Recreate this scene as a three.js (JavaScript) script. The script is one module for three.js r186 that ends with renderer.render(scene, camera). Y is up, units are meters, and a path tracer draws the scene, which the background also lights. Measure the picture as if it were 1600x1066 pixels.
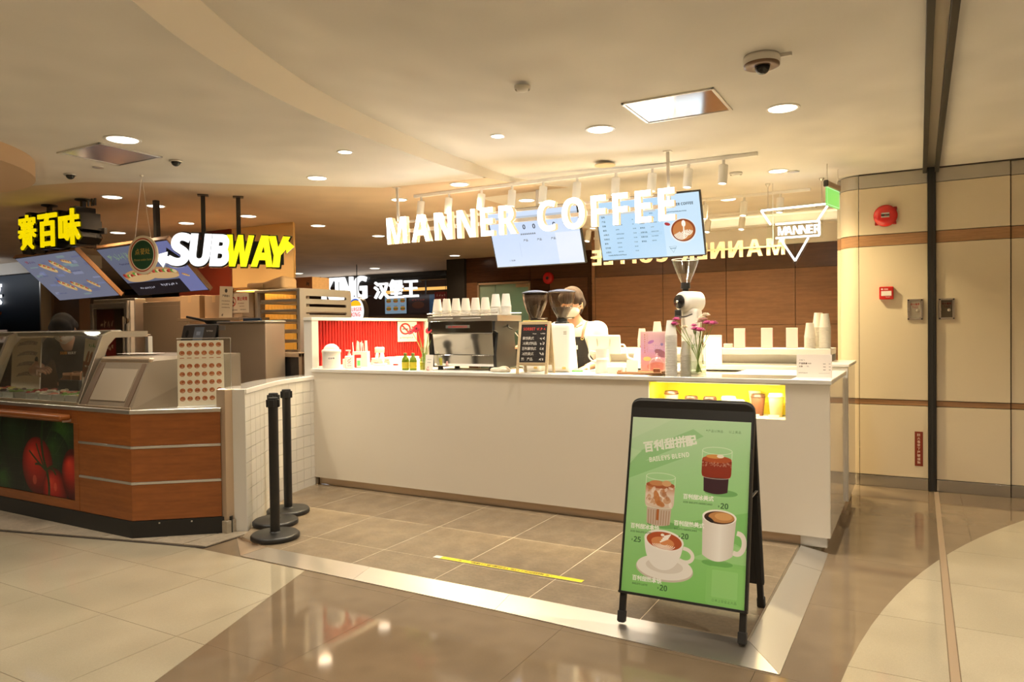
import * as THREE from 'three';
import { RoundedBoxGeometry } from 'three/addons/geometries/RoundedBoxGeometry.js';
import { mergeGeometries } from 'three/addons/utils/BufferGeometryUtils.js';
import { MarchingCubes } from 'three/addons/objects/MarchingCubes.js';
import { FontLoader } from 'three/addons/loaders/FontLoader.js';
import { RectAreaLightUniformsLib } from 'three/addons/lights/RectAreaLightUniformsLib.js';

// ---------- camera, exposure, large lights ----------
const scene = new THREE.Scene();
scene.background = new THREE.Color(0x000000);
const EYE = new THREE.Vector3(0, 1.44, 0), YAW = 29.344, PITCH = -0.9166, ROLL = -0.6948;
const camera = new THREE.PerspectiveCamera(2 * THREE.MathUtils.radToDeg(Math.atan(533 / 1131.8)), 1600 / 1066, 0.05, 80);
camera.position.copy(EYE);
camera.rotation.set(THREE.MathUtils.degToRad(PITCH), THREE.MathUtils.degToRad(YAW), THREE.MathUtils.degToRad(ROLL), 'YXZ');
const renderer = new THREE.WebGLRenderer({ antialias: true });
renderer.toneMapping = THREE.LinearToneMapping;
renderer.toneMappingExposure = 1.2;
renderer.shadowMap.enabled = true;
RectAreaLightUniformsLib.init();
const WARM = [1, 0.8, 0.45], MALL = [1, 0.9, 0.74], COURT = [1, 0.68, 0.4];
const POWER = { mall: 12, kiosk: 22, court: 5.5, track: 17, front: 16 };
function spot(at, to, color, power, angle = 1.05, pen = 0.7, radius = 3) {
  const l = new THREE.SpotLight(new THREE.Color().setRGB(...color), power, 0, angle, pen, 2);
  l.position.set(...at); l.target.position.set(...to); l.castShadow = true; l.shadow.radius = radius; l.shadow.mapSize.set(512, 512);
  l.name = 'lamp_light'; l.target.name = 'lamp_target';
  scene.add(l, l.target); return l;
}
function area(at, to, color, power, w, h) {
  const l = new THREE.RectAreaLight(new THREE.Color().setRGB(...color), power, w, h);
  l.position.set(...at); l.lookAt(...to); l.name = 'panel_light'; scene.add(l); return l;
}

// ---------- helpers ----------
let seed = 7;
const rnd = (a = 0, b = 1) => { seed = (seed * 1664525 + 1013904223) >>> 0; return a + (b - a) * seed / 4294967296; };
const PI = Math.PI, V = (x, y, z) => new THREE.Vector3(x, y, z);
const used = new Map();
function numbered(n) { const k = used.get(n) || 0; used.set(n, k + 1); return k ? n + '_' + String(k).padStart(3, '0') : n; }
function tag(o, label, category, group) { o.userData.label = label; o.userData.category = category; if (group) o.userData.group = group; return o; }
function thing(name, label, category, at = [0, 0, 0], turn = 0, group) {
  const o = new THREE.Group(); o.name = numbered(name); o.position.set(...at); o.rotation.y = turn; scene.add(o);
  return tag(o, label, category, group);
}
function setting(name) { const o = new THREE.Group(); o.name = numbered(name); o.userData.kind = 'structure'; scene.add(o); return o; }
function part(parent, name, geo, mat, at, rot) {
  const m = new THREE.Mesh(geo, mat); m.name = name;
  if (at) m.position.set(...at); if (rot) m.rotation.set(...rot);
  m.castShadow = m.receiveShadow = true; parent.add(m); return m;
}
function solo(name, geo, mat, label, category, at, rot, group) {
  const m = part(scene, numbered(name), geo, mat, at, rot); return tag(m, label, category, group);
}
function copy(o, label, at, turn, group) {
  const c = o.clone(); c.name = numbered(o.name.replace(/_\d+$/, '')); scene.add(c); c.userData = { ...o.userData };
  if (at) c.position.set(...at); if (turn !== undefined) c.rotation.y = turn;
  if (label) c.userData.label = label; if (group) c.userData.group = group; return c;
}
function uvBox(g, s = 1) {   // uv in metres by the face's main direction
  const p = g.attributes.position, n = g.attributes.normal, uv = new Float32Array(p.count * 2);
  for (let i = 0; i < p.count; i++) {
    const ax = Math.abs(n.getX(i)), ay = Math.abs(n.getY(i)), az = Math.abs(n.getZ(i));
    const [u, v] = ay > ax && ay > az ? [p.getX(i), p.getZ(i)] : ax > az ? [p.getZ(i), p.getY(i)] : [p.getX(i), p.getY(i)];
    uv[2 * i] = u / s; uv[2 * i + 1] = v / s;
  }
  g.setAttribute('uv', new THREE.BufferAttribute(uv, 2)); return g;
}
const mv = (g, x = 0, y = 0, z = 0) => g.translate(x, y, z);
const rb = (w, h, d, r = 0.004, x = 0, y = 0, z = 0, s = 1) => mv(new RoundedBoxGeometry(w, h, d, s, Math.min(r, w / 2.1, h / 2.1, d / 2.1)), x, y, z);
const span = (x0, x1, y0, y1, z0, z1, r = 0.004) => uvBox(rb(Math.abs(x1 - x0), Math.abs(y1 - y0), Math.abs(z1 - z0), r, (x0 + x1) / 2, (y0 + y1) / 2, (z0 + z1) / 2));
const cyl = (r0, r1, h, n = 24, x = 0, y = 0, z = 0) => mv(new THREE.CylinderGeometry(r0, r1, h, n), x, y, z);
const lathe = (pts, n = 32) => new THREE.LatheGeometry(pts.map(([a, b]) => new THREE.Vector2(a, b)), n);
function bar(a, b, w, h = w) {   // square bar from a to b
  const A = V(...a), B = V(...b), L = A.distanceTo(B), g = rb(w, h, L, Math.min(w, h) * 0.15);
  const m = new THREE.Matrix4().lookAt(B, A, Math.abs(B.x - A.x) + Math.abs(B.z - A.z) < 1e-6 ? V(0, 0, 1) : V(0, 1, 0));
  m.setPosition(A.add(B).multiplyScalar(0.5)); return g.applyMatrix4(m);
}
const tube = (pts, r, n = 24, k = 8) => new THREE.TubeGeometry(new THREE.CatmullRomCurve3(pts.map((p) => V(...p))), n, r, k);
const merge = (gs) => mergeGeometries(gs.map((g) => { const q = g.index ? g.toNonIndexed() : g; for (const k of Object.keys(q.attributes)) if (!['position', 'normal', 'uv'].includes(k)) q.deleteAttribute(k); return q; }));
function prism(pts, h, bevel = 0) {   // outline in x/z, raised by h
  const s = new THREE.Shape(pts.map(([x, z]) => new THREE.Vector2(x, -z)));
  const g = new THREE.ExtrudeGeometry(s, { depth: h, bevelEnabled: bevel > 0, bevelSize: bevel, bevelOffset: -bevel, bevelThickness: bevel, bevelSegments: 1 });
  return uvBox(g.rotateX(-PI / 2));
}
function clip(poly, inside) {   // convex clipping by half planes {n:[x,z], d}: keeps n.p <= d
  for (const { n, d } of inside) {
    const out = [];
    for (let i = 0; i < poly.length; i++) {
      const a = poly[i], b = poly[(i + 1) % poly.length], fa = n[0] * a[0] + n[1] * a[1] - d, fb = n[0] * b[0] + n[1] * b[1] - d;
      if (fa <= 0) out.push(a);
      if ((fa < 0 && fb > 0) || (fa > 0 && fb < 0)) { const t = fa / (fa - fb); out.push([a[0] + (b[0] - a[0]) * t, a[1] + (b[1] - a[1]) * t]); }
    }
    poly = out; if (poly.length < 3) return [];
  }
  return poly;
}
const polyArea = (p) => Math.abs(p.reduce((s, a, i) => { const b = p[(i + 1) % p.length]; return s + a[0] * b[1] - a[1] * b[0]; }, 0)) / 2;

// ---------- textures ----------
function dataTex(n, f, srgb = true, rep = 1) {
  const d = new Uint8Array(n * n * 4);
  for (let y = 0; y < n; y++) for (let x = 0; x < n; x++) { const c = f(x / n, y / n), i = (y * n + x) * 4; const q = Array.isArray(c) ? c : [c, c, c]; for (let k = 0; k < 3; k++) d[i + k] = Math.max(0, Math.min(255, q[k] * 255)); d[i + 3] = 255; }
  const t = new THREE.DataTexture(d, n, n); t.magFilter = THREE.LinearFilter; t.minFilter = THREE.LinearFilter; t.wrapS = t.wrapT = THREE.RepeatWrapping; if (srgb) t.colorSpace = THREE.SRGBColorSpace; t.repeat.set(rep, rep); t.needsUpdate = true; return t;
}
const lat = new Float32Array(64 * 64).map(() => rnd());
function vnoise(x, y, px = 64, py = 64) {   // tiling value noise
  const ix = Math.floor(x), iy = Math.floor(y), fx = x - ix, fy = y - iy, s = fx * fx * (3 - 2 * fx), t = fy * fy * (3 - 2 * fy);
  const g = (a, b) => lat[((((b % py) + py) % py) & 63) * 64 + ((((a % px) + px) % px) & 63)];
  return (g(ix, iy) * (1 - s) + g(ix + 1, iy) * s) * (1 - t) + (g(ix, iy + 1) * (1 - s) + g(ix + 1, iy + 1) * s) * t;
}
const grainTex = dataTex(512, (u, v) => {
  const a = vnoise(u * 4, v * 60, 4, 60), b = vnoise(u * 12, v * 32 + 5, 12, 32), c = vnoise(u * 40, v * 64, 40, 64), w = vnoise(u * 2, v * 8, 2, 8);
  return 0.72 + 0.09 * a + 0.07 * b + 0.05 * c + 0.07 * w;
});
const speckTex = dataTex(512, (u, v) => { const a = rnd(), b = vnoise(u * 32, v * 32, 32, 32), c = vnoise(u * 6, v * 6, 6, 6); return 0.62 + 0.24 * a + 0.1 * b + 0.08 * c; });
const fineTex = dataTex(512, (u, v) => 0.86 + 0.05 * rnd() + 0.05 * vnoise(u * 8, v * 8, 8, 8) + 0.04 * vnoise(u * 3, v * 3, 3, 3));
const cloudTex = dataTex(256, (u, v) => 0.9 + 0.05 * vnoise(u * 5, v * 5, 5, 5) + 0.05 * vnoise(u * 16, v * 16, 16, 16));
const roughTex = dataTex(256, (u, v) => 0.55 + 0.3 * vnoise(u * 6, v * 6, 6, 6) + 0.15 * rnd(), false);
const brushTex = dataTex(256, (u, v) => 0.9 + 0.1 * rnd(), false);
const bumpTex = dataTex(256, (u, v) => 0.5 + 0.5 * vnoise(u * 64, v * 64, 64, 64), false);
function canvasTex(w, h, draw) {
  const c = document.createElement('canvas'); c.width = w; c.height = h; const x = c.getContext('2d'); draw(x, w, h);
  const t = new THREE.CanvasTexture(c); t.colorSpace = THREE.SRGBColorSpace; t.anisotropy = 8; return t;
}
const mat = (color, roughness = 0.6, more = {}) => new THREE.MeshStandardMaterial({ color: Array.isArray(color) ? new THREE.Color().setRGB(...color) : color, roughness, ...more });
const phys = (color, roughness, more) => new THREE.MeshPhysicalMaterial({ color: Array.isArray(color) ? new THREE.Color().setRGB(...color) : color, roughness, ...more });
const rep = (t, a, b = a) => { const q = t.clone(); q.repeat.set(a, b); q.needsUpdate = true; return q; };
const glow = (color, k) => mat([0.02, 0.02, 0.02], 0.6, { emissive: new THREE.Color().setRGB(...color), emissiveIntensity: k });

const M = {
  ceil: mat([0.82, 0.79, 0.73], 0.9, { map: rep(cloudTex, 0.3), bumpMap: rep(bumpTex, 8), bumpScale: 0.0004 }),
  ceilFar: mat([0.68, 0.54, 0.4], 0.9, { map: rep(cloudTex, 0.3) }),  // court soffit: dimmer, warmer light put into the colour; also on hall walls
  riserLit: mat([0.96, 0.88, 0.74], 0.8),  // paler than the ceiling: kiosk light on the step put into its colour
  white: mat([0.74, 0.71, 0.65], 0.35), whiteMatte: mat([0.84, 0.82, 0.77], 0.7), laminate: mat([0.76, 0.695, 0.59], 0.4),
  glossWhite: phys([0.82, 0.78, 0.71], 0.12, { clearcoat: 0.6, clearcoatRoughness: 0.05 }),
  panel: phys([0.68, 0.58, 0.42], 0.28, { clearcoat: 0.3, clearcoatRoughness: 0.1 }),
  steel: mat([0.66, 0.63, 0.58], 0.36, { metalness: 0.85, roughnessMap: rep(brushTex, 1, 3) }),
  steelBright: mat([0.55, 0.5, 0.43], 0.33, { metalness: 0.85 }), chrome: mat([0.82, 0.81, 0.8], 0.07, { metalness: 1 }),
  kick: mat([0.55, 0.55, 0.54], 0.22, { metalness: 0.9 }),
  guard: mat([0.36, 0.31, 0.24], 0.32, { metalness: 0.8 }),
  steelDull: mat([0.58, 0.45, 0.32], 0.36, { metalness: 0.6, roughnessMap: rep(brushTex, 1, 3) }),
  champagne: mat([0.5, 0.47, 0.42], 0.4, { metalness: 0.7 }), alu: mat([0.7, 0.68, 0.64], 0.35, { metalness: 0.85 }),
  black: mat([0.014, 0.013, 0.012], 0.42), blackGloss: mat([0.012, 0.012, 0.012], 0.15), blackMatte: mat([0.02, 0.018, 0.016], 0.75),
  dark: mat([0.05, 0.035, 0.025], 0.5), gap: mat([0.03, 0.02, 0.014], 0.9),
  woodOrange: mat([0.42, 0.13, 0.028], 0.36, { map: rep(grainTex, 0.7, 1.4), bumpMap: rep(grainTex, 0.7, 1.4), bumpScale: 0.0003 }),
  woodBrown: mat([0.25, 0.115, 0.052], 0.4, { map: rep(grainTex, 0.6, 1.2), bumpMap: rep(grainTex, 0.6, 1.2), bumpScale: 0.0003 }),
  woodDark: mat([0.1, 0.04, 0.018], 0.25, { map: rep(grainTex, 0.6, 1.2) }), woodTrim: mat([0.5, 0.27, 0.13], 0.35, { map: rep(grainTex, 1, 3) }),
  pine: mat([0.78, 0.6, 0.36], 0.55, { map: rep(grainTex, 3, 5) }), tray: mat([0.42, 0.2, 0.09], 0.45, { map: rep(grainTex, 3, 4) }),
  granite: mat([0.31, 0.23, 0.145], 0.5, { map: rep(speckTex, 2.2), roughnessMap: rep(roughTex, 2), bumpMap: rep(speckTex, 2.2), bumpScale: 0.0006 }),
  grout: mat([0.85, 0.74, 0.56], 0.9), groutDark: mat([0.1, 0.075, 0.05], 0.9), creamJoint: mat([0.42, 0.34, 0.22], 0.7),
  brownTile: phys([0.23, 0.168, 0.108], 0.06, { map: rep(fineTex, 1.7) }),
  creamTile: phys([0.47, 0.405, 0.29], 0.07, { map: rep(fineTex, 0.8) }), creamTileB: phys([0.455, 0.39, 0.277], 0.07, { map: rep(fineTex, 0.8) }),
  stripTile: mat([0.55, 0.46, 0.34], 0.4, { map: rep(speckTex, 1.5) }),
  wallTile: mat([0.72, 0.68, 0.6], 0.28), red: mat([0.4, 0.012, 0.009], 0.4), redGloss: phys([0.62, 0.015, 0.012], 0.2, { clearcoat: 0.5 }), redDark: mat([0.3, 0.05, 0.025], 0.6),
  yellowWall: mat([0.95, 0.8, 0.05], 0.5), card: mat([0.5, 0.29, 0.13], 0.85, { map: rep(cloudTex, 2) }), paper: mat([0.76, 0.72, 0.66], 0.85), cupWhite: mat([0.76, 0.71, 0.62], 0.55),
  kraft: mat([0.62, 0.41, 0.22], 0.85), coffee: mat([0.035, 0.014, 0.006], 0.6, { bumpMap: rep(bumpTex, 2), bumpScale: 0.003 }), bean: mat([0.06, 0.024, 0.01], 0.5),
  glass: phys([0.96, 0.98, 0.96], 0.03, { transmission: 1, thickness: 0, ior: 1.45 }), glassSmoke: phys([0.93, 0.89, 0.84], 0.04, { transmission: 1, thickness: 0, ior: 1.45 }),
  clearPlastic: phys([0.95, 0.92, 0.86], 0.3, { transmission: 0.22, thickness: 0, ior: 1.4 }), water: phys([0.9, 0.93, 0.86], 0.02, { transmission: 1, thickness: 0, ior: 1.33 }),
  greenGlass: phys([0.25, 0.36, 0.03], 0.12, { transmission: 0.45, thickness: 0 }), doorGlass: phys([0.5, 0.66, 0.56], 0.35, { transmission: 0.45, thickness: 0 }),
  leaf: mat([0.1, 0.24, 0.05], 0.6), stem: mat([0.3, 0.4, 0.12], 0.6), skin: mat([0.46, 0.25, 0.155], 0.55), hairBrown: mat([0.022, 0.009, 0.004], 0.95), hairBlack: mat([0.008, 0.007, 0.006], 0.85),
  shirtWhite: mat([0.5, 0.45, 0.37], 0.9), tee: mat([0.03, 0.028, 0.03], 0.9), apron: mat([0.012, 0.01, 0.01], 0.9), mask: mat([0.6, 0.54, 0.48], 0.9), leather: mat([0.3, 0.1, 0.045], 0.5),
  orangeBrown: mat([0.6, 0.42, 0.26], 0.8), yellowTile: mat([0.85, 0.5, 0.1], 0.4), navy: mat([0.006, 0.022, 0.05], 0.5), gold: mat([0.7, 0.5, 0.15], 0.4),
  letterWhite: glow([1, 0.93, 0.8], 5), letterSide: mat([0.85, 0.66, 0.45], 0.5, { emissive: new THREE.Color().setRGB(1, 0.62, 0.33), emissiveIntensity: 0.35 }),
  lampFace: glow([1, 0.9, 0.72], 5), neon: glow([1, 0.97, 0.93], 3), signWhite: glow([1, 1, 1], 1.3), signYellow: glow([1, 0.9, 0.0], 1.15), amber: glow([1, 0.5, 0.12], 0.9),
};
// ---------- lettering ----------
const font = await new FontLoader().loadAsync('fonts/droid/droid_sans_bold.typeface.json');
function letterGeo(ch, size, depth, { sx = 1, shear = 0, fat = 0 } = {}) {
  const g = new THREE.ExtrudeGeometry(font.generateShapes(ch, size), { depth, bevelEnabled: fat > 0, bevelSize: fat, bevelThickness: 0.002, bevelSegments: 1, curveSegments: 8 });
  const p = g.attributes.position;
  for (let i = 0; i < p.count; i++) p.setX(i, p.getX(i) * sx + shear * p.getY(i));
  g.computeVertexNormals(); g.computeBoundingBox(); return g;
}
// Han characters as strokes on a grid of 100 (y down)
const HAN = {};
for (const line of `赛|50,2 50,10;12,22 12,12 88,12 88,22;20,26 80,26;25,36 75,36;8,47 92,47;36,20 36,47;64,20 64,47;36,47 10,62;64,47 90,62;32,82 32,58 68,58 68,82;50,64 48,80 22,97;58,84 78,97
百|8,10 92,10;52,10 42,30;22,96 22,32 78,32 78,96;22,62 78,62;22,92 78,92
味|8,25 34,25 34,75 8,75 8,25;45,25 92,25;40,47 98,47;68,5 68,97;66,48 40,82;70,48 97,82
汉|10,12 24,22;6,38 20,48;8,92 28,62;40,18 88,18 76,50 40,94;46,34 64,66 96,94
堡|28,4 10,30;20,22 20,56;42,8 84,8 84,24 42,24 42,8;36,38 92,38;64,24 64,58;62,40 40,56;66,40 88,56;22,74 80,74;50,60 50,94;8,94 94,94
王|12,12 88,12;16,50 84,50;6,92 94,92;50,12 50,92
利|40,6 14,16;6,32 54,32;30,14 30,96;30,34 6,66;32,36 54,60;68,16 68,68;88,6 88,92 76,88
甜|42,6 14,14;4,34 52,34;28,12 28,56;10,92 10,56 46,56 46,92;10,90 46,90;54,28 98,28;64,92 64,8;88,8 88,92;64,58 88,58;64,90 88,90
拼|4,26 34,26;20,6 20,92 10,86;4,62 34,50;50,4 58,18;88,4 78,18;42,26 96,26;38,54 98,54;56,26 56,60 44,94;82,26 82,96
配|4,10 52,10;8,94 8,28 48,28 48,94;8,92 48,92;22,10 22,44 12,58;34,10 34,56 46,58;8,72 48,72;60,14 92,14 92,46 62,46 62,86 96,86 96,72
冰|8,14 20,28;6,86 24,56;34,38 48,38 34,82;62,6 62,94 52,88;90,20 68,44;64,44 94,86
美|30,2 38,14;70,2 62,14;14,18 86,18;20,34 80,34;6,50 94,50;50,18 50,50;10,66 90,66;50,54 48,70 12,96;52,70 90,96
式|6,26 94,26;14,54 52,54;33,54 33,86;8,90 56,82;62,6 68,50 92,92 96,76;78,8 88,18
热|6,18 40,18;24,4 24,60 14,54;6,42 40,34;48,20 84,20 84,56 96,60;66,4 62,36 46,60;50,38 66,48;12,76 8,94;34,76 38,92;58,76 62,92;82,74 94,92
拿|50,2 8,30;50,2 92,30;30,24 70,24;30,34 70,34 70,46 30,46 30,34;76,52 26,56;16,66 84,66;6,78 94,78;50,54 50,96 40,92
铁|24,4 6,32;16,24 44,24;10,44 42,44;26,24 26,88 44,76;64,6 54,30;54,26 92,26;50,52 98,52;74,6 74,52 50,96;76,54 98,94
菜|6,14 94,14;34,4 34,26;66,4 66,26;82,28 20,34;24,40 30,50;48,38 52,48;78,36 70,50;8,62 92,62;50,52 50,98;48,64 10,90;52,64 90,90
点|50,4 50,36;50,18 84,18;20,38 80,38 80,66 20,66 20,38;14,78 8,96;36,78 40,94;60,78 64,94;82,76 94,94
餐|30,4 30,24;30,12 48,12;12,14 26,34;60,10 88,10 60,36;66,16 90,36;50,34 8,58;50,34 92,58;32,58 68,58 68,76 32,76 32,58;32,76 32,96 50,88;56,80 82,96
处|26,6 6,46;18,28 50,28 10,90;20,50 50,84 96,92;72,6 72,74;74,30 92,46
禁|4,16 48,16;26,4 26,46;24,18 6,40;28,18 46,36;52,16 96,16;74,4 74,46;72,18 54,40;76,18 96,40;20,54 80,54;6,68 94,68;50,68 50,96 40,92;28,76 14,94;72,76 88,94
止|52,6 52,90;52,42 86,42;22,34 22,90;6,92 94,92
吸|8,22 32,22 32,70 8,70 8,22;42,12 80,12 72,40 90,40 40,94;52,12 48,60 34,92;54,44 70,72 96,94
烟|8,32 14,50;40,26 30,44;24,6 24,56 6,94;26,60 40,84;50,94 50,14 94,14 94,94;50,92 94,92;56,40 88,40;72,24 70,50 56,78;74,54 88,76
防|8,96 8,10 32,10 18,40 34,62 16,70;66,4 72,18;40,26 96,26;60,26 58,60 38,94;60,50 88,50 84,90 72,88
火|24,28 16,52;80,26 66,50;50,6 50,48 10,94;52,48 92,94
卷|28,4 36,16;72,4 64,16;18,24 82,24;6,42 94,42;50,6 46,42 8,68;56,42 92,68;32,60 68,60 68,76 32,76 32,92 84,92 84,80
帘|36,4 24,16;64,4 76,16;50,12 50,20;10,34 10,24 90,24 90,34;40,34 22,48;62,34 80,48;22,92 22,58 78,58 78,90;50,48 50,98
下|6,12 94,12;48,12 48,96;52,36 78,56
严|8,10 92,10;36,10 36,46;64,10 64,46;20,20 26,40;82,18 72,40;14,50 88,50;20,50 18,74 6,96
堆|4,36 40,36;22,12 22,80;4,86 42,76;58,6 44,38;52,28 52,96;72,4 78,18;52,24 96,24;52,46 92,46;52,66 92,66;50,90 98,90;74,24 74,90
物|14,10 8,34;10,28 42,28;26,4 26,96;4,66 44,54;58,6 44,42;54,26 94,26 90,90 78,86;66,28 44,72;80,28 54,90
请|10,8 22,20;4,38 22,38 22,86 34,76;40,16 94,16;46,30 90,30;36,44 98,44;66,4 66,44;46,96 46,54 88,54 88,94;46,68 88,68;46,80 88,80
口|20,90 20,18 80,18 80,90;20,84 80,84
罩|10,6 90,6 90,24 10,24 10,6;36,6 36,24;64,6 64,24;50,26 50,44;50,34 84,34;26,44 74,44 74,68 26,68 26,44;26,56 74,56;6,80 94,80;50,68 50,98
戴|8,12 50,12;28,4 28,24;4,24 96,24;14,32 46,32 46,54 14,54 14,32;14,43 46,43;30,32 30,54;8,64 54,64;4,80 56,80;22,56 22,80;40,56 40,80;64,6 72,60 94,94;90,40 60,86
持|4,26 34,26;20,6 20,92 10,86;4,62 34,50;44,18 92,18;68,4 68,36;38,36 98,36;40,54 96,54;80,44 80,94 68,90;52,66 60,80
保|28,4 8,42;20,26 20,96;44,10 86,10 86,36 44,36 44,10;34,52 96,52;65,36 65,97;62,54 36,86;68,54 96,84
米|6,46 94,46;50,4 50,96;22,12 36,34;78,12 64,34;48,48 10,86;52,48 90,86
以|18,10 20,76 40,62;46,24 56,40;82,8 74,56 36,94;70,66 94,94
上|48,6 48,90;50,40 84,40;6,90 94,90
安|50,2 50,12;10,26 10,16 90,16 90,26;6,52 94,52;46,28 26,66 82,96;72,52 54,80 14,96
全|50,4 6,44;50,4 94,44;24,48 76,48;22,68 78,68;8,92 92,92;50,48 50,92
距|8,8 40,8 40,34 8,34 8,8;24,34 24,86;24,58 42,58;8,50 8,90;4,92 44,86;56,8 56,92 96,92;56,10 94,10;56,34 88,34 88,64 56,64
离|50,2 50,12;6,16 94,16;36,22 64,46;64,22 36,46;18,22 18,52 82,52 82,22;12,96 12,64 88,64 88,94;50,52 38,82 64,78
垃|4,36 40,36;22,12 22,80;4,86 42,74;68,4 74,16;48,26 96,26;56,38 62,80;86,36 78,84;44,90 98,90
圾|4,36 40,36;22,12 22,80;4,86 42,74;48,12 84,12 78,40 94,40 46,94;56,14 54,50 40,90;58,44 96,92
桶|4,30 42,30;24,4 24,96;22,34 4,66;26,38 42,54;52,10 90,10 70,26;58,18 74,30;50,96 50,36 94,36 94,92;50,54 94,54;50,70 94,70;72,36 72,96
产|50,2 50,14;10,18 90,18;30,24 36,38;70,22 62,38;14,44 92,44;18,44 16,72 6,96
品|28,8 72,8 72,38 28,38 28,8;8,54 44,54 44,92 8,92 8,54;56,54 92,54 92,92 56,92 56,54`.split('\n')) {
  const [ch, body] = line.split('|'); HAN[ch] = body.split(';').map((s) => s.split(' ').map((p) => p.split(',').map(Number)));
}
function han(x, text, px, py, size, weight = 0.1, gap = 1.06) {
  x.lineWidth = size * weight; x.lineCap = 'square'; x.lineJoin = 'miter'; x.strokeStyle = x.fillStyle;
  [...text].forEach((ch, i) => {
    const g = HAN[ch]; if (!g) { x.font = `bold ${size}px sans-serif`; x.textAlign = 'left'; x.fillText(ch, px + i * size * gap + size * 0.15, py + size * 0.92); return; }
    for (const s of g) { x.beginPath(); s.forEach(([a, b], k) => x[k ? 'lineTo' : 'moveTo'](px + i * size * gap + a * size / 100, py + b * size / 100)); x.stroke(); }
  });
}
function hanGeo(ch, size, w, depth, z0 = 0) {   // the strokes of one character as joined solid bars, lower left at 0,0
  const gs = [];
  for (const s of HAN[ch]) for (let i = 0; i + 1 < s.length; i++) {
    const [a, b] = [s[i], s[i + 1]].map(([p, q]) => [p * size / 100, (100 - q) * size / 100]), L = Math.hypot(b[0] - a[0], b[1] - a[1]) + w * 0.9;
    gs.push(new THREE.BoxGeometry(L, w, depth).rotateZ(Math.atan2(b[1] - a[1], b[0] - a[0])).translate((a[0] + b[0]) / 2, (a[1] + b[1]) / 2, z0 + depth / 2));
  }
  return merge(gs);
}
function txt(x, s, px, py, size, color, o = {}) {
  x.save(); x.translate(px, py); if (o.rot) x.rotate(o.rot); x.font = `${o.style || 'bold'} ${size}px ${o.family || 'sans-serif'}`; x.textAlign = o.align || 'left'; x.textBaseline = 'middle'; x.fillStyle = color; if (o.sx) x.scale(o.sx, 1); x.fillText(s, 0, 0); x.restore();
}
function scribble(x, px, py, w, h, color, lw = 2, n = 6) {   // unreadable handwriting or small print
  x.strokeStyle = color; x.lineWidth = lw; const k = Math.max(1, Math.round(w / h));
  for (let i = 0; i < k; i++) for (let j = 0; j < n; j++) { const a = px + i * w / k, cw = w / k * 0.82; x.beginPath(); x.moveTo(a + rnd() * cw, py + rnd() * h); x.lineTo(a + rnd() * cw, py + (j % 2 ? rnd() * h : rnd(0.3, 0.7) * h)); x.stroke(); }
}
function ell(x, cx, cy, rx, ry, color, rot = 0) { x.fillStyle = color; x.beginPath(); x.ellipse(cx, cy, rx, ry, rot, 0, 2 * PI); x.fill(); }
const printed = (t, rough = 0.5, more = {}) => mat(0xffffff, rough, { map: t, ...more });
const screenMat = (t, k) => mat(0x050505, 0.25, { emissive: 0xffffff, emissiveMap: t, emissiveIntensity: k });
const plate = (w, h, d = 0.002) => { const g = new THREE.BoxGeometry(w, h, d); return g; };
function face(w, h) { return new THREE.PlaneGeometry(w, h); }
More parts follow.
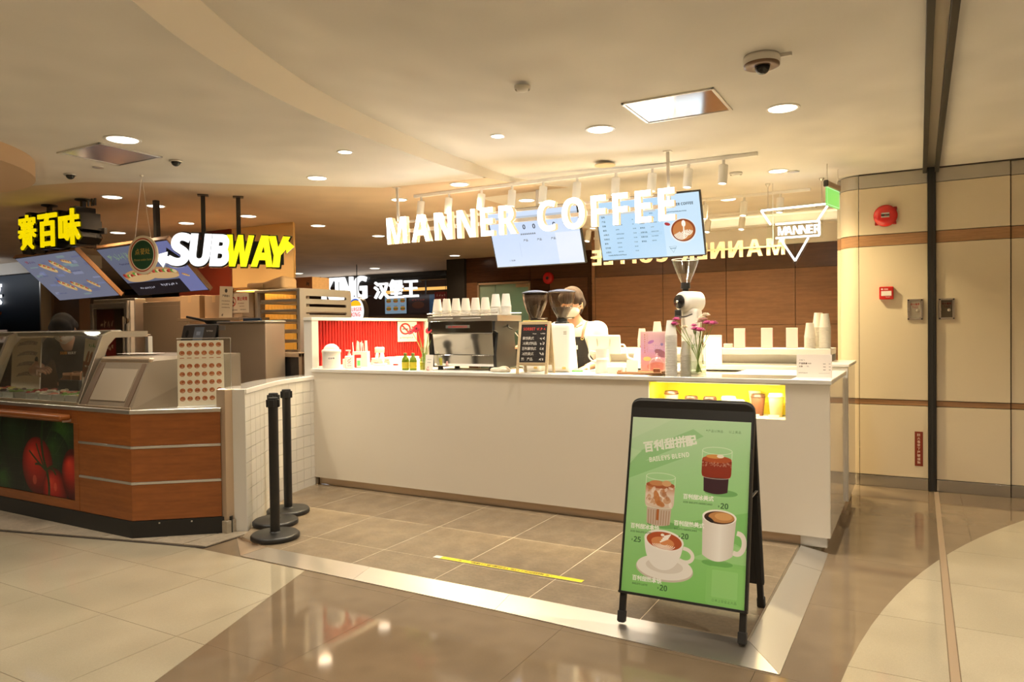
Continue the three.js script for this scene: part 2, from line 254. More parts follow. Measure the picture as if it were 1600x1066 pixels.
// ---------- the setting ----------
const CE = 2.785, FL = 0.03;
{
  const floor = setting('floor');
  part(floor, 'screed', span(-22, 4.2, -0.12, -0.012, -15, 5.2, 0), M.creamJoint);
  // brown polished stone of the mall, laid in strips
  for (let i = 0; i < 14; i++) for (let j = 0; j < 12; j++) {
    const x0 = -5.1 + i * 0.9, z0 = -9.4 + j * 0.9; if (x0 > 4 || z0 > 1.5) continue;
    part(floor, 'tile', span(x0, x0 + 0.8985, -0.03, 0, z0, z0 + 0.8985, 0), M.brownTile);
  }
  part(floor, 'stone_floor', span(-22, -5.1, -0.03, -0.001, -15, -3.9, 0), M.stripTile);
  part(floor, 'stone_floor', span(-5.1, 4.2, -0.03, -0.001, -15, -9.4, 0), M.stripTile);
  part(floor, 'stone_floor', span(-22, 4.2, -0.03, -0.001, 1.4, 5.2, 0), M.stripTile);
  // cream tiles left of a straight border
  const bx = -3.23, bz = -3.16, ex = -2.76, ez = -1.86, L = Math.hypot(ex - bx, ez - bz), nx = -(ez - bz) / L, nz = (ex - bx) / L;   // n points to the left
  const leftKeep = [{ n: [-nx, -nz], d: -(nx * bx + nz * bz) }, { n: [0, -1], d: 3.165 }];
  const edge = [[-5.91, -2.78], [-4.54, -3.12]];
  for (let i = 0; i < 15; i++) for (let j = 0; j < 9; j++) {
    const x0 = -10.1 + i * 0.585, z0 = -3.37 + j * 0.59 - 0.0, g = 0.0015;
    let p = clip([[x0 + g, z0 + g], [x0 + 0.585 - g, z0 + g], [x0 + 0.585 - g, z0 + 0.59 - g], [x0 + g, z0 + 0.59 - g]], leftKeep);
    if (p.length < 3 || polyArea(p) < 0.002) continue;
    part(floor, 'tile', prism(p, 0.004), rnd() < 0.5 ? M.creamTile : M.creamTileB, [0, -0.0025, 0]);
  }
  // cream disc on the right, border an arc of 8 m
  const arc = []; for (let a = 0; a < 48; a++) { const t = PI - 0.75 + a * 1.5 / 48, u = t + 1.5 / 96; arc.push({ n: [Math.cos(u), Math.sin(u)], d: 7.72 * Math.cos(u) - 2.6 * Math.sin(u) + 8.02 * Math.cos(1.5 / 96) }); }
  for (let i = 0; i < 5; i++) for (let j = 0; j < 13; j++) {
    const xs = [-0.6, 0.105, 1.3, 2.5, 3.7, 4.2], x0 = xs[i] + (i === 1 ? 0.04 : 0), x1 = xs[i + 1], z1 = -0.7 - j * 0.672 + 1.4, g = 0.0015;
    if (z1 < -7.0) continue;
    const p = clip([[x0 + g, z1 - 0.672 + g], [x1 - g, z1 - 0.672 + g], [x1 - g, z1 - g], [x0 + g, z1 - g]], [...arc, { n: [0, -1], d: 7.19 }]);
    if (p.length < 3 || polyArea(p) < 0.002) continue;
    part(floor, 'tile', prism(p, 0.004), rnd() < 0.5 ? M.creamTile : M.creamTileB, [0, -0.0025, 0]);
  }
  part(floor, 'shutter_track', span(0.108, 0.142, -0.01, 0.003, -7.18, 1.4, 0.001), M.steelDull);
  // kiosk platform: speckled tiles on a bed, stainless threshold round it
  const bed = [[-4.08, -3.42], [-3.73, -3.32], [-0.68, -3.32], [-0.68, -4.96], [-4.95, -4.96], [-4.8, -4.55]];
  part(floor, 'platform_bed', prism(bed, 0.0292), M.grout);
  const keep = []; for (let i = 0; i < 6; i++) { const a = bed[i], b = bed[(i + 1) % 6], l = Math.hypot(b[0] - a[0], b[1] - a[1]); let n = [(b[1] - a[1]) / l, -(b[0] - a[0]) / l]; const c = [-2.5, -4]; let d = n[0] * a[0] + n[1] * a[1]; if (n[0] * c[0] + n[1] * c[1] > d) { n = [-n[0], -n[1]]; d = -d; } keep.push({ n, d }); }
  for (let i = 0; i < 8; i++) for (let j = 0; j < 4; j++) {
    const x0 = -5.45 + i * 0.61, z1 = -3.03 - j * 0.61, g = 0.0022;
    const p = clip([[x0 + g, z1 - 0.61 + g], [x0 + 0.61 - g, z1 - 0.61 + g], [x0 + 0.61 - g, z1 - g], [x0 + g, z1 - g]], keep);
    if (p.length > 2 && polyArea(p) > 0.002) part(floor, 'tile', prism(p, 0.0045), M.granite, [0, 0.0255, 0]);
  }
  const strip = (a, b, c, d) => {   // outer edge a-b on the floor, inner edge d-c on the platform
    const g = new THREE.BufferGeometry(), q = [[a[0], 0.004, a[1]], [b[0], 0.004, b[1]], [c[0], FL + 0.003, c[1]], [d[0], FL + 0.003, d[1]], [c[0], -0.01, c[1]], [d[0], -0.01, d[1]], [a[0], -0.01, a[1]], [b[0], -0.01, b[1]]];
    g.setAttribute('position', new THREE.Float32BufferAttribute([0, 1, 2, 0, 2, 3, 3, 2, 4, 3, 4, 5, 6, 7, 1, 6, 1, 0].flatMap((i) => q[i]), 3)); g.computeVertexNormals(); return uvBox(g);
  };
  const sp = [[-3.81, -3.18], [-2.86, -3.175], [-1.9, -3.165], [-0.505, -3.115]], si = [[-3.73, -3.32], [-2.86, -3.325], [-1.9, -3.325], [-0.67, -3.32]];
  for (let i = 0; i < 3; i++) part(floor, 'threshold_plate', strip([sp[i][0] + 0.001, sp[i][1]], [sp[i + 1][0] - 0.001, sp[i + 1][1]], [si[i + 1][0] - 0.001, si[i + 1][1]], [si[i][0] + 0.001, si[i][1]]), M.steelBright);
  part(floor, 'threshold_plate', strip([-0.505, -3.117], [-0.5, -4.55], [-0.665, -4.55], [-0.668, -3.32]), M.steel);
  part(floor, 'threshold_plate', strip([-0.5, -4.553], [-0.505, -4.93], [-0.665, -4.93], [-0.665, -4.553]), M.steel);
  part(floor, 'threshold_plate', strip([-4.17, -3.45], [-3.812, -3.18], [-3.732, -3.32], [-4.07, -3.41]), M.steelDull);
  // tile apron along the sandwich counter
  const ap = [[-10, -1.9], [-8, -2.3], [-5.91, -2.78], [-4.54, -3.12], [-4.17, -3.2], [-4.17, -3.5]];
  const cuts = [[-10, -8.5], [-8.5, -7.3], [-7.3, -6.35], [-6.35, -5.63], [-5.63, -5.03], [-5.03, -4.62], [-4.62, -4.36], [-4.36, -4.17]];
  const front = (x) => { for (let i = 0; i < 4; i++) if (x <= ap[i + 1][0]) return ap[i][1] + (ap[i + 1][1] - ap[i][1]) * (x - ap[i][0]) / (ap[i + 1][0] - ap[i][0]); return -3.2; };
  for (const [a, b] of cuts) part(floor, 'apron_tile', prism([[a + 0.004, front(a)], [b - 0.004, front(b)], [b - 0.004, b > -4.8 ? -3.6 : -3.2], [a + 0.004, -3.2 - (a > -4.9 ? 0.3 : 0)]], 0.012), M.stripTile);
  part(floor, 'apron_joint', prism([...ap.map(([x, z]) => [x, z + 0.02]), [-10, -3.5]], 0.005), M.gap);
}
const fadeAt = (z) => z > -1.8 ? 0.3 : z > -3.3 ? 0.3 - 0.12 * (-1.8 - z) / 1.5 : z > -5.3 ? 0.18 - 0.08 * (-3.3 - z) / 2 : Math.max(0.0, 0.1 * (6.3 + z) / 1.0);
// ceiling: flat on the left, a curved drop with the right side swelling up beside it
const curve = new THREE.CatmullRomCurve3([[4, 4.2], [1.2, 2.6], [-0.9, 0.9], [-2.0, -0.6], [-2.76, -1.82], [-2.97, -2.24], [-3.16, -2.79], [-3.30, -3.49], [-3.37, -4.44], [-3.37, -5.17], [-3.25, -5.8], [-2.9, -6.3]].map(([x, z]) => V(x, 0, z)), false, 'centripetal').getPoints(90);
{
  const c = setting('ceiling');
  const split = [[-22, -2.6], [-10, -3.1], [-7.6, -3.4], [-6.4, -3.75], [-5.7, -4.24], [-5.04, -4.81], [-4.39, -5.36], [-3.36, -5.5]];  // border of the tan tint, drawn where the ceiling light falls off
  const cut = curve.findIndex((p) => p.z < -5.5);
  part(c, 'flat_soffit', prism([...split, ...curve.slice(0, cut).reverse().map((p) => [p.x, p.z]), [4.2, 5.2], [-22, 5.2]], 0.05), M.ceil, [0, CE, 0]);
  part(c, 'court_soffit_dimmed', prism([...split, ...curve.slice(cut).map((p) => [p.x, p.z]), [-2.9, -6.3], [-3.9, -6.3], [-22, -6.3]], 0.05), M.ceilFar, [0, CE, 0]);
  part(c, 'court_soffit_dimmed', span(-22, -3.9, CE, CE + 0.05, -15, -6.3, 0), M.ceilFar); part(c, 'kiosk_soffit', span(-3.9, 4.2, CE, CE + 0.05, -15, -6.3, 0), M.ceil);
  const fade = fadeAt;
  const pos = [], idx = [], nrm = [], NT = 20, n = curve.length;
  for (let i = 0; i < n; i++) for (let j = 0; j <= NT; j++) {
    const p = curve[i], t = (j / NT) ** 1.6, x = p.x + (4.2 - p.x) * t, d = x - p.x, s = Math.max(0, 1 - d / 1.7), b = fade(p.z) * s * s * (3 - 2 * s);
    pos.push(x, CE + b, p.z);
  }
  for (let i = 0; i + 1 < n; i++) for (let j = 0; j < NT; j++) { const a = i * (NT + 1) + j, b = a + NT + 1; idx.push(a, b, a + 1, b, b + 1, a + 1); }
  const g = new THREE.BufferGeometry(); g.setAttribute('position', new THREE.Float32BufferAttribute(pos, 3)); g.setIndex(idx); g.computeVertexNormals();
  const na = g.attributes.normal; if (na.getY(5) > 0) for (let i = 0; i < na.count; i++) na.setXYZ(i, -na.getX(i), -na.getY(i), -na.getZ(i));
  part(c, 'raised_soffit', uvBox(g), M.ceil);
  const rp = [], ri = [];
  curve.forEach((p, i) => { const h = fade(p.z); rp.push(p.x + 0.0005, CE - 0.001, p.z, p.x + 0.0005, CE + h + 0.001, p.z); if (i) { const k = 2 * i; ri.push(k - 2, k - 1, k, k - 1, k + 1, k); } });
  const rg = new THREE.BufferGeometry(); rg.setAttribute('position', new THREE.Float32BufferAttribute(rp, 3)); rg.setIndex(ri); rg.computeVertexNormals();
  part(c, 'curved_riser', uvBox(rg), M.riserLit);
  part(c, 'roof_slab', span(-22, 4.2, CE + 0.42, CE + 0.6, -15, 5.2, 0), M.gap);
  const dr = new THREE.CylinderGeometry(1.18, 1.18, 0.13, 72, 1); part(c, 'round_drop', dr, M.orangeBrown, [-6.58, CE - 0.065, -2.1]);
  part(c, 'shutter_rail', merge([span(0.03, 0.062, CE - 0.05, CE + 0.02, -7.17, 4, 0.002), span(0.118, 0.15, CE - 0.05, CE + 0.02, -7.17, 4, 0.002)]), M.black);
  part(c, 'rail_slot', span(0.062, 0.118, CE - 0.004, CE + 0.02, -7.17, 4, 0.001), M.champagne);
}
function ceilY(x, z) {   // height of the ceiling over a place
  if (z < -6.3) return CE;
  for (let i = 0; i + 1 < curve.length; i++) { const a = curve[i], b = curve[i + 1]; if (z <= a.z && z >= b.z) { const cx = a.x + (b.x - a.x) * (z - a.z) / (b.z - a.z || 1); if (x < cx) return CE; const s = Math.max(0, 1 - (x - cx) / 1.7); return CE + fadeAt(z) * s * s * (3 - 2 * s); } }
  return CE;
}
// right wall of cream panels with bands of steel and wood
{
  const w = setting('wall_right');
  part(w, 'backing', span(-0.45, 4.2, -0.05, 3.2, -7.45, -7.225, 0), M.gap);
  const rows = [[0.105, 0.728, M.panel, 0], [0.733, 0.778, M.woodTrim, -0.012], [0.783, 2.137, M.panel, 0], [2.141, 2.238, M.woodTrim, -0.004], [2.243, 2.655, M.panel, 0], [2.66, 2.775, M.champagne, -0.003], [0, 0.1, M.kick, -0.004]];
  const names = ['panel', 'wood_strip', 'panel', 'wood_band', 'panel', 'steel_band', 'kick_plate'];
  for (const [a, b] of [[-0.468, 0.066], [0.128, 0.655], [0.662, 1.25], [1.256, 1.85], [1.856, 2.45], [2.456, 4.2]])
    rows.forEach(([y0, y1, m, dz], k) => part(w, names[k], span(a, b, y0, y1, -7.23, -7.2 + dz - (a > 0.65 ? 0.012 : 0), 0.003), m));
  rows.forEach(([y0, y1, m, dz], k) => {
    const r = 0.16 + dz, g = new THREE.CylinderGeometry(r, r, y1 - y0, 20, 1, true, -PI / 2, PI / 2).translate(-0.472, (y0 + y1) / 2, -7.36);
    part(w, names[k], g, m);
    part(w, names[k], span(-0.66, -0.632 - dz, y0, y1, -9.4, -7.362, 0.002), m);
  });
  part(w, 'shutter_post', span(0.068, 0.126, 0, CE, -7.23, -7.165, 0.004), M.black);
  part(w, 'shutter_groove', span(0.088, 0.106, 0, CE, -7.17, -7.1635, 0.001), M.blackMatte);
  part(w, 'soffit_trim', span(-0.468, 4.2, 2.777, 2.79, -7.225, -7.194, 0.001), M.dark);
}
{ // rear wall of timber panels behind the kiosk
  const w = setting('wall_rear');
  part(w, 'backing', span(-3.95, -0.62, 0, 3.2, -9.6, -9.33, 0), M.gap);
  for (let i = 0; i < 4; i++) {
    const a = -3.9 + (i ? 0.96 + (i - 1) * 0.82 : 0), b = i ? a + 0.82 : a + 0.96;
    for (const [y0, y1] of [[0.1, 0.66], [0.664, 1.458], [1.462, 2.14]]) part(w, 'timber_panel', span(a + 0.003, b - 0.003, y0, y1, -9.335, -9.3, 0.002), M.woodBrown);
    part(w, 'dark_panel', span(a + 0.003, b - 0.003, 2.144, 2.43, -9.335, -9.302, 0.002), M.woodDark);
  }
  part(w, 'plaster', span(-3.95, -0.62, 2.435, 2.8, -9.4, -9.31, 0.002), M.ceil);
  part(w, 'return_panel', span(-3.95, -3.905, 0, 2.8, -11.5, -9.3, 0.003), M.woodBrown);
  const b = part(scene, 'trim_1', span(-3.85, -0.68, CE - 0.14, CE - 0.11, -9.3, -9.14, 0.003), M.ceil); b.userData.kind = 'structure';
  const s = solo('cove_light', span(-3.8, -0.72, CE - 0.108, CE - 0.1, -9.27, -9.2, 0.002), glow([1, 0.85, 0.55], 1.6), 'thin warm light strip in the cove above the dark band of the rear timber wall', 'strip light');
  area([-2.25, CE - 0.09, -9.23], [-2.25, 5, -9.23], WARM, 3, 3, 0.06);
}
{ // left part of the rear wall with the glass door
  const w = setting('wall_rear_left');
  for (const q of [[-7.8, -7.2, 0, 3.2], [-6.08, -3.9, 0, 3.2], [-7.2, -6.08, 2.31, 3.2]]) part(w, 'backing', span(...q, -11.9, -11.57, 0), M.gap);
  const P = (a, b, y0, y1, m = M.woodBrown, n = 'timber_panel') => part(w, n, span(a + 0.003, b - 0.003, y0, y1, -11.57, -11.52, 0.002), m);
  P(-7.45, -6.08, 2.33, CE, M.woodDark, 'dark_panel'); P(-6.08, -4.95, 2.33, CE, M.woodDark, 'dark_panel');
  P(-7.45, -7.2, 0, 2.326); P(-6.08, -5.7, 0, 2.1); P(-6.08, -5.7, 2.1, 2.326, M.woodDark, 'dark_panel'); P(-5.7, -4.97, 0, 2.326); P(-4.97, -4.9, 0, CE, M.woodDark, 'post'); P(-4.9, -3.95, 0, 1.0); P(-4.9, -3.95, 1.004, 2.2); P(-4.9, -3.95, 2.22, CE);
  part(w, 'post', span(-7.85, -7.45, 0, CE, -11.6, -11.45, 0.003), M.blackMatte); part(w, 'side_wall', span(-7.86, -7.8, 0, CE, -15, -11.6, 0.003), M.dark);
  const d = setting('door_1'); part(d, 'door_frame', merge([span(-7.2, -7.16, 0, 2.31, -11.58, -11.5), span(-6.12, -6.08, 0, 2.31, -11.58, -11.5), span(-7.2, -6.08, 2.27, 2.31, -11.58, -11.5)]), M.steelDull);
  part(d, 'glass_pane', span(-7.16, -6.83, 0.01, 2.27, -11.55, -11.538, 0.002), M.doorGlass); part(d, 'glass_pane', span(-6.82, -6.12, 0.01, 2.27, -11.55, -11.538, 0.002), M.doorGlass);
  part(d, 'door_closer', span(-6.36, -6.1, 2.2, 2.26, -11.53, -11.47), M.steelDull); part(d, 'door_handle', merge([cyl(0.015, 0.015, 0.5, 12, -6.74, 1.7, -11.48), span(-6.75, -6.73, 1.5, 1.53, -11.54, -11.48), span(-6.75, -6.73, 1.88, 1.91, -11.54, -11.48)]), M.chrome);
  const k = setting('wall_corridor'); part(k, 'plaster', span(-7.8, -4.5, 0, 3, -13.3, -13.2, 0), mat([0.35, 0.55, 0.42], 0.8)); 
  area([-6.6, 2.6, -12.4], [-6.6, 0, -12.45], [0.7, 1, 0.8], 14, 1, 0.5);
}
{ // closing walls of the hall
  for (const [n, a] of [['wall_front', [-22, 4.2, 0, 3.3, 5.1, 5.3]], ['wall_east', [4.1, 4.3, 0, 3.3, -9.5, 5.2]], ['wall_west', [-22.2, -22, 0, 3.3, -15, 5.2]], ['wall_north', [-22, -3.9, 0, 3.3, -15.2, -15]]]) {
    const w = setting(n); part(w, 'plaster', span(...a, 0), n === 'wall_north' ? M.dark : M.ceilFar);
  }
}
// ---------- on the ceiling ----------
function downlight(x, z, r, label, color, power, group) {
  const y = ceilY(x, z);
  const t = thing('downlight', label, 'downlight', [x, y, z], 0, group);
  part(t, 'trim_ring', lathe([[r * 1.2, 0], [r * 1.2, -0.004], [r * 1.05, -0.007], [r * 0.98, -0.002], [r * 0.98, 0.0]], 32), M.white);
  part(t, 'diffuser', cyl(r * 0.97, r * 0.97, 0.003, 32, 0, -0.0035, 0), M.lampFace);
  spot([x, y - 0.012, z], [x, 0, z], color, power, 1.25, 0.8, r / 0.02);
  return t;
}
downlight(-1.88, -4.6, 0.085, 'round recessed downlight in front of the square mirrored ceiling hatch by the coffee sign', MALL, POWER.mall);
downlight(-0.73, -4.74, 0.085, 'round recessed downlight between the mirrored ceiling hatch and the black shutter rail', MALL, POWER.mall);
downlight(-2.7, -4.63, 0.05, 'small recessed downlight just right of the curved ceiling step', MALL, POWER.mall * 0.5);
downlight(-3.69, -5.61, 0.08, 'recessed downlight beside the curved ceiling step above the coffee sign', WARM, POWER.kiosk);
downlight(-4.79, -3.07, 0.1, 'bright recessed downlight beside the grey square hatch on the left ceiling', MALL, POWER.mall * 0.8);
downlight(-4.58, -4.71, 0.08, 'recessed downlight in front of the yellow column, right of the green and white sandwich sign', MALL, POWER.mall * 0.8);
downlight(-3.74, -4.14, 0.05, 'small recessed downlight left of the curved ceiling step', MALL, POWER.mall * 0.45);
downlight(-1.06, -6.62, 0.075, 'recessed downlight above the triangular neon sign', WARM, POWER.kiosk);
downlight(-6.88, -4.29, 0.085, 'recessed downlight above the yellow three-character sign', COURT, POWER.court);
downlight(-6.99, -4.83, 0.085, 'recessed downlight above the round green hanging sign', COURT, POWER.court);
downlight(-7.78, -5.78, 0.085, 'recessed downlight left of the black poles of the white and yellow sign', COURT, POWER.court);
downlight(-6.74, -5.82, 0.085, 'recessed downlight between the black poles of the white and yellow sign', COURT, POWER.court);
downlight(-9.24, -5.83, 0.09, 'recessed downlight right of the yellow three-character sign', COURT, POWER.court);
downlight(-6.63, -6.82, 0.085, 'recessed downlight over the yellow column behind the sandwich sign', COURT, POWER.court);
downlight(-4.64, -5.93, 0.075, 'recessed downlight behind the white pole at the left end of the coffee sign', WARM, POWER.kiosk);
downlight(-2.54, -7.35, 0.075, 'recessed downlight behind the two menu screens of the coffee kiosk', WARM, POWER.kiosk);
downlight(-3.56, -6.68, 0.08, 'recessed downlight above the left coffee menu screen', WARM, POWER.kiosk);
downlight(-6.65, -8.02, 0.085, 'recessed downlight left of the first letter of the coffee sign', COURT, POWER.court);
downlight(-10.9, -6.5, 0.08, 'recessed downlight low behind the yellow three-character sign', COURT, POWER.court);
downlight(-12.4, -12.1, 0.1, 'far downlight above the taped carton on the bread rack', COURT, POWER.court * 1.4);
downlight(-10.15, -12.1, 0.1, 'far downlight above the white burger shop letters', COURT, POWER.court * 1.4);
downlight(-7.29, -10.9, 0.09, 'far downlight in front of the green glass door', COURT, POWER.court * 0.8);
downlight(-1.75, -7.8, 0.075, 'recessed downlight between the two rear track rails', WARM, POWER.kiosk);
downlight(-9.0, -8.2, 0.085, 'far downlight in the ceiling behind the sandwich sign', COURT, POWER.court);
// the same fittings go on overhead and behind the viewer
for (const [x, z] of [[0.9, -3.2], [2.4, -4.9], [2.6, -2.0], [-1.0, -1.9], [1.0, -0.2], [-4.2, -1.0], [-6.4, -1.2], [-8.4, -2.4], [-2.3, 1.6], [-5.6, 1.6], [2.2, 2.6], [-0.4, 3.2]])
  downlight(x, z, 0.1, 'recessed downlight in the mall ceiling overhead, in front of the kiosk', MALL, POWER.front, 'downlights overhead in the mall');

function can(t, x, y, z, tilt) {   // one cylindrical spot on a track
  part(t, 'spot_stem', cyl(0.012, 0.012, 0.05, 10, x, y - 0.045, z), M.whiteMatte);
  const g = part(t, 'spot_head', lathe([[0, 0.0], [0.033, 0.0], [0.036, -0.004], [0.036, -0.15], [0.031, -0.15], [0.031, -0.135]], 24), M.whiteMatte, [x, y - 0.065, z], [tilt, 0, -0.05]);
  part(g, 'spot_lens', cyl(0.03, 0.03, 0.004, 20, 0, -0.139, 0), M.lampFace);
  const d = V(-0.05, -1, 0).applyEuler(new THREE.Euler(tilt, 0, -0.05));
  const at = V(x, y - 0.065, z).addScaledVector(d, 0.16);
  spot([at.x, at.y, at.z], [at.x + d.x, at.y + d.y, at.z + d.z], WARM, POWER.track, 0.62, 0.8, 1.5);
}
function track(label, x0, x1, z, xs, tilt) {
  const t = thing('track_light', label, 'track light', [0, 0, 0]);
  part(t, 'track_rail', span(x0, x1, CE - 0.03, CE - 0.001, z - 0.018, z + 0.018, 0.003), M.whiteMatte);
  for (const x of xs) can(t, x, CE - 0.005, z, tilt);
}
track('front white ceiling track with a long row of cylindrical spotlights above the coffee sign', -4.36, -1.08, -5.82, [-4.28, -3.95, -3.58, -3.25, -2.93, -2.6, -2.24, -1.92, -1.62, -1.34], -0.1);
track('middle white ceiling track with spotlights behind the menu screens, over the rear bar', -3.6, -0.92, -7.62, [-3.2, -2.6, -1.95, -1.55, -1.2], -0.15);
track('rearmost white ceiling track with spotlights close to the dark band of the rear wall', -3.85, -1.0, -8.75, [-3.75, -3.2, -2.66, -2.2, -1.8], -0.3);

function hatch(x0, x1, z0, z1, label, m) {
  const t = thing('ceiling_hatch', label, 'ceiling hatch', [(x0 + x1) / 2, CE, (z0 + z1) / 2]), w = x1 - x0, d = z1 - z0;
  part(t, 'hatch_panel', span(-w / 2 + 0.02, w / 2 - 0.02, -0.006, 0.004, -d / 2 + 0.02, d / 2 - 0.02, 0.001), m);
  for (const q of [[-w / 2, w / 2, -d / 2, -d / 2 + 0.018], [-w / 2, w / 2, d / 2 - 0.018, d / 2], [-w / 2, -w / 2 + 0.018, -d / 2, d / 2], [w / 2 - 0.018, w / 2, -d / 2, d / 2]]) part(t, 'hatch_frame', span(q[0], q[1], -0.01, 0.002, q[2], q[3], 0.002), M.alu);
}
hatch(-1.55, -1.0, -4.6, -4.12, 'square mirror-faced ceiling hatch above the front of the coffee counter', mat([0.75, 0.72, 0.66], 0.12, { metalness: 1 }));
hatch(-5.53, -5.0, -3.52, -3.03, 'grey square ceiling hatch on the left ceiling beside a downlight', mat([0.5, 0.46, 0.41], 0.22, { metalness: 0.9 }));
{
  const t = thing('dome_camera', 'large white ceiling camera with a dark glass dome and brown underside', 'security camera', [-0.68, CE, -3.78]);
  part(t, 'camera_body', lathe([[0, 0], [0.085, 0], [0.088, -0.012], [0.088, -0.038], [0.08, -0.042]], 40), M.white);
  part(t, 'underside_ring', lathe([[0.084, -0.038], [0.086, -0.05], [0.07, -0.056], [0.03, -0.05], [0.03, -0.04]], 40), mat([0.16, 0.09, 0.05], 0.3));
  part(t, 'lens_dome', new THREE.SphereGeometry(0.036, 28, 18), M.blackGloss, [0.004, -0.055, 0]);
  part(t, 'cable_duct', span(0.085, 0.14, -0.016, 0, -0.03, -0.012, 0.002), M.white);
  const mini = (x, z, label) => { const s = thing('small_dome_camera', label, 'security camera', [x, CE, z]); part(s, 'camera_base', lathe([[0, 0], [0.048, 0], [0.05, -0.006], [0.044, -0.012]], 28), M.alu); part(s, 'lens_dome', new THREE.SphereGeometry(0.034, 20, 12, 0, 2 * PI, PI / 2, PI / 2), M.blackGloss, [0, -0.01, 0]); };
  mini(-5.04, -3.66, 'small black dome camera right of the grey square ceiling hatch');
  mini(-6.19, -3.5, 'small black dome camera left of the grey square ceiling hatch, above the yellow sign');
  const det = (x, z, label, r = 0.05) => { const s = thing('smoke_detector', label, 'smoke detector', [x, CE, z]); part(s, 'detector_base', lathe([[0, 0], [r, 0], [r, -0.012], [r * 0.9, -0.02]], 28), M.white); part(s, 'detector_head', lathe([[r * 0.72, -0.016], [r * 0.66, -0.026], [r * 0.4, -0.031], [0, -0.032]], 28), M.whiteMatte); };
  det(-1.91, -3.55, 'flat white smoke detector alone on the ceiling in front of the coffee sign', 0.045);
  det(-1.39, -6.5, 'round white smoke detector right of the last spotlight of the front track', 0.055);
  const ring = (x, z, r, label, m) => { const s = thing('ceiling_speaker', label, 'ceiling speaker', [x, CE, z]); part(s, 'speaker_grille', lathe([[0, -0.004], [r * 0.9, -0.004], [r, -0.007], [r, 0]], 32), m); };
  ring(-2.25, -5.6, 0.085, 'round cream ceiling speaker between the coffee sign and the front track', mat([0.7, 0.55, 0.32], 0.7));
  ring(-5.74, -3.47, 0.04, 'tiny round ceiling fitting under the grey square hatch', M.alu);
  ring(-0.95, -6.72, 0.05, 'small pale ring in the ceiling right of the downlight over the neon sign', M.alu);
}
{ // hanging signs: exit sign by the column
  const t = thing('exit_sign', 'glowing green hanging sign on two thin chains beside the cream column', 'exit sign', [-0.635, 2.46, -6.7], 1.36);
  part(t, 'sign_housing', rb(0.34, 0.05, 0.035, 0.01, 0, 0.16, 0), M.steelDull);
  part(t, 'end_cap', rb(0.02, 0.055, 0.04, 0.01, -0.17, 0.16, 0), M.black);
  const tx = canvasTex(256, 128, (x, w, h) => { x.fillStyle = '#86d860'; x.fillRect(0, 0, w, h); x.strokeStyle = '#eaffea'; x.lineWidth = 3; x.strokeRect(8, 8, w - 16, h - 16); });
  part(t, 'sign_face', rb(0.33, 0.16, 0.012, 0.003, 0, 0.06, 0), screenMat(tx, 0.95));
  for (const s of [-0.14, 0.14]) part(t, 'chain', cyl(0.003, 0.003, 0.16, 6, s, 0.26, 0), M.steel);
}
// ---------- the coffee kiosk: signs and screens ----------
const WORDS = 'MANNER COFFEE';
function wordSign(t, width, cap, depth, faceM, sideM) {   // letters from x = 0 to width, base at y = 0
  const gl = [...WORDS].map((c) => c === ' ' ? null : letterGeo(c, cap, depth)), gap = cap * 0.25, spaceW = cap * 0.4;
  let sum = 0; gl.forEach((g) => { sum += g ? g.boundingBox.max.x - g.boundingBox.min.x : spaceW; }); sum += gap * (gl.length - 1);
  const k = width / sum; let x = 0;
  gl.forEach((g, i) => {
    if (!g) { x += (spaceW + gap) * k; return; }
    const bw = g.boundingBox.max.x - g.boundingBox.min.x; g.translate(-g.boundingBox.min.x, 0, 0).scale(k, 1, 1); g.computeVertexNormals();
    part(t, 'letter', g, [faceM, sideM], [x, 0, 0]); x += (bw + gap) * k;
  });
}
{
  const t = thing('coffee_sign', 'large glowing white letters reading MANNER COFFEE hung from two white poles over the counter', 'sign', [-4.35, 2.255, -5.425]); t.rotation.x = 0.06;
  wordSign(t, 2.75, 0.245, 0.05, M.letterWhite, M.letterSide);
  part(t, 'back_rail', span(0.02, 2.73, 0.1, 0.13, -0.03, -0.002, 0.003), M.whiteMatte);
  part(t, 'back_rail', span(0.02, 2.73, 0.19, 0.21, -0.03, -0.002, 0.003), M.whiteMatte);
  for (const x of [0.075, 2.68]) { part(t, 'pole', span(x - 0.012, x + 0.012, 0.1, 0.53, -0.05, -0.03, 0.004), M.whiteMatte); part(t, 'ceiling_plate', span(x - 0.03, x + 0.03, 0.525, 0.532, -0.07, -0.01, 0.002), M.whiteMatte); }
  area([-2.97, 2.38, -5.33], [-2.97, 2.2, 0], [1, 0.95, 0.88], 1.6, 2.7, 0.22);
  const r = thing('reversed_coffee_sign', 'smaller coffee sign letters seen from behind, mirrored, hung before the dark band', 'sign', [-1.1, 2.115, -7.2], PI);
  const back = mat([0.85, 0.68, 0.4], 0.5, { emissive: new THREE.Color().setRGB(1, 0.72, 0.33), emissiveIntensity: 0.45 }); wordSign(r, 1.95, 0.16, 0.035, back, back);
  part(r, 'back_rail', span(-0.01, 1.96, 0.072, 0.09, -0.02, -0.002, 0.003), mat([0.9, 0.75, 0.45], 0.5));
  for (const x of [0.1, 1.85]) part(r, 'hanging_wire', cyl(0.004, 0.004, 0.6, 6, x, 0.37, -0.012), M.whiteMatte);
}
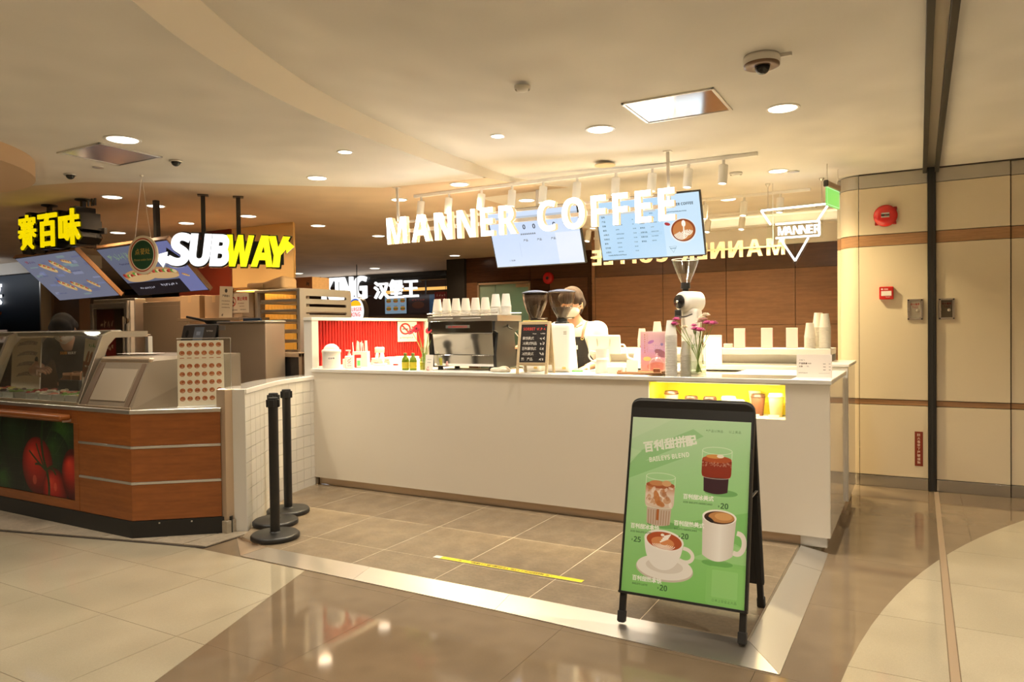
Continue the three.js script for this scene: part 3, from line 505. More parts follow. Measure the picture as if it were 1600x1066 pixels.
{ // triangular neon sign
  const t = thing('triangle_neon_sign', 'white neon triangle sign with a boxed word hung on thin rods right of the screens', 'neon sign', [-1.0, 0, -7.17]);
  const N = (pts) => { const gs = []; for (let i = 0; i + 1 < pts.length; i++) gs.push(tube([[pts[i][0] + 1.0, pts[i][1], 0.02], [pts[i + 1][0] + 1.0, pts[i + 1][1], 0.02]], 0.0085, 2, 8)); return merge(gs); };
  part(t, 'neon_tube', N([[-1.215, 2.395], [-1.3, 2.535], [-0.71, 2.545], [-0.805, 2.4]]), M.neon);
  part(t, 'neon_tube', N([[-1.17, 2.395], [-0.79, 2.395], [-0.79, 2.265], [-1.17, 2.265]]), M.neon);
  part(t, 'neon_tube', N([[-1.125, 2.25], [-1.0, 2.045], [-0.885, 2.25]]), M.neon);
  [...'MANNER'].forEach((c, i) => part(t, 'letter', letterGeo(c, 0.078, 0.01, { sx: 0.95 }), M.neon, [-0.16 + [0, 0.072, 0.134, 0.198, 0.262, 0.315][i], 2.29, 0.015]));
  const s = new THREE.Shape([[-1.33, 2.555], [-0.68, 2.57], [-0.76, 2.4], [-0.76, 2.245], [-0.86, 2.245], [-1.0, 2.0], [-1.14, 2.235], [-1.25, 2.235], [-1.25, 2.39]].map(([x, y]) => new THREE.Vector2(x + 1, y)));
  part(t, 'acrylic_backing', new THREE.ExtrudeGeometry(s, { depth: 0.006, bevelEnabled: false }), M.glass);
  for (const x of [-0.24, 0.23]) { part(t, 'hanging_rod', cyl(0.004, 0.004, CE - 2.54, 6, x, (CE + 2.54) / 2, 0.003), M.steel); part(t, 'ceiling_cup', lathe([[0.022, 0], [0.022, -0.01], [0.006, -0.03]], 16), M.steel, [x, CE, 0.003]); }
  area([-1.0, 2.35, -7.1], [-1.0, 2.2, 0], [1, 0.95, 0.9], 1.2, 0.5, 0.3);
}
function screen(t, w, h, tex, k, frameM) {
  part(t, 'screen_case', rb(w + 0.024, h + 0.024, 0.035, 0.005, 0, 0, -0.02), frameM);
  part(t, 'screen_face', new THREE.BoxGeometry(w, h, 0.003), screenMat(tex, k), [0, 0, -0.0012]);
}
const menuA = canvasTex(960, 560, (x, w, h) => {
  x.fillStyle = '#cfe0fb'; x.fillRect(0, 0, w, h); x.fillStyle = '#e3ecfb'; x.fillRect(700, 250, 260, 310); x.fillStyle = '#b9c4d2'; x.fillRect(0, 60, w, 46);
  '00101'.split('').forEach((c, i) => txt(x, c, 380 + i * 108, 170, 62, '#141c30', { style: '', align: 'center' }));
  txt(x, '1001', 890, 112, 40, '#1a1a1a', { style: '', align: 'right' });
  for (let i = 0; i < 8; i++) han(x, '品', 330 + i * 21, 232, 16, 0.12); for (let j = 0; j < 3; j++) han(x, '产品', 350 + j * 150, 292, 24, 0.08);
  x.fillStyle = '#a9bede'; x.fillRect(300, 320, 2, 150); han(x, '品', 150, 490, 18, 0.1); txt(x, '5:28', 175, 500, 22, '#53627c'); 
});
const menuB = canvasTex(960, 560, (x, w, h) => {
  x.fillStyle = '#b9dcf7'; x.fillRect(0, 0, w, h); x.fillStyle = '#cbe6fa'; x.fillRect(620, 0, 340, h); x.fillStyle = '#c9d2d8'; x.fillRect(0, 96, 560, 40);
  txt(x, 'MANNER COFFEE', 905, 92, 34, '#20303c', { align: 'right', sx: 0.9 });
  const rows = [['百利', 'MENU', ''], ['产品', 'HOT ICE', '15'], ['热拿', 'AMERICANO', '15'], ['拿铁', 'LATTE', '15 20'], ['冰美式', 'CAPPUCCINO', '15 20'], ['热美式', 'FLAT WHITE', '15 20'], ['拿铁', 'MOCHA', '15 20'], ['百利甜', 'COCOA', '20 25'], ['点餐处', 'MATCHA', '15 20']];
  rows.forEach(([a, b, c], i) => { const y = 150 + i * 42; han(x, a, 40, y - 8, 17, 0.1); txt(x, b, 165, y, 12, '#46606f'); txt(x, c, 330, y, 13, '#46606f'); if (i < 7) { han(x, a + '品', 400, y - 6, 15, 0.1); txt(x, b, 500, y, 11, '#46606f'); } });
  x.fillStyle = '#3c5566'; x.strokeStyle = '#7da3b8'; x.lineWidth = 1; for (const y of [330, 345]) { x.beginPath(); x.moveTo(380, y); x.lineTo(600, y); x.stroke(); }
  scribble(x, 60, 512, 180, 12, '#45606f', 2); scribble(x, 640, 150, 200, 10, '#5d7b8c', 2);
  ell(x, 790, 330, 118, 112, '#e8eef0'); ell(x, 655, 262, 26, 14, '#b03238', 0.3); ell(x, 792, 328, 108, 102, '#8f3d18'); ell(x, 790, 330, 92, 88, '#c57a40');
  x.strokeStyle = '#fff3dc'; x.lineWidth = 9; for (let i = 0; i < 5; i++) { x.beginPath(); x.ellipse(770, 336, 14 + i * 13, 20 + i * 13, 0, 0.4, 2.7); x.stroke(); } for (let i = 0; i < 3; i++) { x.beginPath(); x.ellipse(838, 325, 10 + i * 13, 22 + i * 13, 0.2, 0.2, 2.8); x.stroke(); }
  ell(x, 800, 268, 18, 30, '#fffaf0'); x.lineWidth = 12; x.beginPath(); x.moveTo(800, 268); x.lineTo(792, 400); x.stroke();
  x.strokeStyle = '#5d88a0'; x.lineWidth = 2; x.beginPath(); x.moveTo(650, 470); x.lineTo(716, 470); x.lineTo(683, 526); x.closePath(); x.stroke(); txt(x, 'MANNER', 683, 487, 13, '#3f6a82', { align: 'center' });
});
{
  const mk = (name, label, p, tex) => {
    const t = thing(name, label, 'menu screen', p); t.rotation.x = 0.355; screen(t, 0.95, 0.55, tex, 0.85, M.black);
    part(t, 'wall_bracket', rb(0.22, 0.16, 0.04, 0.01, 0, 0.05, -0.055), M.black);
    const L = CE - p[1] - 0.03; const g = bar([0, 0, 0], [0, L, 0], 0.03); const q = part(t, 'ceiling_pole', g, M.whiteMatte, [0, 0.05 * Math.cos(0.355), -0.09]); q.rotation.x = -0.355; q.scale.y = 0.995;
    area([p[0], p[1], p[2] + 0.02], [p[0], p[1] - 0.37, p[2] + 1], [0.8, 0.9, 1], 0.7, 0.95, 0.55); return t;
  };
  mk('menu_screen', 'left hanging screen of the coffee kiosk, pale blue with a few large digits', [-3.216, 2.324, -6.195], menuA);
  mk('menu_screen', 'right hanging screen of the coffee kiosk, price list beside a cup with latte art', [-2.105, 2.335, -6.26], menuB);
}
// ---------- the coffee counter ----------
{
  const t = thing('coffee_counter', 'long white coffee counter with a yellow lit display niche and a steel kick strip', 'counter', [0, 0, 0]);
  const s = new THREE.Shape([[-4.885, 0.1], [-0.49, 0.1], [-0.49, 1.068], [-4.885, 1.068]].map((p) => new THREE.Vector2(...p)));
  const hole = new THREE.Path([[-1.665, 0.835], [-1.665, 1.06], [-0.752, 1.06], [-0.752, 0.835]].map((p) => new THREE.Vector2(...p))); s.holes.push(hole);
  part(t, 'front_panel', uvBox(new THREE.ExtrudeGeometry(s, { depth: 0.018, bevelEnabled: false }).translate(0, 0, -4.938)), M.laminate);
  part(t, 'side_panel', span(-0.508, -0.489, 0.1, 1.068, -6.0, -4.939, 0.002), M.glossWhite);
  part(t, 'kick_strip', span(-4.86, -0.66, 0.03, 0.1, -4.99, -4.966, 0.001), M.steelDull);
  part(t, 'kick_strip', span(-0.67, -0.51, 0.03, 0.1, -4.99, -4.95, 0.001), M.steel);
  part(t, 'kick_strip', span(-0.55, -0.53, 0.0, 0.1, -6.0, -4.99, 0.001), M.steelDull);
  part(t, 'worktop', prism([[-4.9, -4.912], [-0.478, -4.912], [-0.478, -5.98], [-1.2, -5.98], [-1.2, -5.5], [-4.3, -5.5], [-4.3, -6.7], [-4.9, -6.7]], 0.024, 0.003), M.white, [0, 1.071, 0]);
  part(t, 'carcass', merge([span(-4.86, -1.72, 0.1, 1.06, -5.46, -5.44, 0.001), span(-4.32, -4.3, 0.1, 1.06, -6.68, -5.46, 0.001), span(-1.2, -1.18, 0.1, 1.06, -5.96, -5.5, 0.001)]), M.whiteMatte);
  // niche
  part(t, 'niche_back', span(-1.67, -0.745, 0.835, 1.064, -5.37, -5.35, 0.001), M.yellowWall);
  part(t, 'niche_side', span(-1.68, -1.662, 0.83, 1.064, -5.36, -4.938, 0.001), M.yellowWall); part(t, 'niche_side', span(-0.755, -0.737, 0.83, 1.064, -5.36, -4.938, 0.001), M.yellowWall);
  part(t, 'niche_shelf', span(-1.68, -0.737, 0.815, 0.835, -5.36, -4.922, 0.002), M.white);
  part(t, 'niche_step', span(-1.6, -0.78, 0.835, 0.9, -5.345, -5.2, 0.002), M.yellowWall);
  part(t, 'light_strip', span(-1.62, -0.79, 1.056, 1.064, -4.99, -4.965, 0.001), glow([1, 0.9, 0.6], 7));
  part(t, 'glass_front', span(-1.663, -0.754, 0.836, 1.06, -4.932, -4.927, 0.001), M.glass);
  area([-1.2, 1.05, -4.985], [-1.2, 0, -5.2], [1, 0.88, 0.55], 65, 0.82, 0.03);
  const glassTop = part(t, 'glass_inlay', span(-1.68, -0.72, 1.0955, 1.099, -5.3, -4.925, 0.001), phys([0.12, 0.09, 0.05], 0.1, {}));
}
{ // red ribbed partition along the left side counter
  const t = thing('ribbed_partition', 'white framed partition with vertical red ribs at the left end of the coffee counter', 'partition', [0, 0, 0]);
  part(t, 'frame_post', span(-4.99, -4.888, 1.02, 1.545, -5.01, -4.925, 0.003), M.white);
  part(t, 'frame_top', span(-4.99, -4.885, 1.545, 1.575, -6.76, -4.92, 0.003), M.white);
  part(t, 'frame_base', span(-4.99, -4.885, 1.02, 1.118, -6.76, -5.01, 0.003), M.white);
  part(t, 'frame_post', span(-4.99, -4.888, 1.02, 1.545, -6.76, -6.7, 0.003), M.white);
  part(t, 'backing_board', span(-4.98, -4.925, 1.118, 1.545, -6.7, -5.01, 0.002), M.redDark);
  const n = 42, step = 1.69 / n, rib = new THREE.CylinderGeometry(step * 0.42, step * 0.42, 0.427, 10, 1, false, 0, PI);
  for (let i = 0; i < n; i++) part(t, 'rib', rib, M.red, [-4.925, 1.3315, -5.01 - (i + 0.5) * step]);
  const sg = canvasTex(128, 128, (x, w, h) => { x.fillStyle = '#efe6da'; x.fillRect(0, 0, w, h); x.strokeStyle = '#c32020'; x.lineWidth = 10; x.beginPath(); x.arc(50, 46, 32, 0, 2 * PI); x.stroke(); x.beginPath(); x.moveTo(28, 24); x.lineTo(72, 68); x.stroke(); x.fillStyle = '#333'; x.fillRect(30, 44, 40, 6); x.fillStyle = '#b52020'; han(x, '禁止', 92, 30, 16, 0.12); scribble(x, 14, 96, 90, 12, '#777', 2); });
  const n2 = solo('no_smoking_notice', rb(0.34, 0.22, 0.004, 0.001), [M.paper, M.paper, M.paper, M.paper, printed(sg), M.paper], 'white no smoking notice stuck on the red ribbed partition behind the gerberas', 'notice', [-4.898, 1.43, -6.37], [0, PI / 2, 0]);
}
{ // gate cabinet and rear bar
  const t = thing('gate_cabinet', 'narrow glossy white cabinet with a small lock behind the right end of the counter', 'cabinet', [0, 0, 0]);
  part(t, 'cabinet_body', span(-0.62, -0.472, 0.1, 1.122, -6.72, -6.02, 0.003), M.glossWhite); part(t, 'cabinet_top', span(-0.625, -0.462, 1.124, 1.145, -6.74, -6.005, 0.003), M.white);
  part(t, 'kick_strip', span(-0.61, -0.5, 0, 0.1, -6.72, -6.05, 0.002), M.steelDull); part(t, 'lock', lathe([[0, 0.012], [0.016, 0.012], [0.018, 0.008], [0.018, 0]], 20), M.chrome, [-0.53, 1.07, -6.02], [PI / 2, 0, 0]);
  part(t, 'trim_edge', span(-0.476, -0.47, 0.12, 1.12, -6.05, -6.02, 0.001), M.alu);
  const b = thing('raised_bar', 'white raised bar and worktop closing the back of the coffee kiosk', 'bar counter', [0, 0, 0]);
  part(b, 'raised_shelf', span(-3.6, -0.625, 1.2, 1.25, -6.82, -6.4, 0.004), M.white); part(b, 'lower_worktop', span(-3.5, -0.64, 1.085, 1.125, -6.5, -6.05, 0.004), M.glossWhite);
  part(b, 'upstand', span(-3.5, -0.64, 1.125, 1.2, -6.56, -6.52, 0.002), M.white); part(b, 'cabinet_front', span(-3.48, -0.66, 0.1, 1.07, -6.5, -6.1, 0.003), M.whiteMatte); part(b, 'outer_panel', span(-3.6, -0.625, 0.0, 1.2, -6.8, -6.78, 0.003), M.white);
  part(b, 'kick_strip', span(-3.46, -0.66, 0, 0.1, -6.48, -6.14, 0.001), M.steelDull);
}
// ---------- people ----------
function blob(bones, cell, k = 0.03) {   // a smooth skin round tapered limbs: [x,y,z,r, x,y,z,r]
  const lo = [1e9, 1e9, 1e9], hi = [-1e9, -1e9, -1e9];
  for (const b of bones) for (const o of [0, 4]) for (let c = 0; c < 3; c++) { lo[c] = Math.min(lo[c], b[o + c] - b[o + 3]); hi[c] = Math.max(hi[c], b[o + c] + b[o + 3]); }
  const mid = lo.map((v, c) => (v + hi[c]) / 2), S = Math.max(...lo.map((v, c) => hi[c] - v)) + 8 * cell, N = Math.ceil(S / cell), half = N / 2;
  const mc = new MarchingCubes(N, M.skin, false, false, 120000); mc.isolation = 0;
  const f = mc.field; f.fill(-1);
  const c0 = lo.map((v, c) => Math.max(0, Math.floor((v - 3 * cell - mid[c]) / cell + half))), c1 = hi.map((v, c) => Math.min(N - 1, Math.ceil((v + 3 * cell - mid[c]) / cell + half)));
  for (let z = c0[2]; z <= c1[2]; z++) for (let y = c0[1]; y <= c1[1]; y++) for (let x = c0[0]; x <= c1[0]; x++) {
    const px = mid[0] + (x - half) * cell, py = mid[1] + (y - half) * cell, pz = mid[2] + (z - half) * cell; let d = 9;
    for (const b of bones) {
      const ux = b[4] - b[0], uy = b[5] - b[1], uz = b[6] - b[2], wx = px - b[0], wy = py - b[1], wz = pz - b[2], L = ux * ux + uy * uy + uz * uz;
      const t = L ? Math.max(0, Math.min(1, (wx * ux + wy * uy + wz * uz) / L)) : 0, e = Math.hypot(wx - ux * t, wy - uy * t, wz - uz * t) - (b[3] + (b[7] - b[3]) * t);
      if (e > d + k) continue; const h = Math.max(k - Math.abs(d - e), 0) / k; d = Math.min(d, e) - h * h * k * 0.25;
    }
    f[x + y * N + z * N * N] = -d;
  }
  mc.update();
  const n = mc.count, p = mc.positionArray.slice(0, n * 3), nn = mc.normalArray.slice(0, n * 3);
  for (let i = 0; i < n * 3; i++) p[i] = mid[i % 3] + p[i] * half * cell;
  const g = new THREE.BufferGeometry(); g.setAttribute('position', new THREE.BufferAttribute(p, 3)); g.setAttribute('normal', new THREE.BufferAttribute(nn, 3)); return uvBox(g);
}
const fat = (bones, d) => bones.map((b) => b.map((v, i) => i % 4 === 3 ? v + d : v));
function hand(w, dir, palmN, side, curl = 0.6) {   // wrist, direction of the fingers, palm normal, thumb side: five separate finger chains
  const W = V(...w), D = V(...dir).normalize(), Nn = V(...palmN).addScaledVector(D, -V(...palmN).dot(D)).normalize(), S = V().crossVectors(D, Nn).multiplyScalar(side), b = [];
  const P = (a, s, n) => W.clone().addScaledVector(D, a).addScaledVector(S, s).addScaledVector(Nn, n), add = (p, r, q, s) => b.push([p.x, p.y, p.z, r, q.x, q.y, q.z, s]);
  for (const s of [-0.024, -0.008, 0.008, 0.024]) add(P(0, s * 0.6, 0), 0.017, P(0.085, s, 0), 0.014);
  [[0.03, 0.062], [0.01, 0.078], [-0.011, 0.072], [-0.031, 0.055]].forEach(([s, L]) => { let a = P(0.088, s, 0), ang = curl * 0.5; for (let j = 0; j < 3; j++) { const l = L * [0.42, 0.32, 0.26][j], q = a.clone().addScaledVector(D, l * Math.cos(ang)).addScaledVector(Nn, l * Math.sin(ang)); add(a, 0.0095 - j * 0.001, q, 0.0088 - j * 0.001); a = q; ang += curl; } });
  const t0 = P(0.02, 0.03, 0.004), t1 = P(0.05, 0.056, 0.016), t2 = P(0.078, 0.06, 0.034); add(t0, 0.014, t1, 0.011); add(t1, 0.0105, t2, 0.009); return b;
}
function person(label, at, turn, o) {
  const t = thing('person', label, 'person', at, turn), H = o.head, hx = H[0], hy = H[1], hz = H[2], n = [hx * 0.75, hy - 0.15, hz * 0.7 - 0.02];
  const leg = (s) => [[s * 0.09, 0.93, 0, 0.085, s * 0.1, 0.5, 0.01, 0.06], [s * 0.1, 0.5, 0.01, 0.056, s * 0.105, 0.1, -0.02, 0.038], [s * 0.105, 0.045, -0.04, 0.038, s * 0.12, 0.035, 0.13, 0.032]];
  const sh = o.shoulder, cx = o.chest;
  const torso = [[-0.08, 0.96, 0, 0.1, -0.07 + cx[0] * 0.6, 1.14, cx[1] * 0.5, 0.095], [0.08, 0.96, 0, 0.1, 0.07 + cx[0] * 0.6, 1.14, cx[1] * 0.5, 0.095], [-0.07 + cx[0] * 0.6, 1.14, cx[1] * 0.5, 0.095, -0.09 + cx[0], 1.34, cx[1], 0.1], [0.07 + cx[0] * 0.6, 1.14, cx[1] * 0.5, 0.095, 0.09 + cx[0], 1.34, cx[1], 0.1], [sh[0][0] * 0.8 , sh[0][1], sh[0][2], 0.062, sh[1][0] * 0.8, sh[1][1], sh[1][2], 0.062], [sh[0][0] * 0.5, sh[0][1] + 0.02, sh[0][2], 0.05, n[0], n[1], n[2], 0.05], [sh[1][0] * 0.5, sh[1][1] + 0.02, sh[1][2], 0.05, n[0], n[1], n[2], 0.05]];
  const arms = [0, 1].map((i) => { const a = sh[i], e = o.elbow[i], w = o.wrist[i]; return [[...a, 0.056, ...e, 0.042], [...e, 0.041, ...w, 0.027]]; });
  const skinB = [...torso, ...leg(1), ...leg(-1), ...arms.flat(), [...n, 0.052, hx * 0.95, hy - 0.06, hz * 0.95, 0.055]];
  const f = V(...o.look).normalize(), r = V(0, 1, 0).cross(f).normalize(), u = f.clone().cross(r), Q = (a, b, c) => { const q = V(hx, hy, hz).addScaledVector(r, a).addScaledVector(u, b).addScaledVector(f, c); return [q.x, q.y, q.z]; };
  const headB = [[...Q(0, 0.045, -0.012), 0.088, ...Q(0, 0.03, 0.012), 0.082], [...Q(0, -0.03, 0.03), 0.066, ...Q(0, -0.085, 0.055), 0.036], [...Q(0.03, -0.04, 0.02), 0.05, ...Q(-0.03, -0.04, 0.02), 0.05], [...Q(0, 0.012, 0.092), 0.008, ...Q(0, -0.03, 0.112), 0.014], [...Q(-0.032, 0.026, 0.083), 0.014, ...Q(0.032, 0.026, 0.083), 0.014], [...Q(-0.02, -0.066, 0.088), 0.009, ...Q(0.02, -0.066, 0.088), 0.009], [...Q(0.088, 0.015, -0.005), 0.012, ...Q(0.092, -0.028, 0.0), 0.01], [...Q(-0.088, 0.015, -0.005), 0.012, ...Q(-0.092, -0.028, 0.0), 0.01]];
  const hands = [0, 1].flatMap((i) => hand(o.wrist[i], o.fingers[i], o.palm[i], i ? -1 : 1, 0.5));
  part(t, 'body', merge([blob(skinB, 0.014, 0.05), blob(headB, 0.005, 0.018), blob(hands.slice(0, hands.length / 2), 0.004, 0.006), blob(hands.slice(hands.length / 2), 0.004, 0.006)]), M.skin);
  const e = part(t, 'eyes', merge([1, -1].map((s) => new THREE.SphereGeometry(0.0115, 12, 8).translate(...Q(s * 0.032, 0.008, 0.085)))), mat([0.03, 0.02, 0.015], 0.2));
  part(t, 'eyebrows', merge([1, -1].map((s) => tube([Q(s * 0.014, 0.036, 0.1), Q(s * 0.034, 0.042, 0.094), Q(s * 0.054, 0.034, 0.078)], 0.005, 8, 6))), o.hair);
  part(t, 'hair', blob([[...Q(0, 0.062, -0.022), 0.099, ...Q(0, 0.07, 0.022), 0.09], [...Q(0.03, 0.0, -0.045), 0.078, ...Q(0.02, -0.045, -0.045), 0.058], [...Q(-0.03, 0.0, -0.045), 0.078, ...Q(-0.02, -0.045, -0.045), 0.058], [...Q(0.03, 0.085, 0.06), 0.036, ...Q(-0.035, 0.075, 0.068), 0.034], [...Q(0.062, 0.055, 0.045), 0.032, ...Q(-0.062, 0.07, 0.052), 0.036], [...Q(0.076, 0.05, 0), 0.026, ...Q(0.078, 0.02, 0.01), 0.014], [...Q(-0.076, 0.05, 0), 0.026, ...Q(-0.078, 0.02, 0.01), 0.014]], 0.006, 0.02), o.hair);
  const mk = part(t, 'face_mask', blob([[...Q(0, -0.03, 0.075), 0.045, ...Q(0, -0.075, 0.07), 0.036], [...Q(0.035, -0.045, 0.045), 0.045, ...Q(-0.035, -0.045, 0.045), 0.045]], 0.005, 0.03), M.mask);
  part(mk, 'ear_loop', merge([1, -1].map((s) => tube([Q(s * 0.06, -0.02, 0.07), Q(s * 0.088, 0.0, 0.03), Q(s * 0.094, 0.0, -0.005), Q(s * 0.088, -0.03, 0.02), Q(s * 0.06, -0.06, 0.06)], 0.002, 16, 5))), M.mask);
  const sl = arms.flatMap(([a, b], i) => { const m = o.sleeve; return [[a[0], a[1], a[2], 0.068, a[0] + (a[4] - a[0]) * m, a[1] + (a[5] - a[1]) * m, a[2] + (a[6] - a[2]) * m, 0.06]]; });
  part(t, 'shirt', blob([...fat(torso.slice(0, 5), 0.016), ...sl], 0.012, 0.06), o.shirt);
  part(t, 'trousers', blob(fat([...leg(1).slice(0, 2), ...leg(-1).slice(0, 2), [-0.07, 0.95, 0, 0.1, 0.07, 0.95, 0, 0.1]], 0.014), 0.016, 0.05), M.tee);
  part(t, 'shoes', blob(fat([leg(1)[2], leg(-1)[2]], 0.01), 0.012, 0.02), M.black);
  return { t, Q };
}
{ // barista: placed by where the shoulders and the hand are in the room
  const at = [-2.6, 0, -5.8], turn = 0.12, c = Math.cos(-turn), s = Math.sin(-turn);
  const loc = (x, y, z) => { const dx = x - at[0], dz = z - at[2]; return [dx * c + dz * s, y, -dx * s + dz * c]; };
  const hand0 = loc(-2.98, 1.3, -5.52), elb0 = loc(-2.82, 1.2, -5.62);
  const { t } = person('barista with brown hair, white face mask, white shirt and dark apron behind the grinders', at, turn, {
    head: [-0.03, 1.645, 0.07], look: [-0.08, -0.22, 1], chest: [0, 0.02], shoulder: [[0.195, 1.42, 0.0], [-0.195, 1.42, 0.02]], elbow: [[0.25, 1.17, 0.05], elb0], wrist: [[0.16, 1.12, 0.26], hand0],
    fingers: [[-0.4, -0.25, 0.8], [-0.75, -0.2, 0.5]], palm: [[0, -1, 0.2], [0.2, -1, 0]], hair: M.hairBrown, shirt: M.shirtWhite, sleeve: 0.75,
  });
  const bib = new THREE.Shape([[-0.1, 1.37], [0.1, 1.37], [0.15, 1.22], [0.2, 1.15], [0.2, 0.55], [-0.2, 0.55], [-0.2, 1.15], [-0.15, 1.22]].map(([x, y]) => new THREE.Vector2(x, y)));
  const ag = new THREE.ExtrudeGeometry(bib, { depth: 0.006, bevelEnabled: false, curveSegments: 4 });
  const ap = part(t, 'apron', ag, M.apron, [0, 0, 0.142]);
  part(ap, 'pocket', rb(0.2, 0.16, 0.006, 0.002, 0, 1.12, 0.008), M.apron); part(ap, 'badge', lathe([[0, 0.004], [0.011, 0.004], [0.013, 0]], 16), M.gold, [0.02, 1.14, 0.012], [PI / 2, 0, 0]);
  part(ap, 'print', rb(0.03, 0.035, 0.001, 0.0004, 0.03, 1.28, 0.0068), M.paper);
  for (const q of [-1, 1]) { part(ap, 'strap', tube([[q * 0.085, 1.36, 0.008], [q * 0.09, 1.43, -0.025], [q * 0.095, 1.485, -0.1], [q * 0.09, 1.49, -0.17], [q * 0.07, 1.4, -0.26]], 0.011, 20, 6), M.leather); part(ap, 'buckle', lathe([[0.008, 0], [0.013, 0], [0.013, 0.004], [0.008, 0.004], [0.008, 0]], 16), M.gold, [q * 0.085, 1.355, 0.008], [PI / 2, 0, 0]); }
  part(t, 'shirt_collar', merge([-1, 1].map((q) => rb(0.06, 0.035, 0.012, 0.004, 0, 0, 0).rotateZ(q * 0.5).rotateX(-0.5).translate(q * 0.035, 1.475, 0.075))), M.shirtWhite);
}
{ // sandwich maker
  const { t } = person('worker in black printed t-shirt and white mask bending over the sandwich counter', [-7.1, 0, -4.08], 0.55, {
    head: [-0.02, 1.49, 0.24], look: [0.1, -0.75, 0.75], chest: [0, 0.09], shoulder: [[0.2, 1.33, 0.1], [-0.2, 1.35, 0.12]], elbow: [[0.3, 1.1, 0.2], [-0.29, 1.11, 0.24]], wrist: [[0.16, 1.06, 0.42], [-0.12, 1.12, 0.46]],
    fingers: [[-0.6, -0.2, 0.7], [0.7, 0.1, 0.5]], palm: [[0, -1, 0.3], [0.2, -0.8, -0.4]], hair: M.hairBlack, shirt: M.tee, sleeve: 0.6,
  });
  const px = canvasTex(256, 64, (x, w, h) => { x.fillStyle = '#0d0c0d'; x.fillRect(0, 0, w, h); txt(x, 'SUB', 20, 34, 54, '#f0a030', { rot: 0 }); txt(x, 'WAY', 126, 34, 54, '#f2ece2'); });
  part(t, 'chest_print', rb(0.17, 0.042, 0.002, 0.0005), [M.tee, M.tee, M.tee, M.tee, printed(px, 0.9), M.tee], [0.0, 1.27, 0.222], [-0.1, 0, 0]);
}
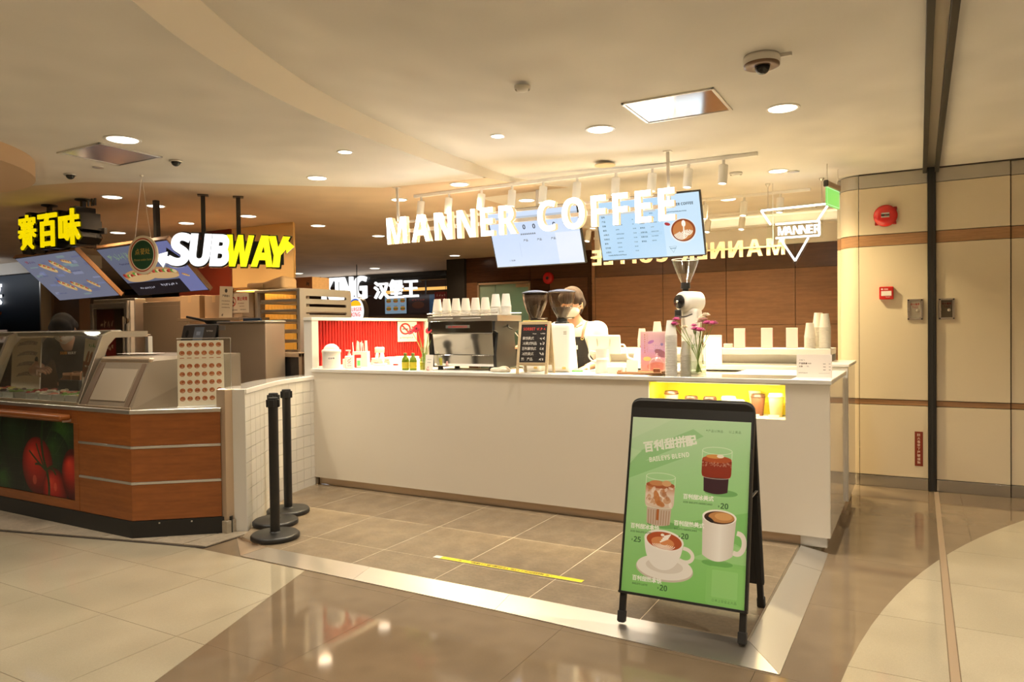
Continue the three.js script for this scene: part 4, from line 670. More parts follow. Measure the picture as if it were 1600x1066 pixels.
// ---------- on the coffee counter ----------
const CT = 1.0965; let cupGeo;
const ORD = 'topmost second third fourth fifth sixth seventh eighth ninth tenth eleventh twelfth thirteenth fourteenth fifteenth sixteenth seventeenth eighteenth nineteenth twentieth twenty-first twenty-second twenty-third twenty-fourth twenty-fifth twenty-sixth'.split(' ');
const nth = (i, n) => i === n - 1 ? 'topmost' : i === 0 ? 'lowest' : ORD[n - 1 - i] + '-highest';
{
  const t = thing('waste_bin', 'small round white table bin with an open domed lid and a handwritten label', 'bin', [-4.75, CT, -5.03], 0.75);
  part(t, 'bin_body', lathe([[0, 0], [0.078, 0], [0.083, 0.006], [0.083, 0.15], [0.088, 0.152], [0.088, 0.172], [0.08, 0.178], [0.076, 0.178], [0.076, 0.03], [0, 0.03]], 40), M.white);
  part(t, 'swing_lid', new THREE.SphereGeometry(0.074, 28, 14, 0, 2 * PI, 0, PI / 2).scale(1, 0.9, 0.35), M.white, [0, 0.165, -0.02], [-0.15, 0, 0]);
  const lx = canvasTex(128, 64, (x, w, h) => { x.fillStyle = '#e8e2da'; x.fillRect(0, 0, w, h); x.fillStyle = '#2a2a40'; han(x, '垃圾桶', 8, 18, 34, 0.1); });
  part(t, 'label', new THREE.CylinderGeometry(0.0836, 0.0836, 0.032, 16, 1, true, -0.42, 0.84), printed(lx, 0.8), [0, 0.1, 0]);
  const p = thing('pump_bottle', 'white hand sanitiser bottle with a pump and red print beside the table bin', 'bottle', [-4.56, CT, -5.06], 0.7);
  const px = canvasTex(96, 128, (x, w, h) => { x.fillStyle = '#efe8e0'; x.fillRect(0, 0, w, h); x.strokeStyle = '#a8202c'; x.lineWidth = 7; x.beginPath(); x.arc(48, 44, 18, 0.4, 5.4); x.stroke(); x.beginPath(); x.moveTo(66, 48); x.lineTo(50, 48); x.moveTo(60, 20); x.lineTo(72, 10); x.stroke(); scribble(x, 20, 74, 56, 10, '#b04040', 2); scribble(x, 20, 102, 56, 8, '#b04040', 4); });
  part(p, 'bottle_body', rb(0.082, 0.12, 0.05, 0.012, 0, 0.06, 0, 3), M.white); part(p, 'label', face(0.06, 0.09), printed(px, 0.6), [0, 0.058, 0.0255]);
  part(p, 'pump', merge([cyl(0.014, 0.016, 0.02, 16, 0, 0.129, 0), cyl(0.006, 0.006, 0.03, 10, 0, 0.15, 0), rb(0.045, 0.012, 0.02, 0.004, -0.01, 0.168, 0)]), M.white);
  solo('paper_box', rb(0.08, 0.085, 0.07, 0.004, 0, 0.0425, 0), M.paper, 'plain small white box between the table bin and the pump bottle', 'box', [-4.7, CT, -5.2], [0, 0.2, 0]);
  const k = thing('straw_holder', 'white holder packed with wrapped straws and stirrers behind the pump bottle', 'holder', [-4.68, CT, -5.36], 0.4);
  part(k, 'holder', span(-0.075, 0.075, 0, 0.15, -0.04, 0.04, 0.004), M.white);
  for (let i = 0; i < 16; i++) part(k, 'wrapped_straw', rb(0.008, rnd(0.19, 0.25), 0.006, 0.002, 0, 0.13, 0), M.paper, [-0.066 + (i % 8) * 0.0185, 0, i < 8 ? 0.02 : -0.015], [rnd(-0.05, 0.05), 0, rnd(-0.12, 0.12)]);
  const r = thing('tissue_pack', 'small red and white pack with a green patch leaning beside the tape reel', 'pack', [-4.6, CT, -5.22], 0.75);
  part(r, 'pack_body', rb(0.06, 0.125, 0.045, 0.006, 0, 0.0625, 0), M.red); part(r, 'pack_front', rb(0.04, 0.085, 0.003, 0.001, 0.008, 0.05, 0.0235), M.paper); part(r, 'green_patch', rb(0.028, 0.05, 0.002, 0.0008, 0.008, 0.045, 0.0255), mat([0.1, 0.45, 0.12], 0.6));
  const q = thing('tape_dispenser', 'white tape dispenser with two round reels near the red ribs', 'dispenser', [-4.58, CT, -5.52], 0.5);
  part(q, 'stand', merge([span(-0.06, 0.06, 0, 0.03, -0.05, 0.05, 0.006), span(-0.02, 0.02, 0.03, 0.08, -0.03, 0.03, 0.004)]), M.white);
  for (const x of [-0.025, 0.02]) part(q, 'reel', lathe([[0.02, -0.012], [0.048, -0.012], [0.05, -0.009], [0.05, 0.009], [0.048, 0.012], [0.02, 0.012], [0.02, -0.012]], 32).rotateZ(PI / 2), M.paper, [x, 0.08, 0]);
  part(q, 'roll_on_top', lathe([[0, 0], [0.045, 0], [0.048, 0.05], [0.04, 0.056], [0, 0.056]], 24), M.paper, [-0.01, 0.13, -0.03]);
  const f = thing('flat_boxes', 'flat white lid boxes stacked on the side counter against the red ribs', 'boxes', [-4.73, CT, -5.95]);
  for (let i = 0; i < 3; i++) part(f, 'flat_box', rb(0.26 - i * 0.015, 0.022, 0.5, 0.004, 0, 0.0125 + i * 0.0245, rnd(-0.02, 0.02)), M.paper);
  solo('red_clip', rb(0.05, 0.018, 0.03, 0.006, 0, 0.009, 0), M.red, 'tiny red clip lying on the side counter before the flat boxes', 'clip', [-4.5, CT, -5.66]);
}
{ // bottles, gerberas
  const lx = canvasTex(128, 96, (x, w, h) => { x.fillStyle = '#c9b82e'; x.fillRect(0, 0, w, h); x.strokeStyle = '#5d6a12'; x.lineWidth = 4; x.beginPath(); x.arc(64, 62, 40, PI, 0); x.stroke(); scribble(x, 28, 40, 72, 16, '#4d5510', 3); scribble(x, 28, 66, 72, 12, '#4d5510', 2); });
  const b = thing('green_bottle', 'left one of two small green drink bottles with yellow labels', 'bottle', [-3.885, CT, -5.02], 0.6);
  part(b, 'bottle_glass', lathe([[0, 0], [0.03, 0], [0.032, 0.004], [0.032, 0.085], [0.027, 0.102], [0.014, 0.122], [0.013, 0.14], [0, 0.14]], 28), M.greenGlass);
  part(b, 'label', new THREE.CylinderGeometry(0.0326, 0.0326, 0.055, 24, 1, true), printed(lx, 0.6), [0, 0.045, 0]); part(b, 'cap', lathe([[0.015, 0.136], [0.015, 0.148], [0.013, 0.15], [0, 0.15]], 20), mat([0.2, 0.3, 0.08], 0.4));
  copy(b, 'right one of two small green drink bottles with yellow labels', [-3.81, CT, -5.03], 0.8);
  const b3 = copy(b, 'third green drink bottle half hidden behind the glass flower tube', [-3.8, CT, -5.17], 2.2);
  const v = thing('gerbera_vase', 'slim clear glass tube holding red gerberas on long stems', 'vase', [-3.745, CT, -5.12]);
  part(v, 'vase_glass', lathe([[0, 0.002], [0.028, 0.002], [0.03, 0.006], [0.03, 0.2], [0.028, 0.2], [0.028, 0.012], [0, 0.012]], 28), M.glass); part(v, 'vase_water', cyl(0.0275, 0.0275, 0.09, 24, 0, 0.058, 0), M.water);
  for (const [x, y, z, s, rx, ry] of [[-0.045, 0.36, 0.06, 0.042, 1.25, -0.3], [-0.135, 0.335, 0.02, 0.036, 0.9, -1.2], [0.055, 0.345, 0.02, 0.036, 1.1, 0.9]]) {
    part(v, 'stem', tube([[x * 0.05, 0.02, 0], [x * 0.25, 0.15, z * 0.2], [x * 0.7, 0.28, z * 0.6], [x, y, z - 0.012]], 0.0032, 16, 6), M.stem);
    const petals = []; for (let k = 0; k < 22; k++) { const a = k * 2 * PI / 22, ly = k % 2; petals.push(new THREE.SphereGeometry(0.5, 8, 6).scale(s * 0.28, s * 0.05, s * 0.85).translate(0, ly * 0.003, s * 0.58).rotateY(a)); }
    const h = part(v, 'flower', merge(petals), mat([0.62, 0.01, 0.03], 0.6), [x, y, z], [rx, ry, 0]); part(h, 'flower_heart', lathe([[0, 0.008], [s * 0.22, 0.006], [s * 0.26, 0]], 16), mat([0.12, 0.02, 0.015], 0.8));
  }
  for (let i = 0; i < 4; i++) part(v, 'stem', tube([[0.004 * i - 0.006, 0.02, 0], [0.02 * (i - 1.5), 0.16, 0.01], [0.035 * (i - 1.5), rnd(0.24, 0.3), -0.01 * i]], 0.003, 10, 6), M.stem);
  const g = thing('yellow_drink_glass', 'small glass with yellow drink in front of the gerbera tube', 'glass', [-3.69, CT, -5.0]);
  part(g, 'glass_wall', lathe([[0, 0.002], [0.022, 0.002], [0.026, 0.085], [0.0245, 0.085], [0.0205, 0.008], [0, 0.008]], 24), M.glass); part(g, 'drink', cyl(0.0235, 0.0205, 0.06, 24, 0, 0.039, 0), phys([0.75, 0.72, 0.08], 0.05, { transmission: 0.7, thickness: 0 }));
  const cx = canvasTex(96, 128, (x, w, h) => { x.fillStyle = '#efe9e2'; x.fillRect(0, 0, w, h); scribble(x, 24, 34, 50, 8, '#888', 2); scribble(x, 24, 60, 44, 6, '#888', 2); });
  solo('price_card', rb(0.068, 0.135, 0.004, 0.001, 0, 0.0675, 0), [M.paper, M.paper, M.paper, M.paper, printed(cx, 0.8), M.paper], 'plain white standing card between the gerbera tube and espresso machine', 'card', [-3.665, CT, -5.06], [-0.1, 0.6, 0]);
  const e = solo('pink_trinket', merge([new THREE.SphereGeometry(0.014, 14, 10).translate(0, 0.014, 0), new THREE.SphereGeometry(0.009, 12, 8).translate(0.004, 0.034, 0)]), mat([0.8, 0.5, 0.48], 0.6), 'tiny pink ornament on the counter under the white card', 'ornament', [-3.625, CT, -4.99]);
}
{ // espresso machine, its back to the customer
  const t = thing('espresso_machine', 'mirror-polished espresso machine with black side frames and red lettering, cups on top', 'espresso machine', [-3.36, CT, -5.3]);
  part(t, 'body', span(-0.3, 0.3, 0.04, 0.4, -0.16, 0.12, 0.01), M.steel);
  part(t, 'lower_panel', rb(0.6, 0.095, 0.01, 0.003), M.chrome, [0, 0.085, 0.168], [0.1, 0, 0]);
  part(t, 'middle_panel', rb(0.6, 0.18, 0.008, 0.003), M.chrome, [0, 0.225, 0.172], [0.15, 0, 0]);
  part(t, 'upper_panel', rb(0.62, 0.105, 0.012, 0.004), mat([0.42, 0.42, 0.4], 0.1, { metalness: 1 }), [0, 0.368, 0.196], [0.04, 0, 0]);
  const lx = canvasTex(512, 64, (x, w, h) => { x.fillStyle = '#6a6a66'; x.fillRect(0, 0, w, h); txt(x, 'LA MARZOCCO', w / 2, h / 2 + 2, 54, '#c81010', { align: 'center', sx: 1.1 }); });
  part(t, 'maker_plate', rb(0.24, 0.026, 0.002, 0.0006), [M.steel, M.steel, M.steel, M.steel, printed(lx, 0.3), M.steel], [-0.03, 0.372, 0.2035], [0.04, 0, 0]);
  const sf = new THREE.Shape([[0.19, 0.42], [0.205, 0.31], [0.15, 0.29], [0.185, 0.1], [0.175, 0.0], [-0.17, 0.0], [-0.2, 0.12], [-0.14, 0.16], [-0.12, 0.29], [-0.21, 0.32], [-0.2, 0.42]].map(([z, y]) => new THREE.Vector2(-z, y)));
  for (const s of [-0.335, 0.313]) part(t, 'side_frame', new THREE.ExtrudeGeometry(sf, { depth: 0.02, bevelEnabled: true, bevelSize: 0.003, bevelThickness: 0.003, bevelSegments: 1 }).rotateY(PI / 2), M.black, [s, 0.03, 0]);
  part(t, 'foot', merge([-0.26, 0.26].flatMap((x) => [-0.13, 0.13].map((z) => cyl(0.022, 0.026, 0.04, 16, x, 0.02, z)))), M.black);
  part(t, 'cup_tray', span(-0.34, 0.36, 0.452, 0.464, -0.21, 0.2, 0.004), M.steelBright);
  for (const z of [0.205, -0.215]) { part(t, 'tray_rail', tube([[-0.34, 0.485, z], [0.36, 0.485, z]], 0.005, 2, 8), M.chrome); }
  part(t, 'tray_skirt', rb(0.7, 0.05, 0.006, 0.002, 0.01, 0.44, 0.2), M.steelBright, [0, 0.0, 0], [0, 0, 0]);
  part(t, 'slot', merge([-0.18, 0.1].map((x) => rb(0.2, 0.006, 0.004, 0.001, x, 0.443, 0.2035))), M.whiteMatte);
  part(t, 'side_skirt', rb(0.006, 0.05, 0.41, 0.002, 0.358, 0.44, 0), M.steelBright);
  for (const x of [-0.16, 0.12]) { const g = part(t, 'brew_group', merge([cyl(0.034, 0.038, 0.08, 24, x, 0.27, -0.22), rb(0.07, 0.06, 0.12, 0.02, x, 0.33, -0.16)]), M.chrome); part(g, 'portafilter', merge([cyl(0.036, 0.03, 0.035, 24, x, 0.22, -0.22), tube([[x, 0.22, -0.25], [x + 0.03, 0.205, -0.38]], 0.013, 6, 10)]), M.black); }
  part(t, 'drip_tray', span(-0.3, 0.3, 0.04, 0.06, -0.32, -0.12, 0.004), M.steel); part(t, 'steam_wand', tube([[0.3, 0.32, -0.2], [0.33, 0.25, -0.24], [0.325, 0.1, -0.25]], 0.005, 12, 8), M.chrome);
  part(t, 'hot_water_lever', tube([[0.336, 0.38, -0.02], [0.36, 0.36, 0.02], [0.385, 0.345, 0.0]], 0.006, 10, 8), M.black);
  // cups upside down on the machine
  const cupG = lathe([[0, 0.105], [0.028, 0.105], [0.029, 0.104], [0.0415, 0.006], [0.044, 0.006], [0.0445, 0.002], [0.043, 0], [0.0405, 0.002], [0.0275, 0.102], [0, 0.102]], 28);
  const names = ['leftmost', 'second', 'third', 'fourth', 'fifth', 'sixth']; let proto;
  const top = CT + 0.465;
  for (let s = 0; s < 8; s++) for (let k = 0; k < (s < 6 ? 5 : 9); k++) {
    const clear = s > 5, x = -3.66 + s * 0.098 + (clear ? 0.004 : 0), y = top + k * (clear ? 0.0085 : 0.011), lab = clear ? (s === 6 ? 'clear cup of the left clear stack on the espresso machine' : 'clear cup of the right clear stack on the espresso machine') : `white paper cup of the ${names[s]} stack from left on the espresso machine`;
    const grp = clear ? `clear cups stack ${s === 6 ? 'left' : 'right'} on the machine` : `${names[s]} white cup stack on the machine`;
    const ord = nth(k, s < 6 ? 5 : 9); const c = solo(clear ? 'plastic_cup' : 'paper_cup', cupG, clear ? M.clearPlastic : M.cupWhite, ord + ' ' + lab, 'cup', [x, y, -5.19], undefined, grp);
  }
  cupGeo = cupG;
}
{ // two grinders
  const body = (w0, w1, d0, d1, h) => { const p = []; const g = new RoundedBoxGeometry(1, 1, 1, 3, 0.12), a = g.attributes.position; for (let i = 0; i < a.count; i++) { const u = a.getY(i) + 0.5, f = Math.pow(1 - u, 3); a.setXYZ(i, a.getX(i) * (w1 + (w0 - w1) * f), u * h, a.getZ(i) * (d1 + (d0 - d1) * f)); } g.computeVertexNormals(); return g; };
  const make = (x, z, label, fill, w) => {
    const t = thing('coffee_grinder', label, 'coffee grinder', [x, CT, z], 0.15);
    part(t, 'body', body(w * 1.3, w, 0.26, 0.17, 0.385), M.white); part(t, 'louvre', merge([0, 1, 2].map((i) => rb(0.026, 0.003, 0.004, 0.001, w * 0.3, 0.3 + i * 0.011, 0.088))), M.dark);
    part(t, 'badge', rb(0.03, 0.018, 0.003, 0.001, w * 0.3, 0.035, 0.125), M.gold); part(t, 'chute', merge([rb(0.05, 0.045, 0.07, 0.01, 0, 0.33, -0.12), cyl(0.02, 0.012, 0.06, 16, 0, 0.285, -0.14)]), M.black);
    part(t, 'collar', merge([cyl(0.042, 0.046, 0.045, 28, 0, 0.405, 0), rb(0.1, 0.022, 0.09, 0.008, 0, 0.39, 0)]), M.black);
    part(t, 'hopper', lathe([[0.036, 0.425], [0.05, 0.45], [0.08, 0.505], [0.099, 0.565], [0.107, 0.64], [0.105, 0.64], [0.097, 0.566], [0.078, 0.507], [0.048, 0.452], [0.034, 0.427]], 40), M.glassSmoke);
    part(t, 'hopper_lid', lathe([[0, 0.662], [0.05, 0.658], [0.1, 0.647], [0.11, 0.642], [0.11, 0.634], [0, 0.634]], 40), mat([0.12, 0.13, 0.19], 0.25));
    part(t, 'hopper_clamp', merge([cyl(0.006, 0.006, 0.12, 10, 0, 0, 0).rotateZ(PI / 2).translate(0.04, 0.43, 0.02), cyl(0.012, 0.012, 0.012, 12, 0.1, 0.43, 0.02)]), M.chrome);
    const ys = [0.428, 0.452, 0.507, 0.566, 0.62], rs = [0.033, 0.047, 0.077, 0.096, 0.1], pts = [[0, 0.428]]; for (let i = 0; i < fill; i++) pts.push([rs[i], ys[i]]); pts.push([0, ys[fill - 1] + 0.012]);
    part(t, 'coffee_beans', lathe(pts, 36), M.coffee).userData.kind = 'stuff'; 
    const bg = new THREE.SphereGeometry(0.0055, 6, 4).scale(1, 0.7, 1.5), beans = []; for (let i = 0; i < 90; i++) { const a = rnd(0, 2 * PI), r = Math.sqrt(rnd()) * rs[fill - 1] * 0.92; beans.push(bg.clone().rotateY(rnd(0, 6)).translate(r * Math.cos(a), ys[fill - 1] + 0.008, r * Math.sin(a))); }
    part(t, 'loose_beans', merge(beans), M.bean).userData.kind = 'stuff';
    return t;
  };
  make(-2.735, -5.26, 'white coffee grinder with a full smoked hopper of dark beans behind the chalkboard', 5, 0.13);
  make(-2.495, -5.26, 'white coffee grinder with a hopper only a third full, right of the chalkboard', 3, 0.165);
}
{ // chalkboard
  const t = thing('chalkboard_stand', 'small pine framed chalkboard A-stand with red and white handwriting on the counter', 'chalkboard', [-2.6, CT, -4.995], 0.12);
  const cx = canvasTex(384, 512, (x, w, h) => {
    x.fillStyle = '#1d1613'; x.fillRect(0, 0, w, h); x.globalAlpha = 0.07; for (let i = 0; i < 60; i++) { x.fillStyle = '#fff'; x.fillRect(rnd(0, w), rnd(0, h), rnd(20, 120), rnd(2, 10)); } x.globalAlpha = 1;
    txt(x, 'SORBET', 30, 60, 54, '#c0382c', { style: '', sx: 0.9 }); scribble(x, 232, 38, 136, 42, '#c0382c', 6, 5); x.fillStyle = '#c0382c'; x.fillRect(350, 8, 24, 10); scribble(x, 170, 118, 60, 14, '#cfc6bb', 3); scribble(x, 290, 112, 70, 20, '#cfc6bb', 4);
    x.fillStyle = '#d9d2c6'; ['拿铁美式', '冰美式利品', '百利拿铁式', '冰热美式', '热量产品'].forEach((s, i) => { han(x, s, 26 + (i % 2) * 8, 162 + i * 70, 44, 0.08, 0.95); scribble(x, 286, 166 + i * 70, 76, 40, '#d9d2c6', 5, 5); });
  });
  for (const s of [1, -1]) {
    const z0 = s * 0.09, tilt = s * -0.21, leg = (x) => bar([x, 0, z0], [x, 0.4, s * 0.008], 0.022, 0.012);
    for (const x of [-0.118, 0.118]) part(t, 'leg', leg(x), M.pine);
    const yz = (y) => z0 + (s * 0.008 - z0) * y / 0.4;
    for (const y of [0.075, 0.39]) part(t, 'cross_rail', rb(0.25, 0.024, 0.012, 0.003, 0, y, yz(y)), M.pine);
    if (s > 0) part(t, 'board', rb(0.216, 0.3, 0.006, 0.001), [M.blackMatte, M.blackMatte, M.blackMatte, M.blackMatte, printed(cx, 0.85), M.blackMatte], [0, 0.232, yz(0.232)], [tilt, 0, 0]);
    else part(t, 'board', rb(0.216, 0.3, 0.006, 0.001), M.pine, [0, 0.232, yz(0.232)], [tilt, 0, 0]);
  }
  part(t, 'hinge', tube([[-0.1, 0.405, 0], [0.1, 0.405, 0]], 0.006, 2, 8), M.gold);
  const cl = new THREE.SphereGeometry(0.5, 30, 16), a = cl.attributes.position; for (let i = 0; i < a.count; i++) { const k = 1 + 0.25 * Math.sin(9 * a.getX(i) + 5 * a.getZ(i)) * Math.cos(7 * a.getZ(i)); a.setXYZ(i, a.getX(i) * 0.17 * k, Math.max(0, (a.getY(i) + 0.28) * 0.055 * k), a.getZ(i) * 0.1 * k); } cl.computeVertexNormals();
  solo('folded_cloth', cl, M.shirtWhite, 'crumpled white cleaning cloth on the counter right of the espresso machine', 'cloth', [-2.93, CT, -5.03]);
  solo('green_leaf_clip', rb(0.09, 0.016, 0.03, 0.006, 0, 0.008, 0), mat([0.12, 0.45, 0.1], 0.5), 'small green packet lying on the counter behind the till', 'packet', [-2.36, CT, -5.25], [0, 0.3, 0]);
}
{ // till, jug, box
  const t = thing('till_terminal', 'white tilted till screen seen from behind on a stand', 'till', [-2.2, CT, -5.42], 0.1);
  part(t, 'screen_shell', rb(0.27, 0.155, 0.022, 0.008, 0, 0, 0, 2), M.white, [0, 0.215, 0], [0.3, 0, -0.02]); part(t, 'stand_neck', rb(0.07, 0.16, 0.02, 0.006, 0, 0, 0), M.white, [0, 0.1, -0.02], [0.25, 0, 0]); part(t, 'stand_foot', rb(0.2, 0.015, 0.16, 0.006, 0, 0.0075, 0), M.white); part(t, 'arch_handle', tube([[-0.05, 0.2, 0.02], [-0.05, 0.27, 0.022], [0, 0.29, 0.022], [0.05, 0.27, 0.022], [0.05, 0.2, 0.02]], 0.005, 24, 8), M.steel);
  const j = thing('milk_jug', 'white server jug with a loop handle in front of the till', 'jug', [-2.115, CT, -5.16], 0.2);
  part(j, 'jug_body', lathe([[0, 0], [0.05, 0], [0.053, 0.006], [0.05, 0.07], [0.042, 0.1], [0.046, 0.16], [0.05, 0.185], [0.047, 0.185], [0.04, 0.14], [0.038, 0.1], [0.046, 0.07], [0.047, 0.01], [0, 0.01]], 36), M.white);
  part(j, 'handle', tube([[-0.045, 0.16, 0], [-0.085, 0.165, 0], [-0.1, 0.13, 0], [-0.075, 0.095, 0], [-0.045, 0.085, 0]], 0.007, 24, 8), M.white); part(j, 'band', lathe([[0.047, 0.1], [0.045, 0.12], [0.045, 0.1]], 30), mat([0.7, 0.62, 0.5], 0.4));
  solo('napkin_box', rb(0.12, 0.055, 0.09, 0.006, 0, 0.0275, 0), M.paper, 'low white napkin box on the counter between the jug and wooden tray', 'box', [-1.99, CT, -5.14], [0, 0.15, 0]);
  const k = thing('serving_tray', 'thin dark wooden serving tray with raised ends on the counter', 'tray', [-1.78, CT, -5.13]);
  part(k, 'tray_board', span(-0.17, 0.17, 0.004, 0.016, -0.09, 0.09, 0.004), M.tray); for (const s of [-0.165, 0.165]) part(k, 'tray_grip', span(s - 0.008, s + 0.008, 0.012, 0.03, -0.06, 0.06, 0.004), M.tray); part(k, 'tray_rim', merge([span(-0.17, 0.17, 0.012, 0.022, 0.082, 0.09, 0.003), span(-0.17, 0.17, 0.012, 0.022, -0.09, -0.082, 0.003)]), M.tray);
  solo('tray_card', rb(0.085, 0.09, 0.003, 0.001, 0, 0.045, 0), M.paper, 'blank white card propped up on the wooden tray', 'card', [-1.86, CT + 0.017, -5.12], [-0.25, 0.3, 0.04]);
  const d = thing('glass_cloche', 'small glass cloche with a knob covering a brown cake on the tray', 'cloche', [-1.67, CT + 0.0165, -5.12]);
  part(d, 'cloche_glass', lathe([[0.056, 0], [0.057, 0.05], [0.05, 0.085], [0.03, 0.104], [0.008, 0.11], [0.006, 0.116], [0.012, 0.126], [0.01, 0.136], [0, 0.139]], 36), M.glass);
  solo('brown_cake', rb(0.05, 0.03, 0.05, 0.006, 0, 0.015, 0), mat([0.3, 0.1, 0.04], 0.8), 'square brown cake piece under the glass cloche', 'cake', [-1.67, CT + 0.0165, -5.12], [0, 0.4, 0]);
  const px = canvasTex(256, 360, (x, w, h) => {
    const g = x.createLinearGradient(0, 0, 0, h); g.addColorStop(0, '#e8b8c0'); g.addColorStop(0.5, '#d9a4d6'); g.addColorStop(1, '#f0998f'); x.fillStyle = g; x.fillRect(0, 0, w, h); x.strokeStyle = '#f3cfe6'; x.lineWidth = 1; for (let i = 0; i < 14; i++) { x.strokeRect(80 + i * 12, 0, 12, 160); } for (let i = 0; i < 13; i++) { x.beginPath(); x.moveTo(80, i * 13); x.lineTo(w, i * 13); x.stroke(); }
    x.fillStyle = '#c8752e'; for (let i = 0; i < 9; i++) scribble(x, 34, 24 + i * 20, 14, 14, '#c46a2c', 3, 4); for (let i = 0; i < 9; i++) scribble(x, 58, 14 + i * 20, 8, 14, '#d08a50', 2, 4);
    ell(x, 96, 96, 30, 14, '#b678c8', -0.4); ell(x, 196, 118, 14, 12, '#9f88cf'); ell(x, 186, 200, 62, 30, '#a86a84', 0.5); x.fillStyle = '#7d78b8'; for (let i = 0; i < 30; i++) x.fillRect(110 + rnd(0, 90), 120 + rnd(0, 60), 5, 3); ell(x, 60, 250, 36, 20, '#e9d98f'); ell(x, 150, 320, 90, 40, '#e67d78');
  });
  const q = thing('pink_poster_stand', 'pink and violet printed poster in a clear counter stand', 'poster', [-1.755, CT, -5.33], 0.25);
  part(q, 'poster_sheet', rb(0.21, 0.3, 0.003, 0.0008, 0, 0.165, 0), [M.paper, M.paper, M.paper, M.paper, printed(px, 0.6), M.paper]); part(q, 'clear_front', rb(0.216, 0.31, 0.002, 0.0006, 0, 0.165, 0.004), M.glass); part(q, 'stand_foot', span(-0.1, 0.1, 0, 0.008, -0.05, 0.03, 0.002), M.clearPlastic);
  const r = thing('gooseneck_kettle', 'white gooseneck kettle with wooden knob on the rear worktop', 'kettle', [-2.18, 1.1255, -6.25], 0.1);
  part(r, 'kettle_body', lathe([[0, 0], [0.075, 0], [0.078, 0.006], [0.06, 0.1], [0.045, 0.125], [0.042, 0.13], [0, 0.135]], 36), M.white); part(r, 'spout', tube([[-0.06, 0.03, 0], [-0.12, 0.045, 0], [-0.135, 0.1, 0], [-0.16, 0.16, 0], [-0.195, 0.165, 0]], 0.0085, 28, 10), M.white); part(r, 'lid_knob', lathe([[0.008, 0.132], [0.014, 0.15], [0.01, 0.16], [0, 0.162]], 18), M.tray); part(r, 'handle', tube([[0.06, 0.11, 0], [0.13, 0.13, 0], [0.14, 0.06, 0], [0.075, 0.02, 0]], 0.009, 20, 8), M.white);
}
function cupStack(x, y, z, n, r, step, m, label, group, up = false) {
  const k = r / 0.0445; let g = cupGeo.clone().scale(k, k * 1.05, k); if (up) g = g.rotateX(PI).translate(0, 0.11 * k, 0);
  for (let i = 0; i < n; i++) solo(m === M.clearPlastic ? 'plastic_cup' : 'paper_cup', g, m, nth(i, n) + ' ' + label, 'cup', [x, y + i * step, z], undefined, group);
}
cupStack(-1.525, CT, -5.0, 26, 0.043, 0.0115, M.clearPlastic, 'clear cup in the tall clear stack between pink poster and flowers', 'tall stack of clear cups');
cupStack(-1.435, CT, -5.05, 14, 0.04, 0.0115, M.clearPlastic, 'clear cup in the shorter clear stack before the funnel grinder', 'shorter stack of clear cups');
cupStack(-2.3, 1.2505, -6.62, 5, 0.045, 0.018, M.cupWhite, 'white cup in the low stack behind the pink poster on the rear shelf', 'low cup stack behind the pink poster');
cupStack(-2.15, 1.2505, -6.62, 9, 0.048, 0.016, M.cupWhite, 'white cup in the higher stack behind the pink poster on the rear shelf', 'higher cup stack behind the pink poster');
cupStack(-0.792, 1.2505, -6.47, 9, 0.046, 0.0125, M.cupWhite, 'white cup in the shortest stack at the right end of the rear shelf', 'shortest cup stack by the column');
cupStack(-0.742, 1.2505, -6.61, 15, 0.05, 0.0125, M.cupWhite, 'white cup in the tall middle stack by the cream column', 'tall middle cup stack by the column');
cupStack(-0.676, 1.2505, -6.47, 15, 0.046, 0.0125, M.cupWhite, 'white cup in the tall stack touching the cream column', 'tall outer cup stack by the column');
